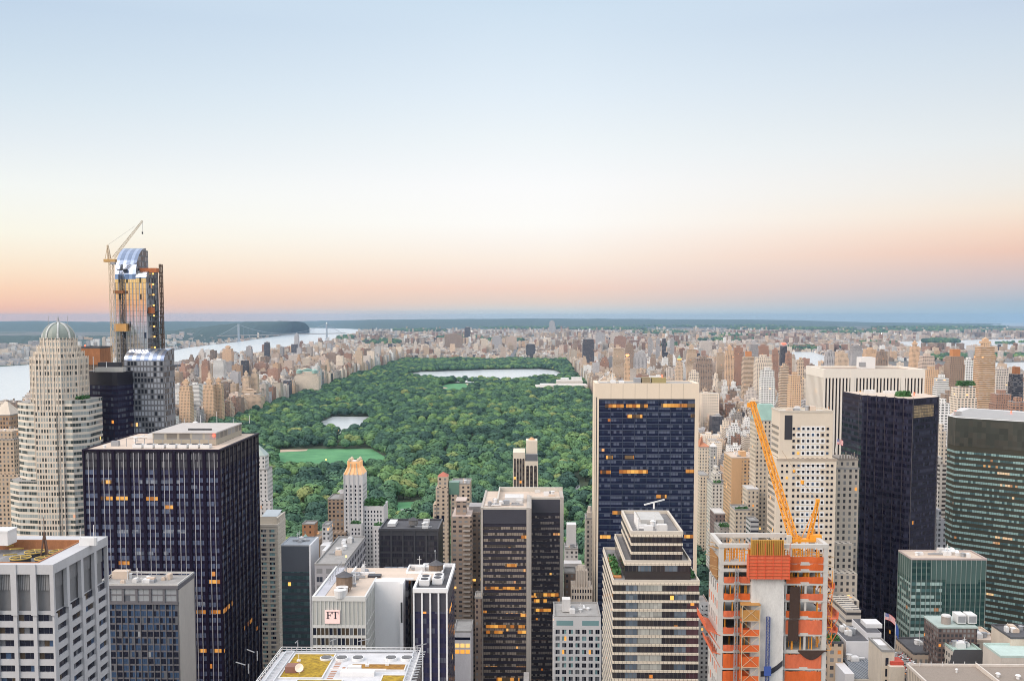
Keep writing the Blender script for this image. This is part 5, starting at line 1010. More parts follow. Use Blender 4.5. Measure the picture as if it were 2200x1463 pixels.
fl = P(1797, 955, D); FLG = thing('flag', 'small striped flag on the right corner of the checkered tower', 'flag', (fl[0], fl[1]-2, fl[2]-4)); b = MB(); b.beam((fl[0]-1.2, D-2, fl[2]-4), (fl[0]-.6, D-2.6, fl[2]+3.4), .1); b.build('pole', WHITE, FLG)
def flagmat(name, red=True):
    m, t, b = newmat(name); uv = t.n('ShaderNodeUVMap'); uv.uv_map = 'UVMap'; s = t.n('ShaderNodeSeparateXYZ'); t.put(s.inputs[0], uv.outputs[0])
    st = t.m('MODULO', t.m('FLOOR', t.m('MULTIPLY', s.outputs[1], 13.0)), 2.0); cn = t.m('MULTIPLY', t.m('LESS_THAN', s.outputs[0], .4), t.m('GREATER_THAN', s.outputs[1], .46))
    gx = t.m('SUBTRACT', t.m('FRACT', t.m('MULTIPLY', s.outputs[0], 15.0)), .5); gy = t.m('SUBTRACT', t.m('FRACT', t.m('MULTIPLY', s.outputs[1], 9.3)), .5); star = t.m('LESS_THAN', t.m('ADD', t.m('MULTIPLY', gx, gx), t.m('MULTIPLY', gy, gy)), .05)
    t.put(b.inputs['Base Color'], t.mix(cn, t.mix(st, (.62, .06, .07), (.78, .76, .74)), t.mix(star, (.08, .09, .28), (.8, .8, .8)))); b.inputs['Roughness'].default_value = .8; return m
USF = flagmat('striped_flag')
def cloth(root, p, w_, h_, mat, droop=.35, n=14):
    b = MB()
    for i in range(n):
        u0, u1 = i/n, (i+1)/n
        def q(u, v): return (p[0]+u*w_*.92, p[1]-.35*math.sin(u*7)*w_*.14, p[2]-u*u*droop*h_+(v-1)*h_)
        for j in range(3): b.poly([q(u0, j/3), q(u1, j/3), q(u1, (j+1)/3), q(u0, (j+1)/3)], 0, [(u0, j/3), (u1, j/3), (u1, (j+1)/3), (u0, (j+1)/3)])
    return b.build('cloth', mat, root)
cloth(FLG, (fl[0]-.6, D-2.6, fl[2]+3.2), 3.4, 2.6, USF)
# grey stone hotel right of it
GOT = facade('grey_limestone', (.56, .50, .43), (.07, .07, .08), 3.0, 3.3, .42, .55, pb=.3, lit=.012, wn=.08)
T, a, c, z = simple_tower('grey_stone_hotel', 'grey stone hotel with stepped flanks between checkered and black sawtooth towers', 'building', 1797, 1846, 1008, 530, 20, GOT); w = MB(); w.box(a+2, c, 532, 548, z, z+4.6); px_box(w, 1795, 1834, 1168, 522, 7.8); px_box(w, 1790, 1842, 1232, 512, 9.8); px_box(w, 1780, 1846, 1290, 500, 11.8); w.build('stepped_wing', GOT, T); b = MB(); b.box(a+1.8, c+.2, 531.8, 548.2, z+4.6, z+5.4)
for k in range(7): b.cyl((a+2.5+k*1.5, 532.2), .45, z+4.9, z+7+k % 3, 6, r2=.3)
b.build('cornice', simple('dark_cornice', (.30, .26, .23), .85), T)
w = MB(); px_box(w, 1818, 1850, 1310, 470, 24); w.build('low_wing', facade('louvre_offices', (.55, .50, .44), (.08, .08, .09), 9, 3.4, .98, .42), T)
# --- black sawtooth tower
zt = 211.; T = thing('sawtooth_tower', 'black glass tower with sawtooth facade and rooftop trees', 'tower', (*Z(1930, 850, zt), 0))
p0, p1, p2, p3 = Z(1846, 844.5, zt), Z(1962, 853.5, zt), Z(2017, 849, zt), Z(2016, 844, zt); pts = []; n = 6
dx, dy = (p1[0]-p0[0])/n, (p1[1]-p0[1])/n
for i in range(n): pts += [(p0[0]+dx*i, p0[1]+dy*i), (p0[0]+dx*i+dx*.08, p0[1]+dy*(i+1))]
pts += [p1, p2, (p2[0]+1, p2[1]+22), (p0[0]-2, p0[1]+24)]; foot(p0[0], p2[0], p1[1], p0[1]+20, zt)
TRM = facade('bronze_black_glass', (.032, .030, .050), (.011, .010, .028), 1.5, 3.5, .86, .56, blind=(.070, .072, .12), pb=.35, lit=.002, gr=.08, wr=.3, es=.7)
w = MB(); w.prism(pts, 0, zt-.8, 0, 1); w.build('curtain_wall', [TRM, ROOF_TAN], T)
b = MB()
for i in range(n): x, y = pts[2*i]; b.box(x-.12, x+.12, y-.25, y+.05, 0, zt-.4)
b.box(p1[0]-.15, p1[0]+.15, p1[1]-.3, p1[1]+.1, 0, zt-.4); b.box(p2[0]-.3, p2[0]+.3, p2[1]-.3, p2[1]+.1, 0, zt-.4); b.build('corner_post', simple('bronze_post', (.10, .09, .10), .35), T)
q_ = Z(1990, 870, zt-6); b = MB(); gx0, gx1 = P(1966, 870, p1[1])[0], P(2006, 870, p1[1])[0]
a_ = math.atan2(p2[1]-p1[1], p2[0]-p1[0]); L = math.hypot(p2[0]-p1[0], p2[1]-p1[1]); b.ob(p1, a_, .6, L*.80, -.12, -.01, P(1985, 898, p1[1])[2], P(1985, 872, p1[1])[2]); b.build('bright_panes', facade('gold_reflecting_panes', (.10, .09, .08), (.50, .36, .20), 1.5, 1.7, .86, .8, blind=(.40, .30, .2), pb=.5, lit=0, gr=.12), T)  # reflection patch on the right face, its gold painted into the pane colour
shrubs(T, *sorted((Z(1916, 846, zt)[0], Z(1942, 846, zt)[0])), Z(1930, 849, zt)[1]-1, Z(1930, 849, zt)[1]+5, zt-.8, 9, 1.15, 91); b = MB(); ax, ay = Z(1870, 843, zt)
b.box(ax-3, ax+3, ay, ay+3, zt-.8, zt+1.4); b.box(ax+8, ax+15, ay-1, ay+2, zt-.8, zt+1.0); b.build('rooftop_unit', ROOF_WHITE, T); b = MB(); ax, ay = Z(1964, 847, zt); b.cyl((ax, ay), .4, zt-.8, zt+1, 8); b.build('warning_light', REDL, T)
b = MB(); b.box(p0[0]-1, p0[0]+6, p0[1]-9, p0[1]+8, 0, P(1845, 1300, p0[1])[2]); b.build('base_wing', TRM, T)
# --- dark banded polygonal tower at the right edge
zt = 190.; q0, q1, q2 = Z(2037, 893, zt), Z(2054, 897, zt), Z(2215, 907, zt)
T = thing('granite_banded_tower', 'dark granite tower with teal and yellow ribbon windows at right edge', 'tower', (*q1, 0)); foot(q0[0], q2[0]+20, q2[1]-10, q0[1]+30, zt)
ex = (q2[0]-q1[0], q2[1]-q1[1]); q3 = (q1[0]+ex[0]*1.5, q1[1]+ex[1]*1.5); pts = [q0, q1, q3, (q3[0]+40, q3[1]+60), (q0[0]+34, q0[1]+60)]
GRN = facade('granite_check', (.095, .10, .08), (.055, .06, .05), 2.6, 3.7, 1.2, 1.2, blind=(.088, .082, .066), pb=.35, lit=0, gr=.4, wr=.45)
w = MB(); w.prism(pts, 0, zt, 0, 1); w.build('wall', [simple('dark_granite', (.062, .060, .046), .6, nz=.14, scale=.4, spec=.2), ROOF_WHITE], T)
w = MB()
for (p, q) in ((q0, q1), (q1, q3)): a_ = math.atan2(q[1]-p[1], q[0]-p[0]); L = math.hypot(q[0]-p[0], q[1]-p[1]); w.ob(p, a_, .02, L-.02, -.1, -.006, zt-18, zt-.4)
w.build('attic_panel', GRN, T); IBW = facade('teal_ribbon', (.07, .08, .07), (.10, .18, .19), 1.45, 3.7, .9, 2, blind=(.52, .78, .76), pb=.82, lit=.008, row=.075, gr=.16, es=.6)
for (p, q) in ((q0, q1), (q1, q3)): a_ = math.atan2(q[1]-p[1], q[0]-p[0]); L = math.hypot(q[0]-p[0], q[1]-p[1]); bands(T, p, a_, L-.1, zt-20-3.7*34, zt-20, 34, .24, .62, IBW)
b = MB(); b.prism([(q0[0]+3, q0[1]+3), (q1[0]+3, q1[1]+4), (q3[0], q3[1]+6), (q3[0]+30, q3[1]+50), (q0[0]+36, q0[1]+50)], zt-.1, zt+.25); ax, ay = Z(2062, 893, zt); b.box(ax-2, ax+2, ay+2, ay+5, zt+.8, zt+2.6); b.build('roof', simple('white_roof', (.38, .375, .37), .8, nz=.12), T)
for px, py in ((2057, 888), (2177, 888)): b = MB(); ax, ay = Z(px, py+3, zt); b.cyl((ax, ay+3), .45, zt+.8, zt+2.4, 8); b.build('warning_light', REDL, T)
# --- green glass box
D = 500; x0, _, zt = P(1959, 1200, D); x1 = P(2119, 1194, D)[0]; yb = Z(1937, 1188, zt)[1]+6
T = thing('green_glass_box', 'low green glass office box with satellite dishes on its roof', 'building', ((x0+x1)/2, D+12, 0)); foot(x0, x1, D, yb, zt)
TG = facade('green_glass', (.05, .10, .09), (.024, .07, .07), 2.35, 3.3, .93, .62, blind=(.05, .10, .10), pb=.3, lit=.0, gr=.07, wr=.3); TG2 = facade('green_glass_lit', (.05, .085, .08), (.08, .17, .17), 2.35, 3.3, .93, .5, blind=(.66, .88, .84), pb=.7, lit=.006, row=.06, gr=.14, wr=.3, es=.7)
TGP = simple('green_panel', (.075, .135, .125), .35, nz=.1); w = MB(); zm = zt-10.5
xs = x0+(x1-x0)*.42; w.box(x0, x1, D, yb, 0, zm, 0); w.box(x0, x1, D, yb, zm, zt-.5, 2); w.box(x0+.02, xs, D-.06, D-.004, 0, zm, 1); w.box(x0-.06, x0-.004, D+.3, yb-.3, 0, zm-2, 1)
w.box(xs+2, x1-3.6, D-.05, D-.004, zm-2.2, zt-3, 2); w.box(x0, x0+9.6, D-.05, D-.004, zm, zt-.8, 0)
for i in range(16): s = x0+(x1-x0)*i/15; w.box(s-.1, s+.1, D-.3, D-.065, 0, zt-.4, 3)
for i in range(7): s = D+(yb-D)*i/6; w.box(x0-.3, x0-.065, s-.08, s+.08, 0, zt-.4, 3)
w.build('curtain_wall', [TG, TG2, TGP, simple('pale_green_fin', (.30, .35, .34), .4)], T); b = MB(); b.box(x0+.5, x1-.5, D+.5, yb-.5, zt-.5, zt-.2); b.build('roof', ROOF_TAN, T); b = MB(); parapet(b, x0-.3, x1+.3, D-.35, yb+.1, zt-.5, .9, .5); b.build('parapet', simple('pink_cap', (.50, .42, .40), .7), T)
for px, py, r_ in ((2034, 1186, 1.5), (2044, 1186, 1.5), (2054, 1190, 1.2)):
    ax, ay = Z(px, py+2, zt); b = MB(); b.cyl((ax, ay), .15, zt-.2, zt+1.4, 6); cpt = Vector((ax, ay-.6, zt+2)); e2 = Vector((0, .7, .7))
    for k in range(16): a0, a1 = 2*math.pi*k/16, 2*math.pi*(k+1)/16; b.poly([cpt+Vector((0, .4, -.4)), cpt+Vector((1, 0, 0))*math.cos(a0)*r_+e2*math.sin(a0)*r_, cpt+Vector((1, 0, 0))*math.cos(a1)*r_+e2*math.sin(a1)*r_])
    b.build('satellite_dish', WHITE, T)
clutter(T, x0+2, x1-2, D+2, yb-2, zt-.2, 10, 95)
# water tank block in front of it
D4 = 440; a, _, z = P(2016, 1346, D4); c = P(2100, 1346, D4)[0]; T = thing('brown_brick_plant_block', 'brown brick block with round tank and grey cooling towers on top', 'building', ((a+c)/2, D4+8, 0)); foot(a, c, D4, D4+16, z)
w = MB(); w.box(a, c, D4, D4+16, 0, z-.6); w.build('wall', facade('brown_grid', (.16, .12, .11), (.06, .06, .07), 1.8, 2.2, .6, .6), T); b = MB(); b.box(a-.3, c+.3, D4-.3, D4+16.3, z-.6, z); b.build('roof', simple('mint_roof', (.42, .50, .47), .8), T)
ax = P(2032, 1340, D4+5)[0]; b = MB(); b.cyl((ax, D4+5), 2.0, z, z+3.4, 16); t_ = b.build('water_tank', simple('tank_taupe', (.36, .31, .28), .8), T); b = MB(); b.cyl((ax, D4+5), 2.15, z+3.4, z+4.0, 16, r2=1.9); b.build('tank_roof', ROOF_WHITE, t_)
for px in (2060, 2083):
    ax = P(px, 1340, D4+6)[0]; b = MB(); b.box(ax-1.9, ax+1.9, D4+3, D4+9, z+.6, z+4.4); u = b.build('cooling_tower', WHITE, T); b = MB(); b.box(ax-1.6, ax+1.6, D4+2.9, D4+2.99, z+1.1, z+3.9); b.build('louver', STEEL, u)
b = MB(); ax = P(2058, 1378, D4-1)[0]; b.box(ax-2.4, ax+2.4, D4-.5, D4-.31, P(2058, 1374, D4)[2]-1.2, P(2058, 1374, D4)[2]); b.build('blue_tarpaulin', simple('tarp_blue', (.03, .08, .55), .6), T)
# --- concrete tower under construction
D = 290; x0, _, zt = P(1546, 1170, D); x1 = P(1780, 1167, D)[0]; yb = Z(1530, 1146, zt)[1]
T = thing('unfinished_concrete_tower', 'concrete tower under construction wrapped in orange safety nets', 'tower', ((x0+x1)/2, D+8, 0)); foot(x0, x1, D, yb, zt)
CON = simple('raw_concrete', (.44, .42, .39), .85, nz=.16, scale=.3); CONW = simple('pale_concrete', (.56, .54, .51), .85, nz=.10, scale=.35)
NETO = simple('orange_net', (.95, .15, .03), .75, nz=.2, scale=1.2); NETR = simple('coral_net', (.93, .18, .08), .75, nz=.2, scale=1.2); PLY = simple('plywood', (.50, .25, .07), .8, nz=.25, scale=1.); NETO.node_tree.nodes['Principled BSDF'].inputs['Alpha'].default_value = .82; NETR.node_tree.nodes['Principled BSDF'].inputs['Alpha'].default_value = .85; SHO = simple('shoring_orange', (.90, .36, .03), .6, nz=.1)
cx0, cx1 = P(1612, 1300, D)[0], P(1682, 1300, D)[0]; zf = zt; fl = [zt]
ys = [1207, 1222, 1250, 1286, 1323, 1359, 1396, 1432, 1468, 1505]
fz = [P(1660, y, D)[2] for y in ys]
def slab(z, m=CON, th=.75): b = MB(); b.box(x0+.35, x1-.35, D+.3, yb-.3, z-th, z); return b.build('floor_slab', m, T)
for z in fz: slab(z)
for k in range(1, 5): slab(fz[-1]-4.9*k)
w = MB(); zlow = fz[2]
for (x, y) in ((x0, D), (x1-1.3, D), (x0, yb-1.3), (x1-1.3, yb-1.3)): w.box(x, x+1.3, y, y+1.3, 0, zt-.9)
w.box(x0-.1, x1+.1, D-.15, D+1.1, zt-.9, zt+.25); w.box(x0-.1, x1+.1, yb-1.1, yb+.15, zt-.9, zt+.247); w.box(x0-.1, x0+1.1, D+1.1, yb-1.1, zt-.9, zt+.244); w.box(x1-1.1, x1+.1, D+1.1, yb-1.1, zt-.9, zt+.241)
for s in (.33, .66): w.box(x0+(x1-x0)*s-.3, x0+(x1-x0)*s+.3, D+.1, D+.8, fz[1], zt-.9)
for s in (.62, .80): w.box(x0+(x1-x0)*s-.3, x0+(x1-x0)*s+.3, D+.1, D+.7, 0, fz[2])
for z in fz: w.box(x0, x1, D-.06, D+.25, z-.9, z+.05)
w.build('concrete_frame', CONW, T)
# west wall with openings
W_ = []; w = MB(); grid(w, W_, (x0, yb), W90, yb-D, fz[2]-4.9*14, fz[2]-1, 5, 14, 1.5, 2.2, lambda: G_GREY if rnd.random() < .6 else NETO, pd=.25, sd=.24); w.box(x0+.02, x0+.3, D+.4, yb-.4, 0, fz[2]-1); w.build('side_wall', CONW, T); windows(T, W_)
b = MB(); b.box(x0-.25, x0-.02, D+2, yb-1, fz[2], fz[0]+1); b.build('plywood_panel', simple('plywood_dark', (.34, .17, .06), .85, nz=.2), T)
# core wall
b = MB(); b.box(cx0, cx1, D-1.3, D+6, 0, P(1650, 1232, D-1.3)[2]); b.build('core_wall', simple('core_concrete', (.66, .65, .63), .85, nz=.2, scale=.45), T)
# climbing formwork over the core
f0, _, fz1 = P(1614, 1160, D-2.2); f1 = P(1685, 1160, D-2.2)[0]; fz0 = P(1650, 1195, D-2.2)[2]; b = MB()
for k in range(18): s = f0+(f1-f0)*(k+.5)/18; b.box(s-.17, s+.17, D-2.3, D-1.9, fz0, fz1)
b.box(f0, f1, D-1.9, D-1.5, fz0, fz1); b.build('formwork', simple('formwork_ochre', (.50, .27, .05), .7, nz=.15), T)
b = MB(); g0, _, gz1 = P(1609, 1193, D-2.8); g1 = P(1697, 1193, D-2.8)[0]; gz0 = P(1650, 1243, D-2.8)[2]; b.box(g0, g1, D-2.75, D-2.65, gz0, gz1); b.box(g0, g0+.1, D-2.65, D, gz0, gz1); b.box(g1-.1, g1, D-2.65, D, gz0, gz1); b.build('safety_net', NETR, T)
b = MB()
for k in range(8): z = gz0+(gz1-gz0)*k/7; b.box(g0-.2, g1+.2, D-3.0, D-2.76, z-.06, z+.06)
for k in range(6): s = g0+(g1-g0)*k/5; b.box(s-.06, s+.06, D-2.95, D-2.76, gz0-.3, gz1+3.6)
b.build('platform_frame', simple('frame_red', (.72, .12, .05), .6), T)
# shoring posts between the floors
q = random.Random(5)
allz = [zt-.9]+fz; NPOST = [0]
def post(p, q_, r):
    NPOST[0] += 1; b_ = MB(); b_.beam(p, q_, r); b_.build('shoring_post', SHO, T)
for i in range(8):
    zu, zl = allz[i]-.75, allz[i+1]; b = MB()
    if zu-zl < .8: continue
    for k in range(34 if i < 4 else 22):
        x = q.uniform(x0+1.5, x1-1.5); y = D+q.choice([.7, .9, 1.6, 3, 5.5]); (post if y < D+5 and NPOST[0] < 62 else b.beam)((x, y, zl), (x, y, zu), .13)
    if i < 2:
        for k in range(3): z = zl+(zu-zl)*(k+1)/4; b.beam((x0+1.4, D+1.4, z), (f0-1, D+1.4, z), .06); b.beam((f1+1, D+1.4, z), (x1-1.4, D+1.4, z), .06)
    b.build('shoring_post', SHO, T, kind='stuff')
b = MB()
for k in range(34): x = q.uniform(x0+1.4, x1-1.4); y = q.uniform(D+1.2, yb-1.4); post((x, y, fz[0]), (x, y, zt-1.0+q.uniform(-.6, .5)), .075)
for k in range(10): x = q.uniform(x0+1.4, x1-5); y = q.uniform(D+1.2, yb-1.4); z = q.uniform(fz[0]+.5, zt-1.2); b.beam((x, y, z), (x+q.uniform(2, 6), y+q.uniform(-1, 1), z), .07)
b.build('shoring_post', SHO, T, kind='stuff')
# orange nets hung on the floor edges
for i, z in enumerate(fz):
    full = i >= 4; h = 1.6 if not full else 3.9
    for (a, c) in ((x0+1.4, cx0-.2 if i > 1 else f0-.6), (cx1+.2 if i > 1 else f1+.6, x0+(x1-x0)*.60), (x0+(x1-x0)*.62, x1-1.4)):
        if i < 2 and a < cx0: continue
        if q.random() < .12: continue
        hh = h if not full or q.random() < .62 else 1.6
        n = 7; b = MB()
        for k in range(n):
            u0, u1 = a+(c-a)*k/n, a+(c-a)*(k+1)/n; s0, s1 = .22*math.sin(k*1.3), .22*math.sin((k+1)*1.3); t0, t1 = q.uniform(-.12, .1), q.uniform(-.12, .1)
            b.poly([(u0, D-.1-s0*.4, z-.35), (u1, D-.1-s1*.4, z-.35), (u1, D-.12-s1, z+hh+t1), (u0, D-.12-s0, z+hh+t0)]); b.poly([(u1, D-.05-s1*.4, z-.35), (u0, D-.05-s0*.4, z-.35), (u0, D-.07-s0, z+hh+t0), (u1, D-.07-s1, z+hh+t1)])
        b.build('safety_net', NETO if q.random() < .6 else NETR, T)
b = MB(); b.box(x0+7, x1-7, D+7, D+12.5, 0, fz[1]); b.box(x0+.4, x0+.7, D+1.4, yb-1.4, 0, fz[2]-1); b.build('inner_core', simple('core_shadowed', (.30, .29, .28), .9, nz=.2), T)  # core block added to darken the open floors, gloom put into its grey
# inner nets seen through the lower floors
for i in range(5, len(fz)): b = MB(); b.box(x0+1.5, x1-1.5, yb-2.0, yb-1.9, fz[i], fz[i]+3.9); b.build('safety_net', NETO, T)
# stair scaffold
s0, _, sz = P(1595, 1300, D-3.2); s1 = P(1633, 1300, D-3.2)[0]; n = 8; b = MB()
for x in (s0, s1):
    for y in (D-3.2, D-.6): b.beam((x, y, 60), (x, y, sz), .1)
for k in range(22):
    z = sz-k*4.6; b.beam((s0, D-3.2, z), (s1, D-3.2, z), .08); b.beam((s0, D-3.2, z), (s1, D-3.2, z-4.6), .055); b.beam((s1, D-3.2, z), (s0, D-3.2, z-4.6), .055); b.beam((s0, D-3.2, z), (s0, D-.6, z-4.6), .055)
b.build('stair_scaffold', simple('scaffold_tan', (.60, .48, .33), .6), T)
for k in range(10): b = MB(); z = sz-k*4.6; b.box(s0-.3, s1+.1, D-3.1, D-.7, z-.15, z); b.box(s0+.15, s1-.1, D-3.10, D-3.04, z-4.5, z-2.6 if k % 3 else z-1.4); b.box(s0-.12, s0-.04, D-3.0, D-.9, z-3.8, z-1.2); b.build('scaffold_deck', NETO if k else PLY, T)
b = MB(); b.box(s0-.2, s1+.2, D-3.3, D-.5, sz, sz+.25); b.build('scaffold_roof', PLY, T)
hx = P(1651, 1320, D-2.4)[0]; b = MB(); b.lattice((hx, D-2.2, 60), (hx, D-2.2, P(1651, 1325, D-2.2)[2]), .9, 60, .07); b.build('hoist_mast', simple('hoist_blue', (.07, .10, .28), .6), T); b = MB(); z = P(1645, 1440, D-3)[2]; b.box(hx-1.1, hx+.9, D-3.2, D-2.7, z-1.5, z+1.2); b.build('hoist_cage', simple('hoist_cage_blue', (.05, .10, .36), .6), T)
mx = P(1582, 1260, D-.6)[0]; b = MB(); b.lattice((mx, D-.9, 60), (mx, D-.9, fz[1]), .8, 70, .06); b.build('hoist_mast', STEEL, T)
# black debris mesh
b = MB(); a, _, z1_ = P(1697, 1260, D-.5); c = P(1719, 1260, D-.5)[0]; zm = P(1700, 1328, D-.5)[2]; b.box(a, c, D-.6, D-.45, zm, z1_); b.box(a-.3, c-.3, D-.75, D-.62, P(1700, 1376, D-.5)[2], zm-.15); b.build('debris_mesh', simple('mesh_brown', (.055, .03, .022), .8, nz=.25, scale=2), T)
b = MB()
for k in range(10):
    u0, u1 = k/10, (k+1)/10; xa, xb = P(1714, 1400, D-.4)[0], P(1776, 1400, D-.4)[0]; zt_ = P(1740, 1396, D-.4)[2]
    def sg(u): return zt_-2.6*math.sin(math.pi*min(1, u*1.08))-.3
    b.poly([(xa+(xb-xa)*u0, D-.5, sg(u0)), (xa+(xb-xa)*u1, D-.5, sg(u1)), (xa+(xb-xa)*u1, D-.45, zt_), (xa+(xb-xa)*u0, D-.45, zt_)])
b.build('debris_mesh', bpy.data.materials['mesh_brown'], T); b = MB(); xa, xb = P(1634, 1435, D-1.4)[0], P(1681, 1425, D-1.4)[0]
for k in range(8): u0, u1 = k/8, (k+1)/8; za, zb_ = P(1634, 1441, D-1.4)[2], P(1681, 1417, D-1.4)[2]; b.poly([(xa+(xb-xa)*u0, D-1.55, za+(zb_-za)*u0**2-1.6), (xa+(xb-xa)*u1, D-1.55, za+(zb_-za)*u1**2-1.6), (xa+(xb-xa)*u1, D-1.5, za+(zb_-za)*u1**2), (xa+(xb-xa)*u0, D-1.5, za+(zb_-za)*u0**2)])
b.build('tarpaulin', simple('tarp_black', (.03, .03, .04), .7), T)
b = MB(); xa, _, za = P(1755, 1237, D+4); b.cyl((xa, D+5), 2.6, fz[2], fz[2]+2.4, 14, r2=.9); b.build('covered_pile', WHITE, T)
# cantilevered catch platforms
def catch(px0, py0, px1, py1, h, dx):
    b = MB(); a, _, z0_ = P(px0, py0, D+1); c, _, z1_ = P(px1, py1, D+1)
    for k in range(7): y = D+k*(yb-D)/6; b.beam((a, y, z0_), (c, y, z1_), .11); b.beam((a, y, z0_), (a-dx*.2, y, z0_+h), .09); b.beam((c, y, z1_-4), (a, y, z0_), .08)
    for k in range(5): z = k/4; b.beam((a-dx*.2*z, D, z0_+h*z), (a-dx*.2*z, yb, z0_+h*z), .07)
    p_ = b.build('catch_platform', simple('platform_red', (.66, .16, .07), .65) if 'platform_red' not in bpy.data.materials else bpy.data.materials['platform_red'], T)
    b = MB(); b.poly([(a, D, z0_), (a, yb, z0_), (a-dx*.18, yb, z0_+h*.85), (a-dx*.18, D, z0_+h*.85)]); b.poly([(a, D+.02, z0_+.1), (c, D+.02, z1_+.1), (c, yb, z1_+.1), (a, yb, z0_+.1)]); b.build('catch_net', NETR, p_)
catch(1516, 1350, 1546, 1362, 2.2, 1.2); catch(1528, 1398, 1546, 1402, 1.3, .7); catch(1798, 1326, 1781, 1328, 1.8, -.8); catch(1796, 1356, 1781, 1354, 1.4, -.6); catch(1790, 1262, 1781, 1262, 1.5, -.5)
PLK = simple('plank_tan', (.52, .33, .16), .8)
for k in range(16): z = q.uniform(fz[2], zt); y = q.uniform(D, yb); b = MB(); b.beam((x0-q.uniform(.5, 2.6), y, z+.8), (x0+q.uniform(1, 4), y+q.uniform(-.5, .5), z-.4), .09); b.build('loose_plank', PLK, T)
for k in range(8): z = q.uniform(fz[1], zt-2); b = MB(); b.beam((x1-q.uniform(1, 6), D+q.uniform(0, 8), z+.4), (x1+q.uniform(.8, 2.2), D+q.uniform(0, 6), z-.3), .08); b.build('loose_plank', PLK, T)
b = MB()
for k in range(7): z = fz[2]-k*3.4; b.beam((x1, D+.6, z), (x1+1.6, D+.6, z), .07); b.beam((x1+1.6, D+.6, z), (x1+1.6, D+.6, z+3.4), .07); b.beam((x1+.1, D+.6, z+3.4), (x1+1.6, D+.6, z), .05)
b.build('side_scaffold', SHO, T); b = MB(); b.box(x1-.5, x1+.3, yb-.5, yb+1, zt-2, zt+1.6); b.build('plywood_panel', PLY, T)
# --- orange luffing crane on the tower
bx, by, bz = P(1706, 1156, D+10); TC = thing('orange_tower_crane', 'bright orange lattice crane standing on the unfinished concrete tower', 'crane', (bx, by, fz[0])); CO = simple('crane_orange', (.86, .36, .03), .5, nz=.1)
b = MB(); b.lattice((bx+.6, by, fz[0]), (bx+.6, by, bz+.6), 2.2, 4, .16); b.build('mast', CO, TC)
tip = P(1616, 864, D+32); b = MB(); b.lattice((bx-.2, by, bz), tip, 1.9, 30, .125, taper=.62); b.build('jib', CO, TC)
b = MB(); tp = Vector(tip); d = (Vector((bx, by, bz))-tp).normalized(); b.beam(tip, tp+Vector((-1.5, 0, -.6)), .18); b.box(tip[0]-1.6, tip[0]-.5, tip[1]-.3, tip[1]+.3, tip[2]-1.6, tip[2]-.2); b.beam(tip, P(1626, 870, D+32), .3); b.build('jib_head', CO, TC)
apx = P(1757, 1076, D+10); b = MB(); b.lattice((bx+4.4, by, bz-.5), apx, 1.1, 8, .12, taper=.6); b.beam((bx+7.6, by, bz), apx, .09); b.beam((bx+2.2, by, bz), apx, .09); b.box(apx[0]-.6, apx[0]+.5, apx[1]-.4, apx[1]+.4, apx[2]-.4, apx[2]+.6); b.build('a_frame', CO, TC)
b = MB(); b.box(bx-.8, bx+8.2, by-1.3, by+1.3, bz-.9, bz-.1); b.box(bx+4.6, bx+8, by-1.1, by+1.1, bz-.1, bz+1.2); b.build('machinery_deck', CO, TC); b = MB(); b.box(bx-2.2, bx-.9, by-1.2, by+.4, bz-1.0, bz+1.0); b.build('cab', simple('cab_pale', (.6, .58, .54), .4), TC)
b = MB(); mid = Vector(P(1724, 1036, D+14)); b.beam(apx, mid, .045); b.beam(mid, P(1680, 968, D+24), .045); b.build('cable', simple('cable_brown', (.35, .26, .16), .6), TC); b = MB(); b.cyl((mid.x, mid.y), .55, mid.z-.5, mid.z+.6, 8); m2 = P(1706, 1012, D+16); b.cyl(m2[:2], .4, m2[2]-.3, m2[2]+.4, 8); b.build('pulley_block', CO, TC)
# --- buildings between the park corner and the checkered tower
def lab(name, label, xl, xr, yt, D, dep, mat, roof=None, cat='building'): return simple_tower(name, label, cat, xl, xr, yt, D, dep, mat, roof=roof)
TANW = facade('orange_slab_windows', (.66, .44, .26), (.08, .08, .09), 3.2, 3.0, .50, .5, blind=(.5, .48, .45), pb=.5, lit=.006)
D = 815; x0, _, z = P(1572, 984, D); x1 = P(1622, 984, D)[0]; yb = D+33; T = thing('tan_apartment_slab', 'orange-tan apartment slab with one blank brick wall', 'building', ((x0+x1)/2, D+15, 0)); foot(x0, x1, D, yb, z)
w = MB(); w.box(x0, x1, D, yb, 0, z); w.build('wall', TANW, T); b = MB(); b.box(x0+.5, P(1594, 984, D)[0], D-.25, D+.02, 0, z+.3); b.build('blank_wall', simple('tan_brick', (.64, .40, .22), .85, nz=.06), T); b = MB(); b.box(x0+.4, x1-.4, D+.4, yb-.4, z, z+.2); parapet(b, x0-.1, x1+.1, D-.3, yb, z, .8, .4); b.build('roof', ROOF_TAN, T)
b = MB(); px_box(b, 1590, 1603, 970, D+8, 8, z0=z); b.build('penthouse', bpy.data.materials['tan_brick'], T); clutter(T, x0+2, x1-2, D+5, yb-4, z+.2, 6, 101)
CRS = facade('cream_stone_rows', (.70, .60, .48), (.08, .08, .09), 3.0, 3.3, .42, .5, pb=.4, lit=.008)
T, a, c, z = lab('slender_cream_tower', 'slender cream stone tower with steep green roof behind the orange crane', 1624, 1656, 905, 770, 20, CRS); b = MB(); zz = P(1640, 868, 780)[2]
for p, q_ in zip([(a, 770), (c+7, 770), (c+7, 790), (a, 790)], [(c+7, 770), (c+7, 790), (a, 790), (a, 770)]): xm = (a+c+7)/2; b.poly([(*p, z), (*q_, z), (xm+(q_[0]-xm)*.55, 780+(q_[1]-780)*.4, zz), (xm+(p[0]-xm)*.55, 780+(p[1]-780)*.4, zz)])
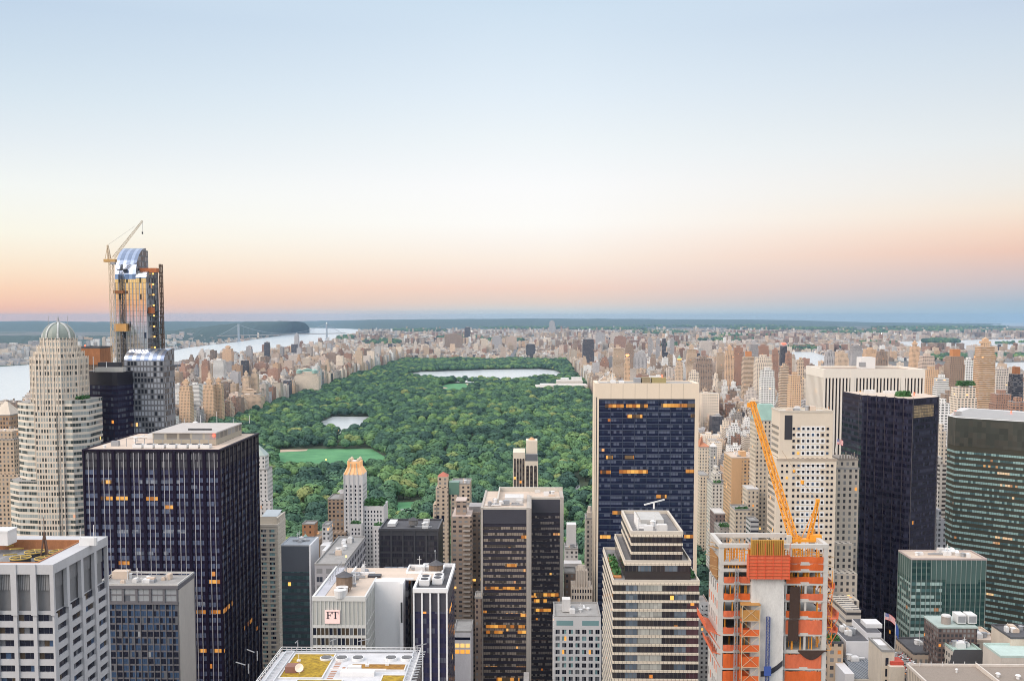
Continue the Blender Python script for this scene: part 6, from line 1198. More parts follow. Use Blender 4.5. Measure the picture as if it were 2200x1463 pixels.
b.poly([(xm+(x-xm)*.55, 780+(y-780)*.4, zz) for x, y in [(a, 770), (c+7, 770), (c+7, 790), (a, 790)]]); b.build('mansard_roof', COPPER, T)
WST = facade('white_stone_rows', (.68, .64, .58), (.07, .07, .08), 3.2, 3.3, .42, .52, pb=.35, lit=.01)
T, a, c, z = lab('cream_cornice_block', 'pale cornice-topped apartment block at the park corner', 1530, 1558, 1040, 905, 26, WST); shrubs(T, a+2, a+9, 908, 914, z, 3, 1.1, 7); w = MB(); w.box(a+3, c-2, 914, 930, z, z+8); w.box(a+5, c-4, 917, 928, z+8, z+14); w.build('penthouse', WST, T)
T, a, c, z = lab('cream_corner_block', 'narrow cream block touching the park trees', 1504, 1522, 1022, 1010, 30, CRS)
T, a, c, z = lab('grey_turret_tower', 'grey stone turret with white pointed cap', 1527, 1541, 962, 1000, 9, facade('grey_turret', (.50, .48, .46), (.1, .1, .1), 2.6, 3.2, .4, .5)); b = MB(); zz = P(1534, 950, 1004)[2]; xm = (a+c)/2; b.poly([(a, 1000, z+1), (c, 1000, z+1), (xm, 1004.5, zz)]); b.poly([(c, 1000, z+1), (c, 1009, z+1), (xm, 1004.5, zz)]); b.poly([(c, 1009, z+1), (a, 1009, z+1), (xm, 1004.5, zz)]); b.poly([(a, 1009, z+1), (a, 1000, z+1), (xm, 1004.5, zz)]); b.build('pointed_roof', ROOF_WHITE, T)
T, a, c, z = lab('red_roof_house', 'tan mansion block with steep red-orange roof', 1502, 1526, 962, 1060, 22, CRS); b = MB(); zz = P(1512, 935, 1070)[2]; b.poly([(a, 1060, z+1), (c, 1060, z+1), (c-6, 1071, z+5), (a+5, 1071, zz)]); b.poly([(a, 1082, z+1), (a, 1060, z+1), (a+5, 1071, zz)]); b.poly([(c, 1060, z+1), (c, 1082, z+1), (c-6, 1071, z+5)]); b.poly([(c, 1082, z+1), (a, 1082, z+1), (a+5, 1071, zz), (c-6, 1071, z+5)]); b.build('red_roof', simple('red_orange_tile', (.52, .22, .12), .85), T)
T, a, c, z = lab('beige_terrace_block', 'beige block with planted roof terrace right before the tan slab', 1579, 1612, 1096, 745, 20, CRS); shrubs(T, a+1, c-1, 747, 752, z, 5, .8, 17)
T, a, c, z = lab('beige_annex', 'small beige block with flat white roof beside the tan slab', 1606, 1630, 1052, 760, 18, CRS, ROOF_WHITE)
T, a, c, z = lab('white_zigzag_house', 'small white stepped house just above the unfinished tower', 1612, 1630, 1120, 700, 14, facade('white_bands', (.70, .68, .66), (.07, .07, .09), 9, 3.4, .95, .45))
T, a, c, z = lab('low_brick_house', 'low dark brick house by the park trees', 1536, 1558, 1104, 800, 22, facade('dark_brick_low', (.24, .18, .17), (.06, .06, .07), 3, 3.3, .4, .5), ROOF_WHITE)
T, a, c, z = lab('low_grey_house', 'low grey house with roof garden by the park trees', 1546, 1573, 1135, 770, 22, facade('grey_low', (.42, .40, .38), (.06, .06, .07), 3, 3.3, .4, .5)); shrubs(T, a+1, c-1, 773, 782, z, 6, 1., 19)
# left of the cream slab
T, a, c, z = lab('white_stepped_block', 'small white stepped block with roof huts right of the twin slab', 1214, 1242, 1180, 700, 18, facade('white_stack', (.64, .62, .60), (.08, .08, .09), 3.2, 3.2, .45, .5)); w = MB(); px_box(w, 1218, 1238, 1127, 708, 9, z0=z); px_box(w, 1212, 1250, 1210, 690, 9.5); w.build('upper_wall', WHITEB, T); clutter(T, a+1, c-1, 701, 712, z, 5, 111)
T, a, c, z = lab('slim_cream_tower', 'slim old cream tower tight against the cream-framed slab', 1259, 1277, 1115, 680, 16, GOT); w = MB(); w.box(a+1, c-1.5, 683, 690, z, z+4); w.cyl(((a+c)/2, 686), 1.8, z+4, z+8, 8, r2=1.2); w.build('turret', GST, T)
T, a, c, z = lab('brown_brick_block', 'brown brick block at the foot of the twin slab', 1213, 1238, 1232, 600, 14, facade('brownblock', (.24, .18, .15), (.06, .06, .07), 3, 3.3, .45, .5))
# street-level cluster between finned tower and twin slab
T, a, c, z = lab('lit_white_shop_block', 'low white block with glowing orange shop windows', 975, 1012, 1358, 520, 20, simple('white_band_wall', (.58, .57, .60), .8)); W_ = []
for k in range(3):
    for j in range(2): W_.append((a+(c-a)*(.2+.3*k), 519.95, P(990, 1386+j*13, 520)[2], (c-a)*.24, 2.1, 0, G_LITY if j == 0 else G_LIT))
windows(T, W_); b = MB(); b.box(a+.5, c-.5, 519.9, 520.02, z-4, z-2.6); b.build('ribbon_window', G_DARK, T)
T, a, c, z = lab('gothic_brown_house', 'slim brown house with pale gothic turret beside the twin slab', 1020, 1034, 1285, 545, 12, facade('gothic_brown', (.28, .21, .17), (.06, .05, .06), 2.5, 3.2, .4, .5)); b = MB()
for k in range(4): b.cyl((a+.8+k*1.0, 545.4), .45, z, z+3+k % 2*1.6, 6, r2=.1)
b.build('pinnacle', GST, T)
# --- white houses at the lower right
WHT = simple('white_stucco', (.74, .73, .74), .8, nz=.06)
D = 430; x0, _, z = P(1818, 1372, D); x1 = P(1891, 1358, D)[0]; z2 = P(1870, 1345, D+10)[2]
T = thing('white_stucco_block', 'white stucco block with skylight and roof machinery', 'building', ((x0+x1)/2, D+12, 0)); foot(x0, x1+4, D-20, D+26, z2)
w = MB(); w.box(x0, x0+10, D, D+22, 0, z-1); w.box(x0+10.02, x1+2, D+4, D+24, 0, z2-1); w.box(x0-6, x0-2, D-18, D-4, 0, z-9); w.build('wall', WHT, T)
b = MB(); b.box(x0+.3, x0+9.7, D+.3, D+21.7, z-1, z-.8); b.box(x0+10.3, x1+1.7, D+4.3, D+23.7, z2-1, z2-.8); b.build('roof', ROOF_DARK, T); b = MB(); b.box(x0+10.5, x0+15, D+3.9, D+4.0, z2-8, z2-5); b.box(x0+10.5, x0+14.4, D+3.9, D+4.0, z2-10.4, z2-9.7); b.build('louver', STEEL, T)
clutter(T, x0+.5, x0+9, D+2, D+20, z-.8, 9, 121); b = MB(); b.box(x0+12, x0+19, D+10, D+18, z2-.8, z2+1); b.build('cooling_unit', WHITE, T)
w = MB(); w.box(x0-2, x0+9, D-16, D-.3, 0, z-12); w.build('lower_wall', facade('stucco_low', (.62, .58, .52), (.05, .05, .06), 3, 3.4, .5, .5), T); b = MB()
b.poly([(x0-1.6, D-15.5, z-11.9), (x0+8.6, D-15.5, z-11.9), (x0+8.6, D-6, z-8), (x0-1.6, D-6, z-8)]); b.box(x0-1.6, x0+8.6, D-6, D-.4, z-11.9, z-8.2); b.build('skylight', facade('skylight_panes', (.42, .44, .46), (.13, .15, .18), 1.2, 30, .86, 2, blind=(.2, .22, .25), pb=.4, lit=0, gr=.2), T)
clutter(T, x0-1, x0+8, D-5, D-1, z-8.1, 6, 123)
T, a, c, z = lab('tan_brick_terrace_block', 'tan brick block with dark roof planting under the catch platform', 1780, 1812, 1382, 425, 20, facade('tan_terrace', (.58, .45, .33), (.06, .06, .07), 3.2, 3.4, .5, .5), ROOF_DARK); shrubs(T, a+1, c-1, 427, 432, z, 5, .9, 23)
T, a, c, z = lab('cream_slit_house', 'cream townhouse with tall dark slit windows and red awning terrace', 1895, 1922, 1400, 400, 16, simple('cream_stucco', (.66, .58, .48), .8)); W_ = []
for j in range(4): W_.append((c-3, 399.95, z-4-j*4.5, 1.2, 3.2, 0, G_DARK))
windows(T, W_); w = MB(); px_box(w, 1888, 1910, 1385, 408, 10); w.build('side_wall', WHT, T); b = MB(); px_box(b, 1912, 1944, 1432, 397, 10); b.build('lower_wall', bpy.data.materials['cream_stucco'], T)
b = MB(); px_box(b, 1914, 1942, 1421, 399, 6, z0=P(1920, 1431, 399)[2]); b.build('red_awning', simple('awning_red', (.55, .08, .05), .7), T)
T, a, c, z = lab('dark_roof_club', 'long dark-roofed building with pale window row before the green glass box', 1962, 2030, 1405, 450, 22, facade('club_wall', (.55, .45, .36), (.07, .06, .06), 2.4, 4, .5, .5), ROOF_DARK); clutter(T, a+4, c-2, 455, 470, z, 8, 131)
T, a, c, z = lab('mint_gable_block', 'pale block with mint copper gutters and black sloped roof', 2050, 2110, 1400, 430, 16, facade('mint_block', (.60, .56, .50), (.07, .07, .08), 2.4, 3.6, .5, .5), simple('mint_green', (.42, .55, .50), .8)); clutter(T, a+1, c-1, 432, 444, z, 12, 133); b = MB(); b.poly([(a-4, 427, z-6), (c, 427, z-6), (c, 429.8, z+1.2), (a, 429.8, z+1.2)]); b.build('sloped_roof', simple('slate_black', (.05, .05, .055), .6), T)
T, a, c, z = lab('cluttered_roof_block', 'cream block crowded with brown roof decks and ducts', 2082, 2150, 1378, 455, 20, facade('cream_clutter', (.62, .54, .45), (.07, .07, .08), 2.8, 3.4, .45, .5), ROOF_TAN); clutter(T, a+1, c-1, 457, 473, z, 20, 137)
T, a, c, z = lab('blank_beige_tower', 'blank beige wall tower with dark roof and dish at right edge', 2172, 2240, 1372, 420, 18, simple('blank_beige', (.62, .54, .45), .8), ROOF_DARK); clutter(T, a+1, c-1, 422, 436, z, 6, 139)
T, a, c, z = lab('green_roof_pavilion', 'low pavilion with pale mint sloped roof at right edge', 2150, 2240, 1412, 405, 16, simple('pavilion_cream', (.62, .56, .5), .8), simple('mint_roof2', (.50, .62, .58), .8))
# dining terrace with guests between white stucco block and green glass box
ta, tb_ = P(1902, 1372, 455), P(1950, 1405, 430); 
T = thing('roof_terrace', 'dark roof terrace crowded with small white tables and red seats', 'terrace', (ta[0]+4, 440, 0)); w = MB(); w.box(ta[0], ta[0]+9, 424, 458, 0, 100); w.build('wall', facade('terrace_wall', (.3, .27, .25), (.05, .05, .06), 3, 3.4, .5, .5), T); foot(ta[0], ta[0]+9, 424, 458, 100)
b = MB(); b.cyl((0, 0), .45, .72, .8, 10); b.cyl((0, 0), .06, 0, .72, 6); b.cyl((0, 0), .28, 0, .05, 8); tm = b.mesh('dining_table', [WHITE])
b = MB(); b.box(-.25, .25, -.25, .25, .42, .5); b.box(-.25, .25, .2, .25, .5, .95)
for dx in (-.22, .18):
    for dy in (-.24, .16): b.box(dx, dx+.04, dy, dy+.04, 0, .42)
cm_ = b.mesh('dining_chair', [bpy.data.materials['awning_red']])
for nm, mm, n_, lb in (('dining_table', tm, 44, 'small round white table on the dark roof terrace'), ('dining_chair', cm_, 60, 'small red chair on the dark roof terrace')):
    for k in range(n_):
        o = bpy.data.objects.new(nm, mm); scene.collection.objects.link(o); o.location = (ta[0]+q.uniform(.6, 8.4), q.uniform(426, 456), 100.0); o.rotation_euler = (0, 0, q.uniform(0, 6.28)); o['label'] = lb; o['category'] = 'table' if 'table' in nm else 'chair'; o['group'] = lb.replace(' on', 's on', 1)
for (px, py, mat, nm, lb) in ((1901, 1318, USF, 'flag', 'large stars and stripes flag flying before the black sawtooth tower'), (1924, 1338, simple('blue_flag', (.04, .10, .36), .8), 'flag', 'hanging blue flag right of the stars and stripes')):
    p_ = P(px, py, 445); F_ = thing(nm, lb, 'flag', (p_[0], p_[1], 100)); b = MB(); b.beam((p_[0], 445, 95), (p_[0], 445, p_[2]+.6), .12); b.build('pole', WHITE, F_)
    if mat is USF: cloth(F_, (p_[0]+.1, 445, p_[2]+.4), 5.0, 3.0, mat, .9)
    else: cloth(F_, (p_[0]+.1, 445, p_[2]-.2), 1.5, 5.2, mat, .5)
# --- foreground roof, lower right corner
z = 118.; x0, yb = Z(1949, 1428, z); T = thing('foreground_gravel_roof', 'broad gravel roof with pale parapet in the lower right corner', 'building', (x0+30, yb-20, 0)); foot(x0, x0+80, yb-50, yb, z)
w = MB(); w.box(x0, x0+80, yb-50, yb, 0, z-.5); w.build('wall', facade('cream_pier_wall', (.60, .52, .43), (.3, .27, .24), 1.6, 40, .4, 2, pb=.1, lit=0, gr=.7), T); b = MB(); b.box(x0+.4, x0+79, yb-49, yb-.4, z-.5, z-.3); b.build('roof', simple('gravel', (.30, .25, .21), .95, nz=.2, scale=2.), T)
b = MB(); parapet(b, x0-.3, x0+80, yb-50, yb+.3, z-.5, 1.1, .7); xs = Z(2098, 1432, z)[0]; b.box(xs, xs+.6, yb-40, yb-.5, z-.3, z+1.2); b.build('parapet', simple('cap_pale2', (.64, .58, .52), .8), T)
for px, py, r_ in ((2144, 1452, 1.0), (2187, 1456, 1.1), (2055, 1443, .6)):
    ax, ay = Z(px, py, z); b = MB(); b.cyl((ax, ay), r_*.55, z-.3, z+1.0, 12); b.cyl((ax, ay), r_, z+1.0, z+1.4, 14, r2=r_*.6); b.build('vent', WHITE, T)
for k in range(6): ax, ay = Z(1975+k*24, 1428, z); b = MB(); b.beam((ax, ay-.6, z-.3), (ax, ay-.6, z+1.6), .1); b.build('post', WHITE, T)
# --- reversed roof sign among the park-side houses
D = 1010; a, _, z = P(374, 924, D); c = P(424, 924, D)[0]; T = thing('sign_hotel', 'grey old hotel carrying a big roof sign seen from behind', 'building', ((a+c)/2, D+10, 0)); foot(a, c, D, D+20, z); w = MB(); w.box(a-4, c+1, D, D+20, 0, z); w.build('wall', facade('old_grey_brick', (.40, .33, .30), (.07, .07, .08), 2.8, 3.2, .45, .5), T)
cu = bpy.data.curves.new('lettering', 'FONT'); cu.body = 'ESSEX'; cu.extrude = .15; cu.size = 8.4; cu.space_character = 1.05; tmp = bpy.data.objects.new('tmp', cu); scene.collection.objects.link(tmp); dg = bpy.context.evaluated_depsgraph_get(); me = bpy.data.meshes.new_from_object(tmp.evaluated_get(dg)); bpy.data.objects.remove(tmp); xsz = [v.co.x for v in me.vertices]; mw = max(xsz)
wd = (c-a)*.98
for v in me.vertices: x, y, zz_ = v.co; v.co = (-x/mw*wd, zz_, y*1.0)
me.flip_normals(); me.materials.clear(); me.materials.append(simple('sign_letters', (.10, .08, .08), .7)); o = bpy.data.objects.new('lettering', me); scene.collection.objects.link(o); o.parent = T; o.location = (c-.2-ORG[T.name][0], D-ORG[T.name][1]+.6, z+1.2); ORG[o.name] = tuple(T.location)
b = MB(); b.box(a, c, D+.9, D+1.1, z+1, z+1.25); b.box(a, c, D+.9, D+1.1, z+7.3, z+7.5)
for k in range(8): x = a+(c-a)*k/7; b.beam((x, D+1, z), (x, D+1, z+7.5), .1)
b.build('sign_frame', STEEL, T)
# --- suspension bridge over the river
BG = thing('suspension_bridge', 'grey suspension bridge with two towers over the wide river', 'bridge', (*Z(610, 724), 0)); t1, t2 = Z(513, 734), Z(702, 729); BSt = simple('bridge_steel', (.36, .40, .44), .6, nz=.03)
def at_(f, z): return (t1[0]+(t2[0]-t1[0])*f, t1[1]+(t2[1]-t1[1])*f, z)
zd_ = 62; htw = (734-697)/FL*t1[1]*1.02
for f in (0, 1):
    b = MB(); p = at_(f, 0)
    for s in (-13, 13): b.cyl((p[0], p[1]+s), 8, 0, htw, 8, r2=6)
    for z in (zd_, htw*.72, htw-6): b.box(p[0]-7, p[0]+7, p[1]-13, p[1]+13, z-5, z+5)
    b.box(p[0]-14, p[0]+14, p[1]-26, p[1]+26, -1, 9); b.build('bridge_tower', BSt, BG)
b = MB(); b.beam(at_(-.22, zd_), at_(1.25, zd_), 4); b.build('deck', simple('deck_grey', (.40, .36, .33), .8), BG)
def cable(f0, f1, za, zm, zb_, n=20):
    pts = []
    for k in range(n+1): u = k/n; pts.append(at_(f0+(f1-f0)*u, (za*(1-u)+zb_*u)-(4*zm*u*(1-u))))
    return pts
b = MB(); h_ = MB()
for pts in (cable(0, 1, htw-4, htw-4-zd_-10, htw-4), cable(-.2, 0, zd_+4, 4, htw-4), cable(1, 1.2, htw-4, 4, zd_+4)):
    for p, q_ in zip(pts, pts[1:]): b.beam(p, q_, 1.4)
    for p in pts: h_.beam(p, (p[0], p[1], zd_), .4)
b.build('cable', BSt, BG); h_.build('hanger', BSt, BG); b = MB(); p = at_(1, htw+5); b.cyl(p[:2], 3, htw, htw+6, 8); b.build('beacon', GLOWW, BG)
# --- rail viaduct
VD = thing('rail_viaduct', 'long low rail viaduct on piers crossing the right-hand water', 'bridge', (*Z(2100, 765), 0)); zv = 30; v0, v1 = Z(1975, 756, zv), Z(2330, 758, zv); b = MB(); b.beam((*v0, zv), (*v1, zv), 2.6); b.build('deck', simple('viaduct_red', (.30, .24, .23), .8), VD)
for k in range(25):
    f = k/24; x, y = v0[0]+(v1[0]-v0[0])*f, v0[1]+(v1[1]-v0[1])*f; b = MB(); b.box(x-4, x+4, y-4, y+4, 0, zv-2.5); b.build('pier', simple('pier_grey', (.45, .43, .42), .85) if k == 0 else bpy.data.materials['pier_grey'], VD)
b = MB(); x, y = Z(2192, 752, zv); b.box(x-14, x+14, y-10, y+10, 0, 62); b.box(x-9, x+9, y-7, y+7, 62, 70); b.build('bridge_portal', simple('portal_stone', (.56, .52, .48), .85), VD)
# --- towers one can pick out in the middle distance: xl, xr, top, D, colour, style, label
SPEC = [(1252,1277,727,4300,'dark',0,'dark slab tower with pale left edge beyond the reservoir'),(1344,1361,737,3500,'brown',0,'brown tower standing alone above the cream-topped slab'),(1343,1354,766,2500,'orange',0,'pinkish tower with orange-lit top above the cream-topped slab'),(1318,1342,746,3300,'tan',2,'tan slab left of the brown tower'),(1363,1390,757,3300,'grey',1,'grey stepped block right of the brown tower'),(1453,1468,775,2300,'tan',0,'tan tower with glowing green-gold lantern top'),(1477,1497,748,2900,'tan',2,'tall tan tower behind the gold lantern tower'),(1495,1531,768,2600,'brown',1,'broad brown block with white windows'),(1481,1503,797,2050,'cream',1,'cream gridded block under the broad brown block'),(1541,1556,755,3000,'tan',2,'slim tan tower with pale cap'),(1560,1578,750,2800,'orange',1,'orange-capped striped tower beside the slim tan one'),(1578,1598,744,2900,'brick',0,'red brick tower pair, left half'),(1612,1630,738,3200,'grey',2,'grey-tan tower with crown of vents'),(1630,1653,741,3400,'brick',0,'broad maroon slab tower behind the tan balcony towers'),(1598,1622,763,2450,'tan',2,'tan ribbed tower with round orange tank'),(1626,1660,765,2350,'cream',1,'cream balcony tower with penthouse'),(1661,1673,749,2900,'brick',0,'slim dark red tower left of the blue-dark one'),(1678,1692,741,3000,'dark',1,'slim blue-dark glass tower with red light'),(1678,1696,783,1900,'tan',2,'tan tower with windows in strips, left of the white striped slab'),(1637,1666,792,1750,'white',1,'white stepped hospital block'),(1698,1722,802,1500,'orange',0,'peach block left of the white striped slab'),(1690,1702,756,2500,'brick',0,'narrow brick tower before the creek'),(1716,1728,770,2200,'tan',1,'short tan tower at the creek'),(1776,1795,753,2700,'grey',1,'grey tower left of the white rooftop box'),(1800,1824,756,2600,'tan',0,'tan tower over the white striped slab'),(1831,1854,741,3000,'grey',2,'dark grey tower with antenna over the white striped slab'),(1860,1885,748,2800,'orange',0,'peach gabled tower over the white striped slab'),(1888,1908,752,2700,'brown',1,'brown striped tower over the white striped slab'),(1959,1977,742,2600,'orange',0,'rust-orange tower with small cap'),(1982,2010,762,2200,'pink',1,'pinkish ribbed tower right of the rust-orange tower'),(1990,2020,790,1700,'orange',0,'peach stepped block above the blue-white balcony tower'),(2014,2041,808,1500,'white',2,'blue-white tower with balcony bands'),(2041,2074,762,1700,'brown',0,'brown-and-white striped tower with orange roof box'),(2075,2094,770,1900,'white',1,'white tower with one tall blue window strip'),(2056,2100,828,1300,'cream',1,'cream slab with hedge on its roof'),(2106,2140,741,1650,'orange',2,'tall peach tower with stepped chamfered crown'),(2140,2170,790,1900,'pale',1,'pale block stepped behind the peach tower'),(2176,2200,800,1700,'dark',2,'dark banded tower with red roof box'),(2018,2044,861,1150,'white',1,'white block beside the sawtooth tower'),(2029,2058,842,1350,'brown',0,'dark brown block above the granite tower'),(2140,2176,842,1350,'brick',0,'brick block right of the peach tower'),(2176,2210,858,1150,'brick',1,'dark red brick tower at the right edge'),(2022,2036,918,820,'cream',0,'cream building seen between sawtooth and granite towers'),(2018,2036,990,700,'white',1,'pale low building between sawtooth and granite towers'),(2014,2034,1105,600,'grey',0,'green-grey low block between sawtooth and granite towers'),
(477,497,748,4300,'orange',0,'brown tower with small tapered cap by the river'),(528,540,743,4600,'grey',2,'grey glass-topped tower by the river'),(567,578,734,4800,'dark',1,'slim dark glass tower by the river'),(457,480,772,3300,'white',2,'white ribbed slab left of the river towers'),(432,447,773,3000,'brick',0,'red brick stepped tower at left'),(435,458,824,2250,'orange',0,'bright orange-tan twin tower, left half'),(458,476,822,2270,'orange',0,'bright orange-tan twin tower, right half'),(384,408,826,2100,'orange',0,'tan stepped tower left of the orange-tan twin'),(404,428,824,2350,'white',2,'white balcony slab behind the tan stepped tower'),(520,534,806,2620,'tan',0,'tan twin-towered apartment house, left tower'),(538,553,800,2640,'tan',0,'tan twin-towered apartment house, right tower'),(505,560,845,2600,'tan',0,'broad tan base of the twin-towered house'),(633,684,800,3150,'cream',0,'massive cream block with three roof turrets'),(572,628,815,3200,'pale',0,'long pale block left of the massive cream block'),(762,778,752,4300,'tan',0,'tan twin-spired tower over the park edge'),(621,650,762,4500,'pale',1,'pale broad slab in the western rows'),(672,690,765,4300,'tan',1,'tan slab in the western rows'),(690,730,758,4700,'brown',1,'brown pair of slabs in the western rows'),(650,668,768,4200,'cream',2,'cream tower in the western rows'),(632,641,719,6800,'grey',0,'grey church tower above the river'),(545,572,778,3900,'brick',1,'brick red block in the western rows'),(578,600,780,3800,'brick',0,'dark brick block in the western rows'),(1033,1049,728,6700,'cream',1,'cream-edged tower straight beyond the park'),(998,1010,702,9500,'dark',1,'dark slab on the horizon left of centre'),(955,993,717,7600,'brown',1,'grey-brown slab group beyond the park'),(1057,1078,722,7400,'grey',1,'grey slab beyond the park'),(1088,1110,722,7600,'pink',1,'pinkish slab beyond the park'),(1130,1150,738,6100,'dark',1,'dark low block beyond the park'),(1232,1240,732,5600,'brown',1,'slim brown tower left of the dark slab tower'),(1280,1300,714,7600,'grey',1,'grey housing slab far right of the dark slab tower'),(1312,1332,714,7600,'pale',1,'pale housing slab far right of the dark slab tower'),(1393,1402,725,5200,'grey',2,'first of four slim grey towers'),(1410,1418,726,5200,'grey',2,'second of four slim grey towers'),(1423,1431,726,5200,'dark',2,'darkest of four slim grey towers'),(1440,1449,726,5200,'grey',2,'last of four slim grey towers'),(1505,1530,733,5600,'pale',1,'pale floodlit block in the far district'),(1320,1346,722,6800,'brick',1,'brick red slab in the far district'),(1180,1192,690,13000,'grey',1,'twin grey tower on the horizon')]
def finish_specs():
    CNM = CI
    for (xl, xr, yt, D, pal, st, label) in SPEC:
        a, _, z = P(xl, yt, D); c = P(xr, yt, D)[0]; dep = max(16, min((c-a)*.9, 40)); mb = MB()
        T = thing('apartment_tower', label, 'building', ((a+c)/2, D+dep/2, 0), 'apartment towers in the middle distance'); foot(a-4, c+4, D-30, D+dep, z); m = CI[pal, st]; sd = (xl*7 % 13)
        hh = z; w = MB(); zu = z-min(16, z*.14)
        w.box(a, c, D, D+dep, 0, zu, m, RF, su=sd*3.1); w.box(a+(c-a)*.06, c-(c-a)*.06, D+1, D+dep-1, zu, z-3, m, RF, su=sd*3.1)
        wl = w.build('wall', CM, T); trim(wl)
        b = MB(); b.box(a+(c-a)*.3, a+(c-a)*.7, D+dep*.25, D+dep*.7, z-3, z+2); o = b.build('bulkhead', CM[CI['grey' if pal == 'dark' else pal, 0]], T)
        if 'twin' in label or 'turret' in label or 'lantern' in label or 'cap' in label or 'spire' in label or 'church' in label or 'crown' in label:
            b = MB(); xm = (a+c)/2; r_ = (c-a)*.24; b.box(xm-r_*1.2, xm+r_*1.2, D+dep*.25, D+dep*.72, z+2.01, z+6); b.box(xm-r_*.7, xm+r_*.7, D+dep*.35, D+dep*.62, z+6, z+9.5); b.cyl((xm, D+dep*.48), r_*.8, z+9.5, z+12.5, 4, r2=.2, a0=.785); b.build('roof_lantern', COPPER if 'green' in label or 'massive' in label else simple('lantern_'+pal, PAL[pal], .8), T)
            if 'three' in label:
                for dx in (-.33, .33): b = MB(); b.cyl((xm+(c-a)*dx, D+6), r_*.5, z-3, z+6, 8); b.cyl((xm+(c-a)*dx, D+6), r_*.52, z+6, z+11, 8, r2=.3); b.build('roof_lantern', COPPER, T)
        if 'green-gold' in label or 'orange-lit' in label or 'red light' in label: b = MB(); b.box(a+(c-a)*.2, c-(c-a)*.2, D+2, D+dep*.6, z+2.01, z+5); b.build('lit_lantern', G_LITY if 'green' in label else (REDL if 'red' in label else GLOW), T)
        if 'orange roof' in label or 'red roof' in label or 'orange tank' in label: b = MB(); b.box(a+(c-a)*.25, c-(c-a)*.25, D+dep*.2, D+dep*.75, z-2.9, z+9); b.build('roof_box', RUST if 'red' in label else simple('roofbox_orange', (.55, .24, .10), .8), T)
        if 'hedge' in label: shrubs(T, a+2, c-2, D+2, D+8, z+.2, 12, 2.2, 44)
# --- lamps in the park and on far fields
def lamps():
    for (px, py) in [(733,849),(711,853),(660,874),(726,924),(760,924),(782,927),(553,915),(700,987),(851,1024),(1007,970),(1083,847),(1137,823),(1113,829),(1105,823),(1204,920),(1210,930),(1168,980),(1097,853),(1246,1000),(808,803),(1160,1045)]:
        D = Z(px, py)[1]-40; p_ = P(px, py, D); L = bpy.data.objects.new('park_lamp', None); scene.collection.objects.link(L); L.location = (p_[0], p_[1], 0); ORG[L.name] = (p_[0], p_[1], 0); LMP.append((L, 'lit orange park lamp above the tree canopy', px)); L['category'] = 'lamp'; L['group'] = 'orange lamps in the park'
        b = MB(); b.beam((p_[0], D, 0), (p_[0], D, p_[2]), .3); b.build('post', DARK, L); b = MB(); r_ = .9*D/1500; b.cyl((p_[0], D), r_, p_[2]-r_, p_[2]+r_, 8); b.build('lamp_head', GLOW, L)
    for (px, py) in [(1805,751),(1824,751),(1925,749),(1931,748),(1887,740),(1892,740),(1899,740),(1906,741),(1912,742),(2149,769),(2161,769),(2194,769),(1438,712),(1523,698),(1529,699),(1157,722),(1163,723),(1170,724),(1894,717),(1923,717),(1935,720),(1768,724),(1013,712),(1150,730),(1320,705)]:
        D = Z(px, py+1)[1]*.97; p_ = P(px, py, D); L = bpy.data.objects.new('floodlight', None); scene.collection.objects.link(L); L.location = (p_[0], p_[1], 0); ORG[L.name] = (p_[0], p_[1], 0); LMP2.append((L, 'bright floodlight mast in the far district', px)); L['category'] = 'lamp'; L['group'] = 'floodlights in the far districts'
        b = MB(); b.beam((p_[0], D, 0), (p_[0], D, p_[2]), .8); b.build('post', STEEL, L); b = MB(); r_ = 1.25*D/2150; b.cyl((p_[0], D), r_, p_[2]-r_, p_[2]+r_, 8); b.build('lamp_head', GLOWW if px % 3 else simple('warm_flood', (.5, .5, .5), .4, emit=(1, .75, .4), es=7, nz=0) if 'warm_flood' not in bpy.data.materials else bpy.data.materials['warm_flood'], L)
LMP = []; LMP2 = []
# ------------------------------------------------------------------ procedural city blocks
PAL = dict(tan=(.60,.46,.34), cream=(.72,.62,.51), brick=(.37,.22,.16), brown=(.32,.24,.19), grey=(.46,.45,.46), white=(.76,.74,.72), orange=(.64,.44,.29), pink=(.60,.48,.40), dark=(.10,.10,.12), pale=(.64,.57,.51))
CM = []; CI = {}
for nm, cc_ in [(k_, tuple(min(.84, v_*1.13) for v_ in c_) if k_ != 'dark' else c_) for k_, c_ in PAL.items()]:
    for st, (bw, fh, wx, wy) in enumerate([(3.1, 3.2, .42, .50), (4.4, 3.1, .62, .50), (3.0, 3.1, 1.1, .46)]):
        g_ = ((.085, .086, .096) if st < 2 else tuple(v*.28 for v in cc_)) if nm != 'dark' else (.03, .035, .05)
        CI[nm, st] = len(CM); CM.append(facade(f'{nm}_wall_{st}', cc_, g_, bw, fh, wx, wy, blind=(.34, .33, .33), pb=.35, lit=.004, gr=.15))
RF = len(CM); CM.append(roofmat('city_roof', (.13, .12, .12), (.66, .63, .60))); RT = len(CM); CM.append(COPPER); RW = len(CM); CM.append(WOODTANK)
AVE = [192, 330, 470, 615, 775, 980, 1190, 1400, 1600, 1820, 2050]
def clear(x0, x1, y0, y1):
    for f in FOOT:
        if x0 < f[1]+3 and x1 > f[0]-3 and y0 < f[3]+3 and y1 > f[2]-3: return False
    return True
WATERS = [HUD, EAST, HAR, HEL]
def dry(x, y): return not any(inpoly(x, y, p_) for p_ in WATERS)
DESC = []                                     # every filler building
gq = random.Random(11)
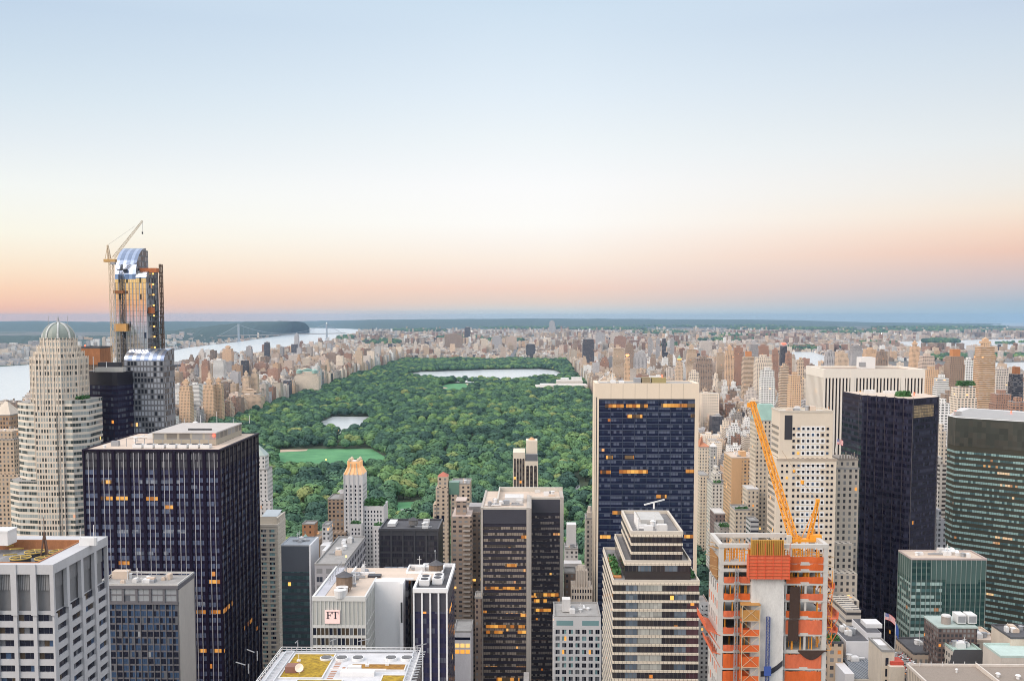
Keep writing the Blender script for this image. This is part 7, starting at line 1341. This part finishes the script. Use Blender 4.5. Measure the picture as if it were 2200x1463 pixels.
def addb(x0, x1, y0, y1, h, zone, pal=None, st=None, force=None):
    cx, cy_ = (x0+x1)/2, (y0+y1)/2
    if not dry(cx, cy_) or not clear(x0, x1, y0, y1): return
    p0 = proj(x0, y0, h); p1 = proj(x1, y0, 0)
    if p1[0] < -60 or p0[0] > 2260 or p0[1] > 1500: return
    pal = pal or gq.choices(['tan','cream','brick','brown','grey','white','orange','pink','dark','pale'], [22,20,9,9,8,13,4,7,2,14])[0]
    form = 'setback' if h > 34 and gq.random() < .42 else 'flat'
    DESC.append(dict(b=(x0, x1, y0, y1), h=h, pal=pal, st=gq.choices([0, 1, 2], [6, 3, 1.2])[0] if st is None else st, form=force or form, tint=gq.uniform(-.34, .24), su=gq.randint(0, 40)*3.1, zone=zone, roof=gq.uniform(-.3, .42), tank=h > 18 and gq.random() < .35, s=gq.random()))
def block(x0, x1, y0, y1, zone, lo, hi, av, ptw, tw):
    """Two rows of lots back to back; taller at the avenue ends."""
    dep = (y1-y0)/2-1.5
    for row in (0, 1):
        ya = y0 if row == 0 else y1-dep; x = x0
        while x < x1-6:
            end = x-x0 < 30 or x1-x < 42; wd = gq.uniform(16, 36) if end else gq.choice([8, 12, 16, 22, 28]); wd = min(wd, x1-x)
            if x1-x-wd < 7: wd = x1-x
            h = gq.uniform(*av) if end else gq.uniform(lo, hi)
            if not end and gq.random() < .22: h = gq.uniform(av[0]*.7, av[1])
            if gq.random() < ptw*(1.8 if end else .6) and wd > 14: h = gq.uniform(*tw)
            addb(x, x+wd-.4, ya, ya+dep-gq.uniform(0, 5), h, zone); x += wd
for k in range(0, 60):                                               # upper east side
    y = 838+k*80
    for a, b_ in zip(AVE, AVE[1:]):
        f = max(0, 1-(y-838)/4800); zone = 'east'
        edge = a == 192
        if y > 4200 and a > 1500: continue
        mid_ = 1500 < y < 3300
        block(a+(11 if not edge else 11), b_-11, y+8, y+72, zone, 17 if mid_ else 13, 34 if mid_ else 24, (32+10*f, 46+14*f) if edge or a == 470 else ((38, 66) if mid_ else (20, 42)), (.02 if y < 1700 else .10), (52, 84+22*f))
WAV = [-735, -885, -1010, -1135, -1265, -1400, -1540, -1690, -1850]
for k in range(0, 62):                                               # upper west side
    y = 838+k*80
    for a, b_ in zip(WAV, WAV[1:]):
        if y < 1350 and a > -800 and False: continue
        edge = a == -735
        block(b_+11, a-(11 if not edge else 4), y+8, y+72, 'west', 15, 30, (40, 60) if edge else (28, 54), .05, (60, 95))
for k in range(1, 10):                                               # midtown filler
    y = k*80
    for a, b_ in zip([-1100, -850, -600, -345, -95, 190, 330, 470, 615, 775], [-850, -600, -345, -95, 190, 330, 470, 615, 775, 980]):
        block(a+11, b_-11, y+8, y+72, 'midtown', 18, 55, (30, 66), .0, (60, 90))
def harlem(n, ya, yb, hs, ws, zone, ptw):
    for _ in range(n):
        y = math.sqrt(gq.uniform(ya**2, yb**2)); s = y*1108/FL
        x = gq.uniform(-s*1.05-y*.02, s*1.05); 
        if y < 6000 and -750 < x < 205: continue
        if abs(x-NAV0[0]) < 26 and y < 9000: continue
        if proj(x, y, 0)[0] < 700 and y > 6500 and x < Z(600, 720)[0]-0 and not (-2300 < x) : continue
        w_ = gq.uniform(*ws); h = gq.uniform(*hs)
        if gq.random() < ptw: h = gq.uniform(42, 70); w_ = gq.uniform(18, 34)
        addb(x, x+w_, y, y+gq.uniform(14, 30), h, zone, force='flat')
harlem(8200, 5680, 7600, (11, 22), (12, 34), 'north', .05)
harlem(9500, 7600, 11500, (9, 20), (16, 46), 'north', .05)
harlem(7000, 11500, 19000, (8, 18), (22, 80), 'north', .05)
for _ in range(150):                                                 # housing blocks in clusters
    y = gq.uniform(6000, 15000); s = y*1100/FL; x0 = gq.uniform(-s*.35, s*1.02); n = gq.randint(3, 7); h = gq.uniform(38, 68); pal = gq.choice(['brick', 'pink', 'tan', 'brown', 'pale'])
    for i in range(n): addb(x0+i*gq.uniform(40, 60), x0+i*45+gq.uniform(18, 30), y+gq.uniform(-60, 60), y+90+gq.uniform(-10, 10), h, 'north', pal, 1, 'flat')
for (x, y_, h_, w_) in [(160,735,26,9),(168,722,42,12),(178,724,38,10),(188,725,36,9),(200,728,26,14),(52,726,30,9),(72,728,22,9),(30,733,18,8),(110,730,20,10),(368,722,36,8),(385,717,44,9),(402,716,40,10),(425,720,22,9),(372,735,34,9),(130,741,16,12),(225,737,20,9)]:
    D = 8000+max(0, x-250)*8; p_ = P(x, y_, D); w2 = w_/FL*D
    DESC.append(dict(b=(p_[0], p_[0]+w2, D, D+25), h=p_[2], pal=gq.choice(['pale', 'grey', 'pink', 'tan']), st=1, form='flat', tint=0, su=0, zone='jersey', roof=.1, tank=False, s=.5))
for _ in range(420):                                                 # houses on the far bank
    t_ = gq.random()*.75; i = min(int(t_*10), 9); f = t_*10-i; q0 = FB[i]; q1 = FB[i+1]; r_ = 1+gq.random()**1.5*.16
    x, y = (q0[0]*(1-f)+q1[0]*f)*r_, (q0[1]*(1-f)+q1[1]*f)*r_; h = 9+ (r_-1)*620; w_ = gq.uniform(14, 50)
    DESC.append(dict(b=(x, x+w_, y, y+20), h=h+gq.uniform(0, 8), pal=gq.choice(['white', 'pale', 'grey', 'cream']), st=0, form='flat', tint=gq.uniform(-.3, 0), su=0, zone='jersey', roof=.2, tank=False, s=.5))
def emit(mb, d, up=True):
    x0, x1, y0, y1 = d['b']; h = d['h']; m = CI[d['pal'], d['st']]; w_, l_ = x1-x0, y1-y0; t, su = d['tint'], d['su']; tops = []
    if d['form'] == 'setback':
        h1 = h*(.62+.2*d['s']); i = min(w_, l_)*.16; h2 = h1+(h-h1)*.6; i2 = i*1.9
        mb.box(x0, x1, y0, y1, 0, h1, m, RF, t, su); mb.box(x0+i, x1-i, y0+i, y1-i, h1, h2, m, RF, t, su); mb.box(x0+i2, x1-i2, y0+i2, y1-i2, h2, h, m, RF, t, su); ux0, ux1, uy0, uy1 = x0+i2, x1-i2, y0+i2, y1-i2
    else:
        mb.box(x0, x1, y0, y1, 0, h, m, RF, d['roof'], su); ux0, ux1, uy0, uy1 = x0, x1, y0, y1
        mb.B[-1] = mb.B[-1][:12]+(t,)+mb.B[-1][13:]
    return ux0, ux1, uy0, uy1
def emit_top(mb, d, u):
    ux0, ux1, uy0, uy1 = u; h = d['h']; w_, l_ = ux1-ux0, uy1-uy0; s = d['s']
    if w_ < 6 or l_ < 6: return False
    bx = ux0+w_*(.12+.5*s); by = uy0+l_*(.15+.4*((s*7) % 1)); bw_ = min(w_*.34, 9); bh = 2.6+3.4*((s*13) % 1)
    mb.box(bx, bx+bw_, by, by+min(l_*.3, 8), h, h+bh, CI[d['pal'] if d['pal'] != 'dark' else 'grey', 0], RF, d['tint']*.6+.05, 1.55)
    if h > 26: mb.box(ux0, ux1, uy0, uy0+.5, h, h+1.1, CI[d['pal'], 0], RF, d['tint'], 1.0); mb.box(ux0, ux0+.5, uy0+.5, uy1, h, h+1.1, CI[d['pal'], 0], RF, d['tint'], 1.0); mb.box(ux1-.5, ux1, uy0+.5, uy1, h, h+1.1, CI[d['pal'], 0], RF, d['tint'], 1.0)
    return True
def emit_tank(mb, d, u):
    ux0, ux1, uy0, uy1 = u; s = d['s']; x = ux0+(ux1-ux0)*(.75-.5*((s*5) % 1)); y = uy0+(uy1-uy0)*.6; h = d['h']
    mb.cyl((x, y), 1.9, h+2.5, h+6, 8, RW); mb.cyl((x, y), 2.1, h+6, h+7.4, 8, RW, r2=0); mb.box(x-1.2, x+1.2, y-1.2, y+1.2, h, h+2.5, RW)
def finish_city(n_ind=205):
    # painter's pass, near to far, to find the buildings that show largest
    GW, GH = 550, 366; buf = np.zeros((GH, GW), dtype=bool)
    items = [(f[2], None, (f[0], f[1], f[2], f[3]), f[4]) for f in FOOT]+[(d['b'][2], d, d['b'], d['h']) for d in DESC]
    items.sort(key=lambda t: t[0])
    for D, d, bb, h in items:
        if D < 30: continue
        xs = [proj(x, y, h) for x in bb[:2] for y in bb[2:]]+[proj(x, bb[2], 0) for x in bb[:2]]
        a = max(0, int(min(p_[0] for p_ in xs)/4)); c = min(GW, int(max(p_[0] for p_ in xs)/4)+1)
        e = max(0, int(min(p_[1] for p_ in xs)/4)); f = min(GH, int(max(p_[1] for p_ in xs)/4)+1)
        if c <= a or f <= e: 
            if d: d['vis'] = 0
            continue
        v = (~buf[e:f, a:c]).sum(); buf[e:f, a:c] = True
        if d: d['vis'] = int(v)
    for d in DESC: d.setdefault('vis', 0)
    big = sorted([d for d in DESC if d['zone'] != 'jersey' and d['vis'] > 0], key=lambda d: -d['vis'])[:n_ind]
    ids = {id(d) for d in big}
    CN = dict(tan='tan brick', cream='cream limestone', brick='red brick', brown='brown brick', grey='grey', white='white brick', orange='orange-tan brick', pink='pinkish brick', dark='dark glass', pale='pale beige')
    done = []
    for d in big:
        x0, x1, y0, y1 = d['b']; base = ((x0+x1)/2, (y0+y1)/2, 0); mb = MB(); u = emit(mb, d)
        o = mb.build('apartment_building' if d['zone'] != 'midtown' else 'town_building', CM, base=base)
        trim(o); tb = MB()
        if emit_top(tb, d, u): trim(tb.build('bulkhead', CM, o))
        if d['tank']: tk = MB(); emit_tank(tk, d, u); tk.build('water_tank', WOODTANK, o).data.polygons.foreach_set('material_index', [0]*len(tk.F+tk.B*6))
        p_ = proj(x0*.5+x1*.5, y0, d['h']); X = base[0]; z = d['zone']
        if z == 'west': where = "facing the park's left edge" if X > -800 else 'between park and river'
        elif z == 'east':
            where = "by the park's right edge" if X < 260 and p_[0] < 1500 else ('behind the cream-framed slab' if p_[0] < 1500 else ('between cream-framed slab and checkered tower' if p_[0] < 1660 else ('behind the white striped slab' if p_[0] < 1990 else 'right of white striped slab')))
        elif z == 'north': where = "beyond the park's far end" if p_[0] < 1240 else 'far toward the horizon'
        else: where = 'among midtown towers, lower ' + ('left' if p_[0] < 560 else ('centre' if p_[0] < 1500 else 'right'))
        hh = d['h']; size = 'low' if hh < 24 else ('mid-height' if hh < 45 else ('tall' if hh < 70 else 'towering'))
        o['category'] = 'building'; lab = f"{size} {CN[d['pal']]} building {where}"
        if d['form'] == 'setback': lab = f"{size} stepped {CN[d['pal']]} building {where}"
        if d['tank']: lab = lab.replace(' building ', ' building with tank ')
        o['group'] = {'west': 'apartment blocks left of the park', 'east': 'apartment blocks right of the park', 'north': 'buildings north of the park', 'midtown': 'low buildings between the towers'}[z]
        done.append((o, lab, p_[0]))
    ordinals(done)
    def stuffgroup(name, zones, label):
        mb = MB()
        for d in DESC:
            if d['zone'] in zones and id(d) not in ids:
                u = emit(mb, d)
                if d['b'][2] < 9000 and d['zone'] != 'jersey':
                    emit_top(mb, d, u)
                    if d['tank'] and d['b'][2] < 4500: emit_tank(mb, d, u)
        o = mb.build(name, CM); o['kind'] = 'stuff'; o['label'] = label; o['category'] = 'city blocks'
    stuffgroup('west_city_blocks', ('west',), 'dense small blocks crowded between the park and the river')
    stuffgroup('east_city_blocks', ('east',), 'dense small blocks crowded right of the park')
    stuffgroup('north_city_blocks', ('north',), 'hazy mass of small buildings beyond the park')
    stuffgroup('midtown_blocks', ('midtown',), 'low roofs crowded between the midtown towers')
    stuffgroup('riverbank_houses', ('jersey',), 'pale houses and blocks along the far river bank')
def trim(o):
    """Keep only the materials a small mesh uses."""
    me = o.data; n = len(me.polygons); mi = np.zeros(n, dtype=np.int32); me.polygons.foreach_get('material_index', mi)
    us = sorted(set(mi.tolist())); ms = [me.materials[k] for k in us]; mp = {k: i for i, k in enumerate(us)}
    me.materials.clear()
    for k in ms: me.materials.append(k)
    me.polygons.foreach_set('material_index', np.array([mp[k] for k in mi.tolist()], dtype=np.int32))
ORDW = 'leftmost second third fourth fifth sixth seventh eighth ninth tenth eleventh twelfth thirteenth fourteenth fifteenth sixteenth seventeenth eighteenth nineteenth twentieth'.split()
def ordinals(L):
    gr = {}
    for o, lab, px in L: gr.setdefault(lab, []).append((px, o))
    for lab, v in gr.items():
        v.sort(key=lambda t: t[0])
        for i, (px, o) in enumerate(v):
            if len(v) == 1: o['label'] = lab
            elif i == 0: o['label'] = lab+', leftmost such'
            elif i == len(v)-1: o['label'] = lab+', rightmost such'
            else: o['label'] = lab+', '+(ORDW[i] if i < 20 else f'{i+1}th')+' from left'
# ------------------------------------------------------------------ trees
def leafmat():
    m, t, b = newmat('leaves'); oi = t.n('ShaderNodeObjectInfo')
    n1 = t.noise(oi.outputs['Location'], .0085, 3, .6); gm = t.n('ShaderNodeNewGeometry')
    r = t.m('ADD', t.m('ADD', .14, t.m('MULTIPLY', t.m('SUBTRACT', n1, .5), 2.5)), t.m('MULTIPLY', oi.outputs['Random'], .60))
    c = t.ramp(r, [(0., (.046, .096, .078)), (.30, (.074, .150, .102)), (.56, (.112, .218, .112)), (.82, (.18, .305, .115)), (1., (.28, .33, .13))])
    v = t.n('ShaderNodeVectorMath', operation='SCALE'); t.put(v.inputs[0], c); t.put(v.inputs['Scale'], t.m('ADD', .90, t.m('MULTIPLY', gm.outputs['Random Per Island'], .20)))
    t.put(b.inputs['Base Color'], v.outputs[0]); b.inputs['Roughness'].default_value = .8; b.inputs['Specular IOR Level'].default_value = .15; return m
LEAF = leafmat(); BARK = simple('bark', (.09, .07, .055), .95, nz=.2)
def crown_mesh(seed, n=420, rx=6.8, rz=5.2, zc=9.5):
    q = random.Random(seed); b = MB(); lobes = [(0, 0, zc, rx*.86)]*5
    for i in range(q.randint(5, 7)):
        a = q.uniform(0, 6.283); rr = q.uniform(.35, .75)*rx; lobes.append((rr*math.cos(a), rr*math.sin(a), zc+q.uniform(-.5, .45)*rz*(1-.4*rr/rx), q.uniform(.26, .42)*rx))
    for k in range(n):
        lx, ly, lz, lr = q.choice(lobes)
        d = Vector((q.gauss(0, 1), q.gauss(0, 1), q.gauss(.25, 1))).normalized(); pt = Vector((lx, ly, lz))+Vector((d.x, d.y, d.z*.8))*lr*q.uniform(.88, 1.04)
        nn = (d+Vector((q.gauss(0, .24), q.gauss(0, .24), q.gauss(.05, .24)))).normalized(); u = nn.cross(Vector((q.gauss(0, 1), q.gauss(0, 1), q.gauss(0, 1)))).normalized(); v = nn.cross(u); s = q.uniform(.7, 1.25)
        b.poly([pt-u*s-v*s*.7, pt+u*s*.8-v*s, pt+u*s+v*s*.8, pt-u*s*.7+v*s], 0)
    return b.mesh('crown', LEAF)
def trunk_mesh(seed):
    q = random.Random(seed); b = MB(); b.cyl((0, 0), .42, -.5, 6.5, 8, r2=.26)
    for i in range(4):
        a = i*1.57+q.random(); b.beam((0, 0, 5+i*.4), (math.cos(a)*3.2, math.sin(a)*3.2, 9+q.random()*2), .14)
    return b.mesh('trunk', BARK)
CROWNS = [crown_mesh(s, 560, q_[0], q_[1], q_[2]) for s, q_ in enumerate([(8.2,6.2,8.6),(7.4,6.8,9.6),(8.8,5.8,8.2),(6.6,7.2,10),(8.0,6.2,8.8),(7.0,5.4,7.6)])]
TRUNKS = [trunk_mesh(3), trunk_mesh(5)]
def plant_trees(n_ind=290):
    q = random.Random(23); pts = []
    holes = [RES, LAKE, MEADOW, LAWN, GLADE, GLADE2]
    mx = [P(1146, 843, Z(1205, 843)[1])[0], P(1266, 843, Z(1205, 843)[1])[0], Z(1205, 843)[1]-8, Z(1205, 843)[1]+135]
    st = 17.6
    for i in range(int((192+715)/st)+1):
        for j in range(int((5640-845)/st)+1):
            x = -713+i*st+q.uniform(-8, 8); y = 848+j*st+q.uniform(-8, 8)
            if x > 188 or any(inpoly(x, y, h) for h in holes) or (mx[0] < x < mx[1] and mx[2] < y < mx[3]): continue
            if q.random() < .04: continue
            p_ = proj(x, y, 8)
            if p_[0] < 380 or p_[0] > 1560: continue
            pts.append((x, y, q.uniform(.85, 1.78)*(1+.14*math.sin(x*.02)*math.cos(y*.013)), p_))
    # visibility: nearest trees not hidden behind buildings (approximate footprints)
    blk = sorted(FOOT, key=lambda f: f[2])
    def hidden(x, y, z):
        for f in blk:
            if f[2] > y: break
            t = f[2]/y; 
            for tt in (f[2]/y, f[3]/y):
                if f[0] < x*tt < f[1] and H+(z-H)*tt < f[4]: return True
        return False
    near = sorted(pts, key=lambda t: t[1]); vis = []
    for t in near:
        if 0 < t[3][0] < 2200 and not hidden(t[0], t[1], 9): vis.append(t)
        if len(vis) >= n_ind: break
    ids = {id(t) for t in vis}; L = []
    kinds = ['dark green', 'deep green', 'mid green', 'bluish green']
    for k, t in enumerate(vis):
        ci = q.randrange(6); root = bpy.data.objects.new('tree', None); scene.collection.objects.link(root); root.location = (t[0], t[1], .3); root.scale = (t[2],)*3; root.rotation_euler = (0, 0, q.uniform(0, 6.28))
        ORG[root.name] = (t[0], t[1], .3)
        for nm, me in (('trunk', TRUNKS[k % 2]), ('crown', CROWNS[ci])):
            o = bpy.data.objects.new(nm, me); scene.collection.objects.link(o); o.parent = root
        root['category'] = 'tree'; root['group'] = 'park trees nearest the towers'; px = t[3][0]
        size = 'small' if t[2] < .9 else ('medium' if t[2] < 1.12 else 'large')
        shape = ['domed', 'rounded', 'broad', 'upright', 'full', 'compact'][ci]
        where = 'by the mint-roofed tower' if px < 640 else ('left of the golden-topped tower' if px < 745 else ('right of the golden-topped tower' if px < 930 else ('by the red-capped beige tower' if px < 1100 else ('by the arched hotel tower' if px < 1200 else 'beside the dark slab'))))
        row = 'in the front row' if t[1] < 1080 else ('in the middle rows' if t[1] < 1230 else 'in the back rows')
        L.append((root, f'{size} {shape} park tree {row} {where}', px))
    ordinals(L)
    rest = [t for t in pts if id(t) not in ids]
    RX = [(t[0], t[1], .3, t[2]) for t in rest]
    forest('park_forest', RX, 'thick green tree canopy filling the park')
    # street trees and distant woods
    F = []
    for _ in range(1100):
        y = q.uniform(1200, 6500); x = q.choice([478, 330, 620, 790, 1600, -1290, -1545, -1700, 985])+q.uniform(-9, 9)
        if dry(x, y): F.append((x, y, .3, q.uniform(.5, .95)))
    for (x, y, rx, ry, n) in [(1745,752,60,3,380),(2045,772,60,4,420),(2170,770,90,3,420),(820,738,40,5,260),(990,728,50,4,300),(1420,716,60,3,300),(1600,722,80,3,300),(1850,716,90,3,420),(1980,711,120,2.2,600),(2120,713,120,2.5,600),(1300,708,90,2.5,500),(1120,706,90,2.5,500),(900,712,60,2.5,300),(1700,708,140,2.5,600),(1500,702,200,2,600),(1000,703,120,2,500),(740,728,20,4,120),(2020,705,150,1.8,500),(1560,733,60,3,200),(1440,744,40,3,120),(1080,733,50,3,120),(1880,742,50,3,150),(380,752,40,5,0)]:
        for _k in range(n):
            a = q.uniform(0, 6.283); r_ = math.sqrt(q.random()); X, Y = Z(x+rx*r_*math.cos(a), y+ry*r_*math.sin(a))
            if dry(X, Y): F.append((X, Y, 0, q.uniform(1.0, 1.7)*(1+Y/16000)))
    for (px, py, wd, n) in [(2021,738.5,38,240),(2158,740,20,70),(2197,737.5,8,20)]:
        for _k in range(n):
            X, Y = Z(px+q.uniform(-1, 1)*wd, py-abs(q.gauss(0, 1.2))); F.append((X, Y, 0, q.uniform(1.3, 2.4)*(1.5 if abs(px-2021) < 1 else .8)))
    forest('distant_trees', F, 'dark green woods and street trees among the far districts')
def forest(name, pts, label):
    me = bpy.data.meshes.new(name); n = len(pts); me.vertices.add(n)
    A = np.array(pts, dtype=np.float32); me.vertices.foreach_set('co', np.ascontiguousarray(A[:, :3]).ravel())
    r_ = np.random.default_rng(3)
    me.attributes.new('size', 'FLOAT', 'POINT').data.foreach_set('value', np.ascontiguousarray(A[:, 3]))
    me.attributes.new('turn', 'FLOAT', 'POINT').data.foreach_set('value', r_.uniform(0, 6.28, n).astype(np.float32))
    me.attributes.new('pick', 'INT', 'POINT').data.foreach_set('value', r_.integers(0, 6, n).astype(np.int32))
    o = bpy.data.objects.new(name, me); scene.collection.objects.link(o); o['kind'] = 'stuff'; o['label'] = label; o['category'] = 'trees'
    ng = bpy.data.node_groups.new(name, 'GeometryNodeTree'); ng.interface.new_socket('Geometry', in_out='INPUT', socket_type='NodeSocketGeometry'); ng.interface.new_socket('Geometry', in_out='OUTPUT', socket_type='NodeSocketGeometry')
    N = ng.nodes; L = ng.links.new; gi = N.new('NodeGroupInput'); go = N.new('NodeGroupOutput'); iop = N.new('GeometryNodeInstanceOnPoints'); iop.inputs['Pick Instance'].default_value = True
    j = N.new('GeometryNodeGeometryToInstance')
    prot = []
    for c in CROWNS:
        for ob in bpy.data.objects:
            if ob.data is c: prot.append(ob); break
    for ob in reversed(prot):
        oi = N.new('GeometryNodeObjectInfo'); oi.inputs['Object'].default_value = ob; oi.transform_space = 'ORIGINAL'; L(oi.outputs['Geometry'], j.inputs[0])
    def att(nm, ty):
        a = N.new('GeometryNodeInputNamedAttribute'); a.data_type = ty; a.inputs['Name'].default_value = nm; return a.outputs['Attribute']
    L(gi.outputs[0], iop.inputs['Points']); L(j.outputs[0], iop.inputs['Instance']); L(att('pick', 'INT'), iop.inputs['Instance Index'])
    cx = N.new('ShaderNodeCombineXYZ'); L(att('turn', 'FLOAT'), cx.inputs[2]); er = N.new('FunctionNodeEulerToRotation'); L(cx.outputs[0], er.inputs[0]); L(er.outputs[0], iop.inputs['Rotation'])
    L(att('size', 'FLOAT'), iop.inputs['Scale']); L(iop.outputs[0], go.inputs[0])
    md = o.modifiers.new('scatter', 'NODES'); md.node_group = ng; return o
# ------------------------------------------------------------------ put it together
finish_city(); finish_specs(); plant_trees(); lamps(); ordinals(LMP); ordinals(LMP2)
# --- haze
hz = MB(); hz.box(-39000, 39000, -39000, 39000, -1.2, 318)
m = bpy.data.materials.new('haze_air'); m.use_nodes = True; t = NT(m.node_tree); v = t.n('ShaderNodeVolumePrincipled'); o_ = t.n('ShaderNodeOutputMaterial'); t.t.links.new(v.outputs[0], o_.inputs['Volume'])
v.inputs['Color'].default_value = (.46, .68, .94, 1); v.inputs['Density'].default_value = 2.2e-5; v.inputs['Anisotropy'].default_value = .5
o = hz.build('haze', m); o['kind'] = 'stuff'
print('objects', len(bpy.data.objects))
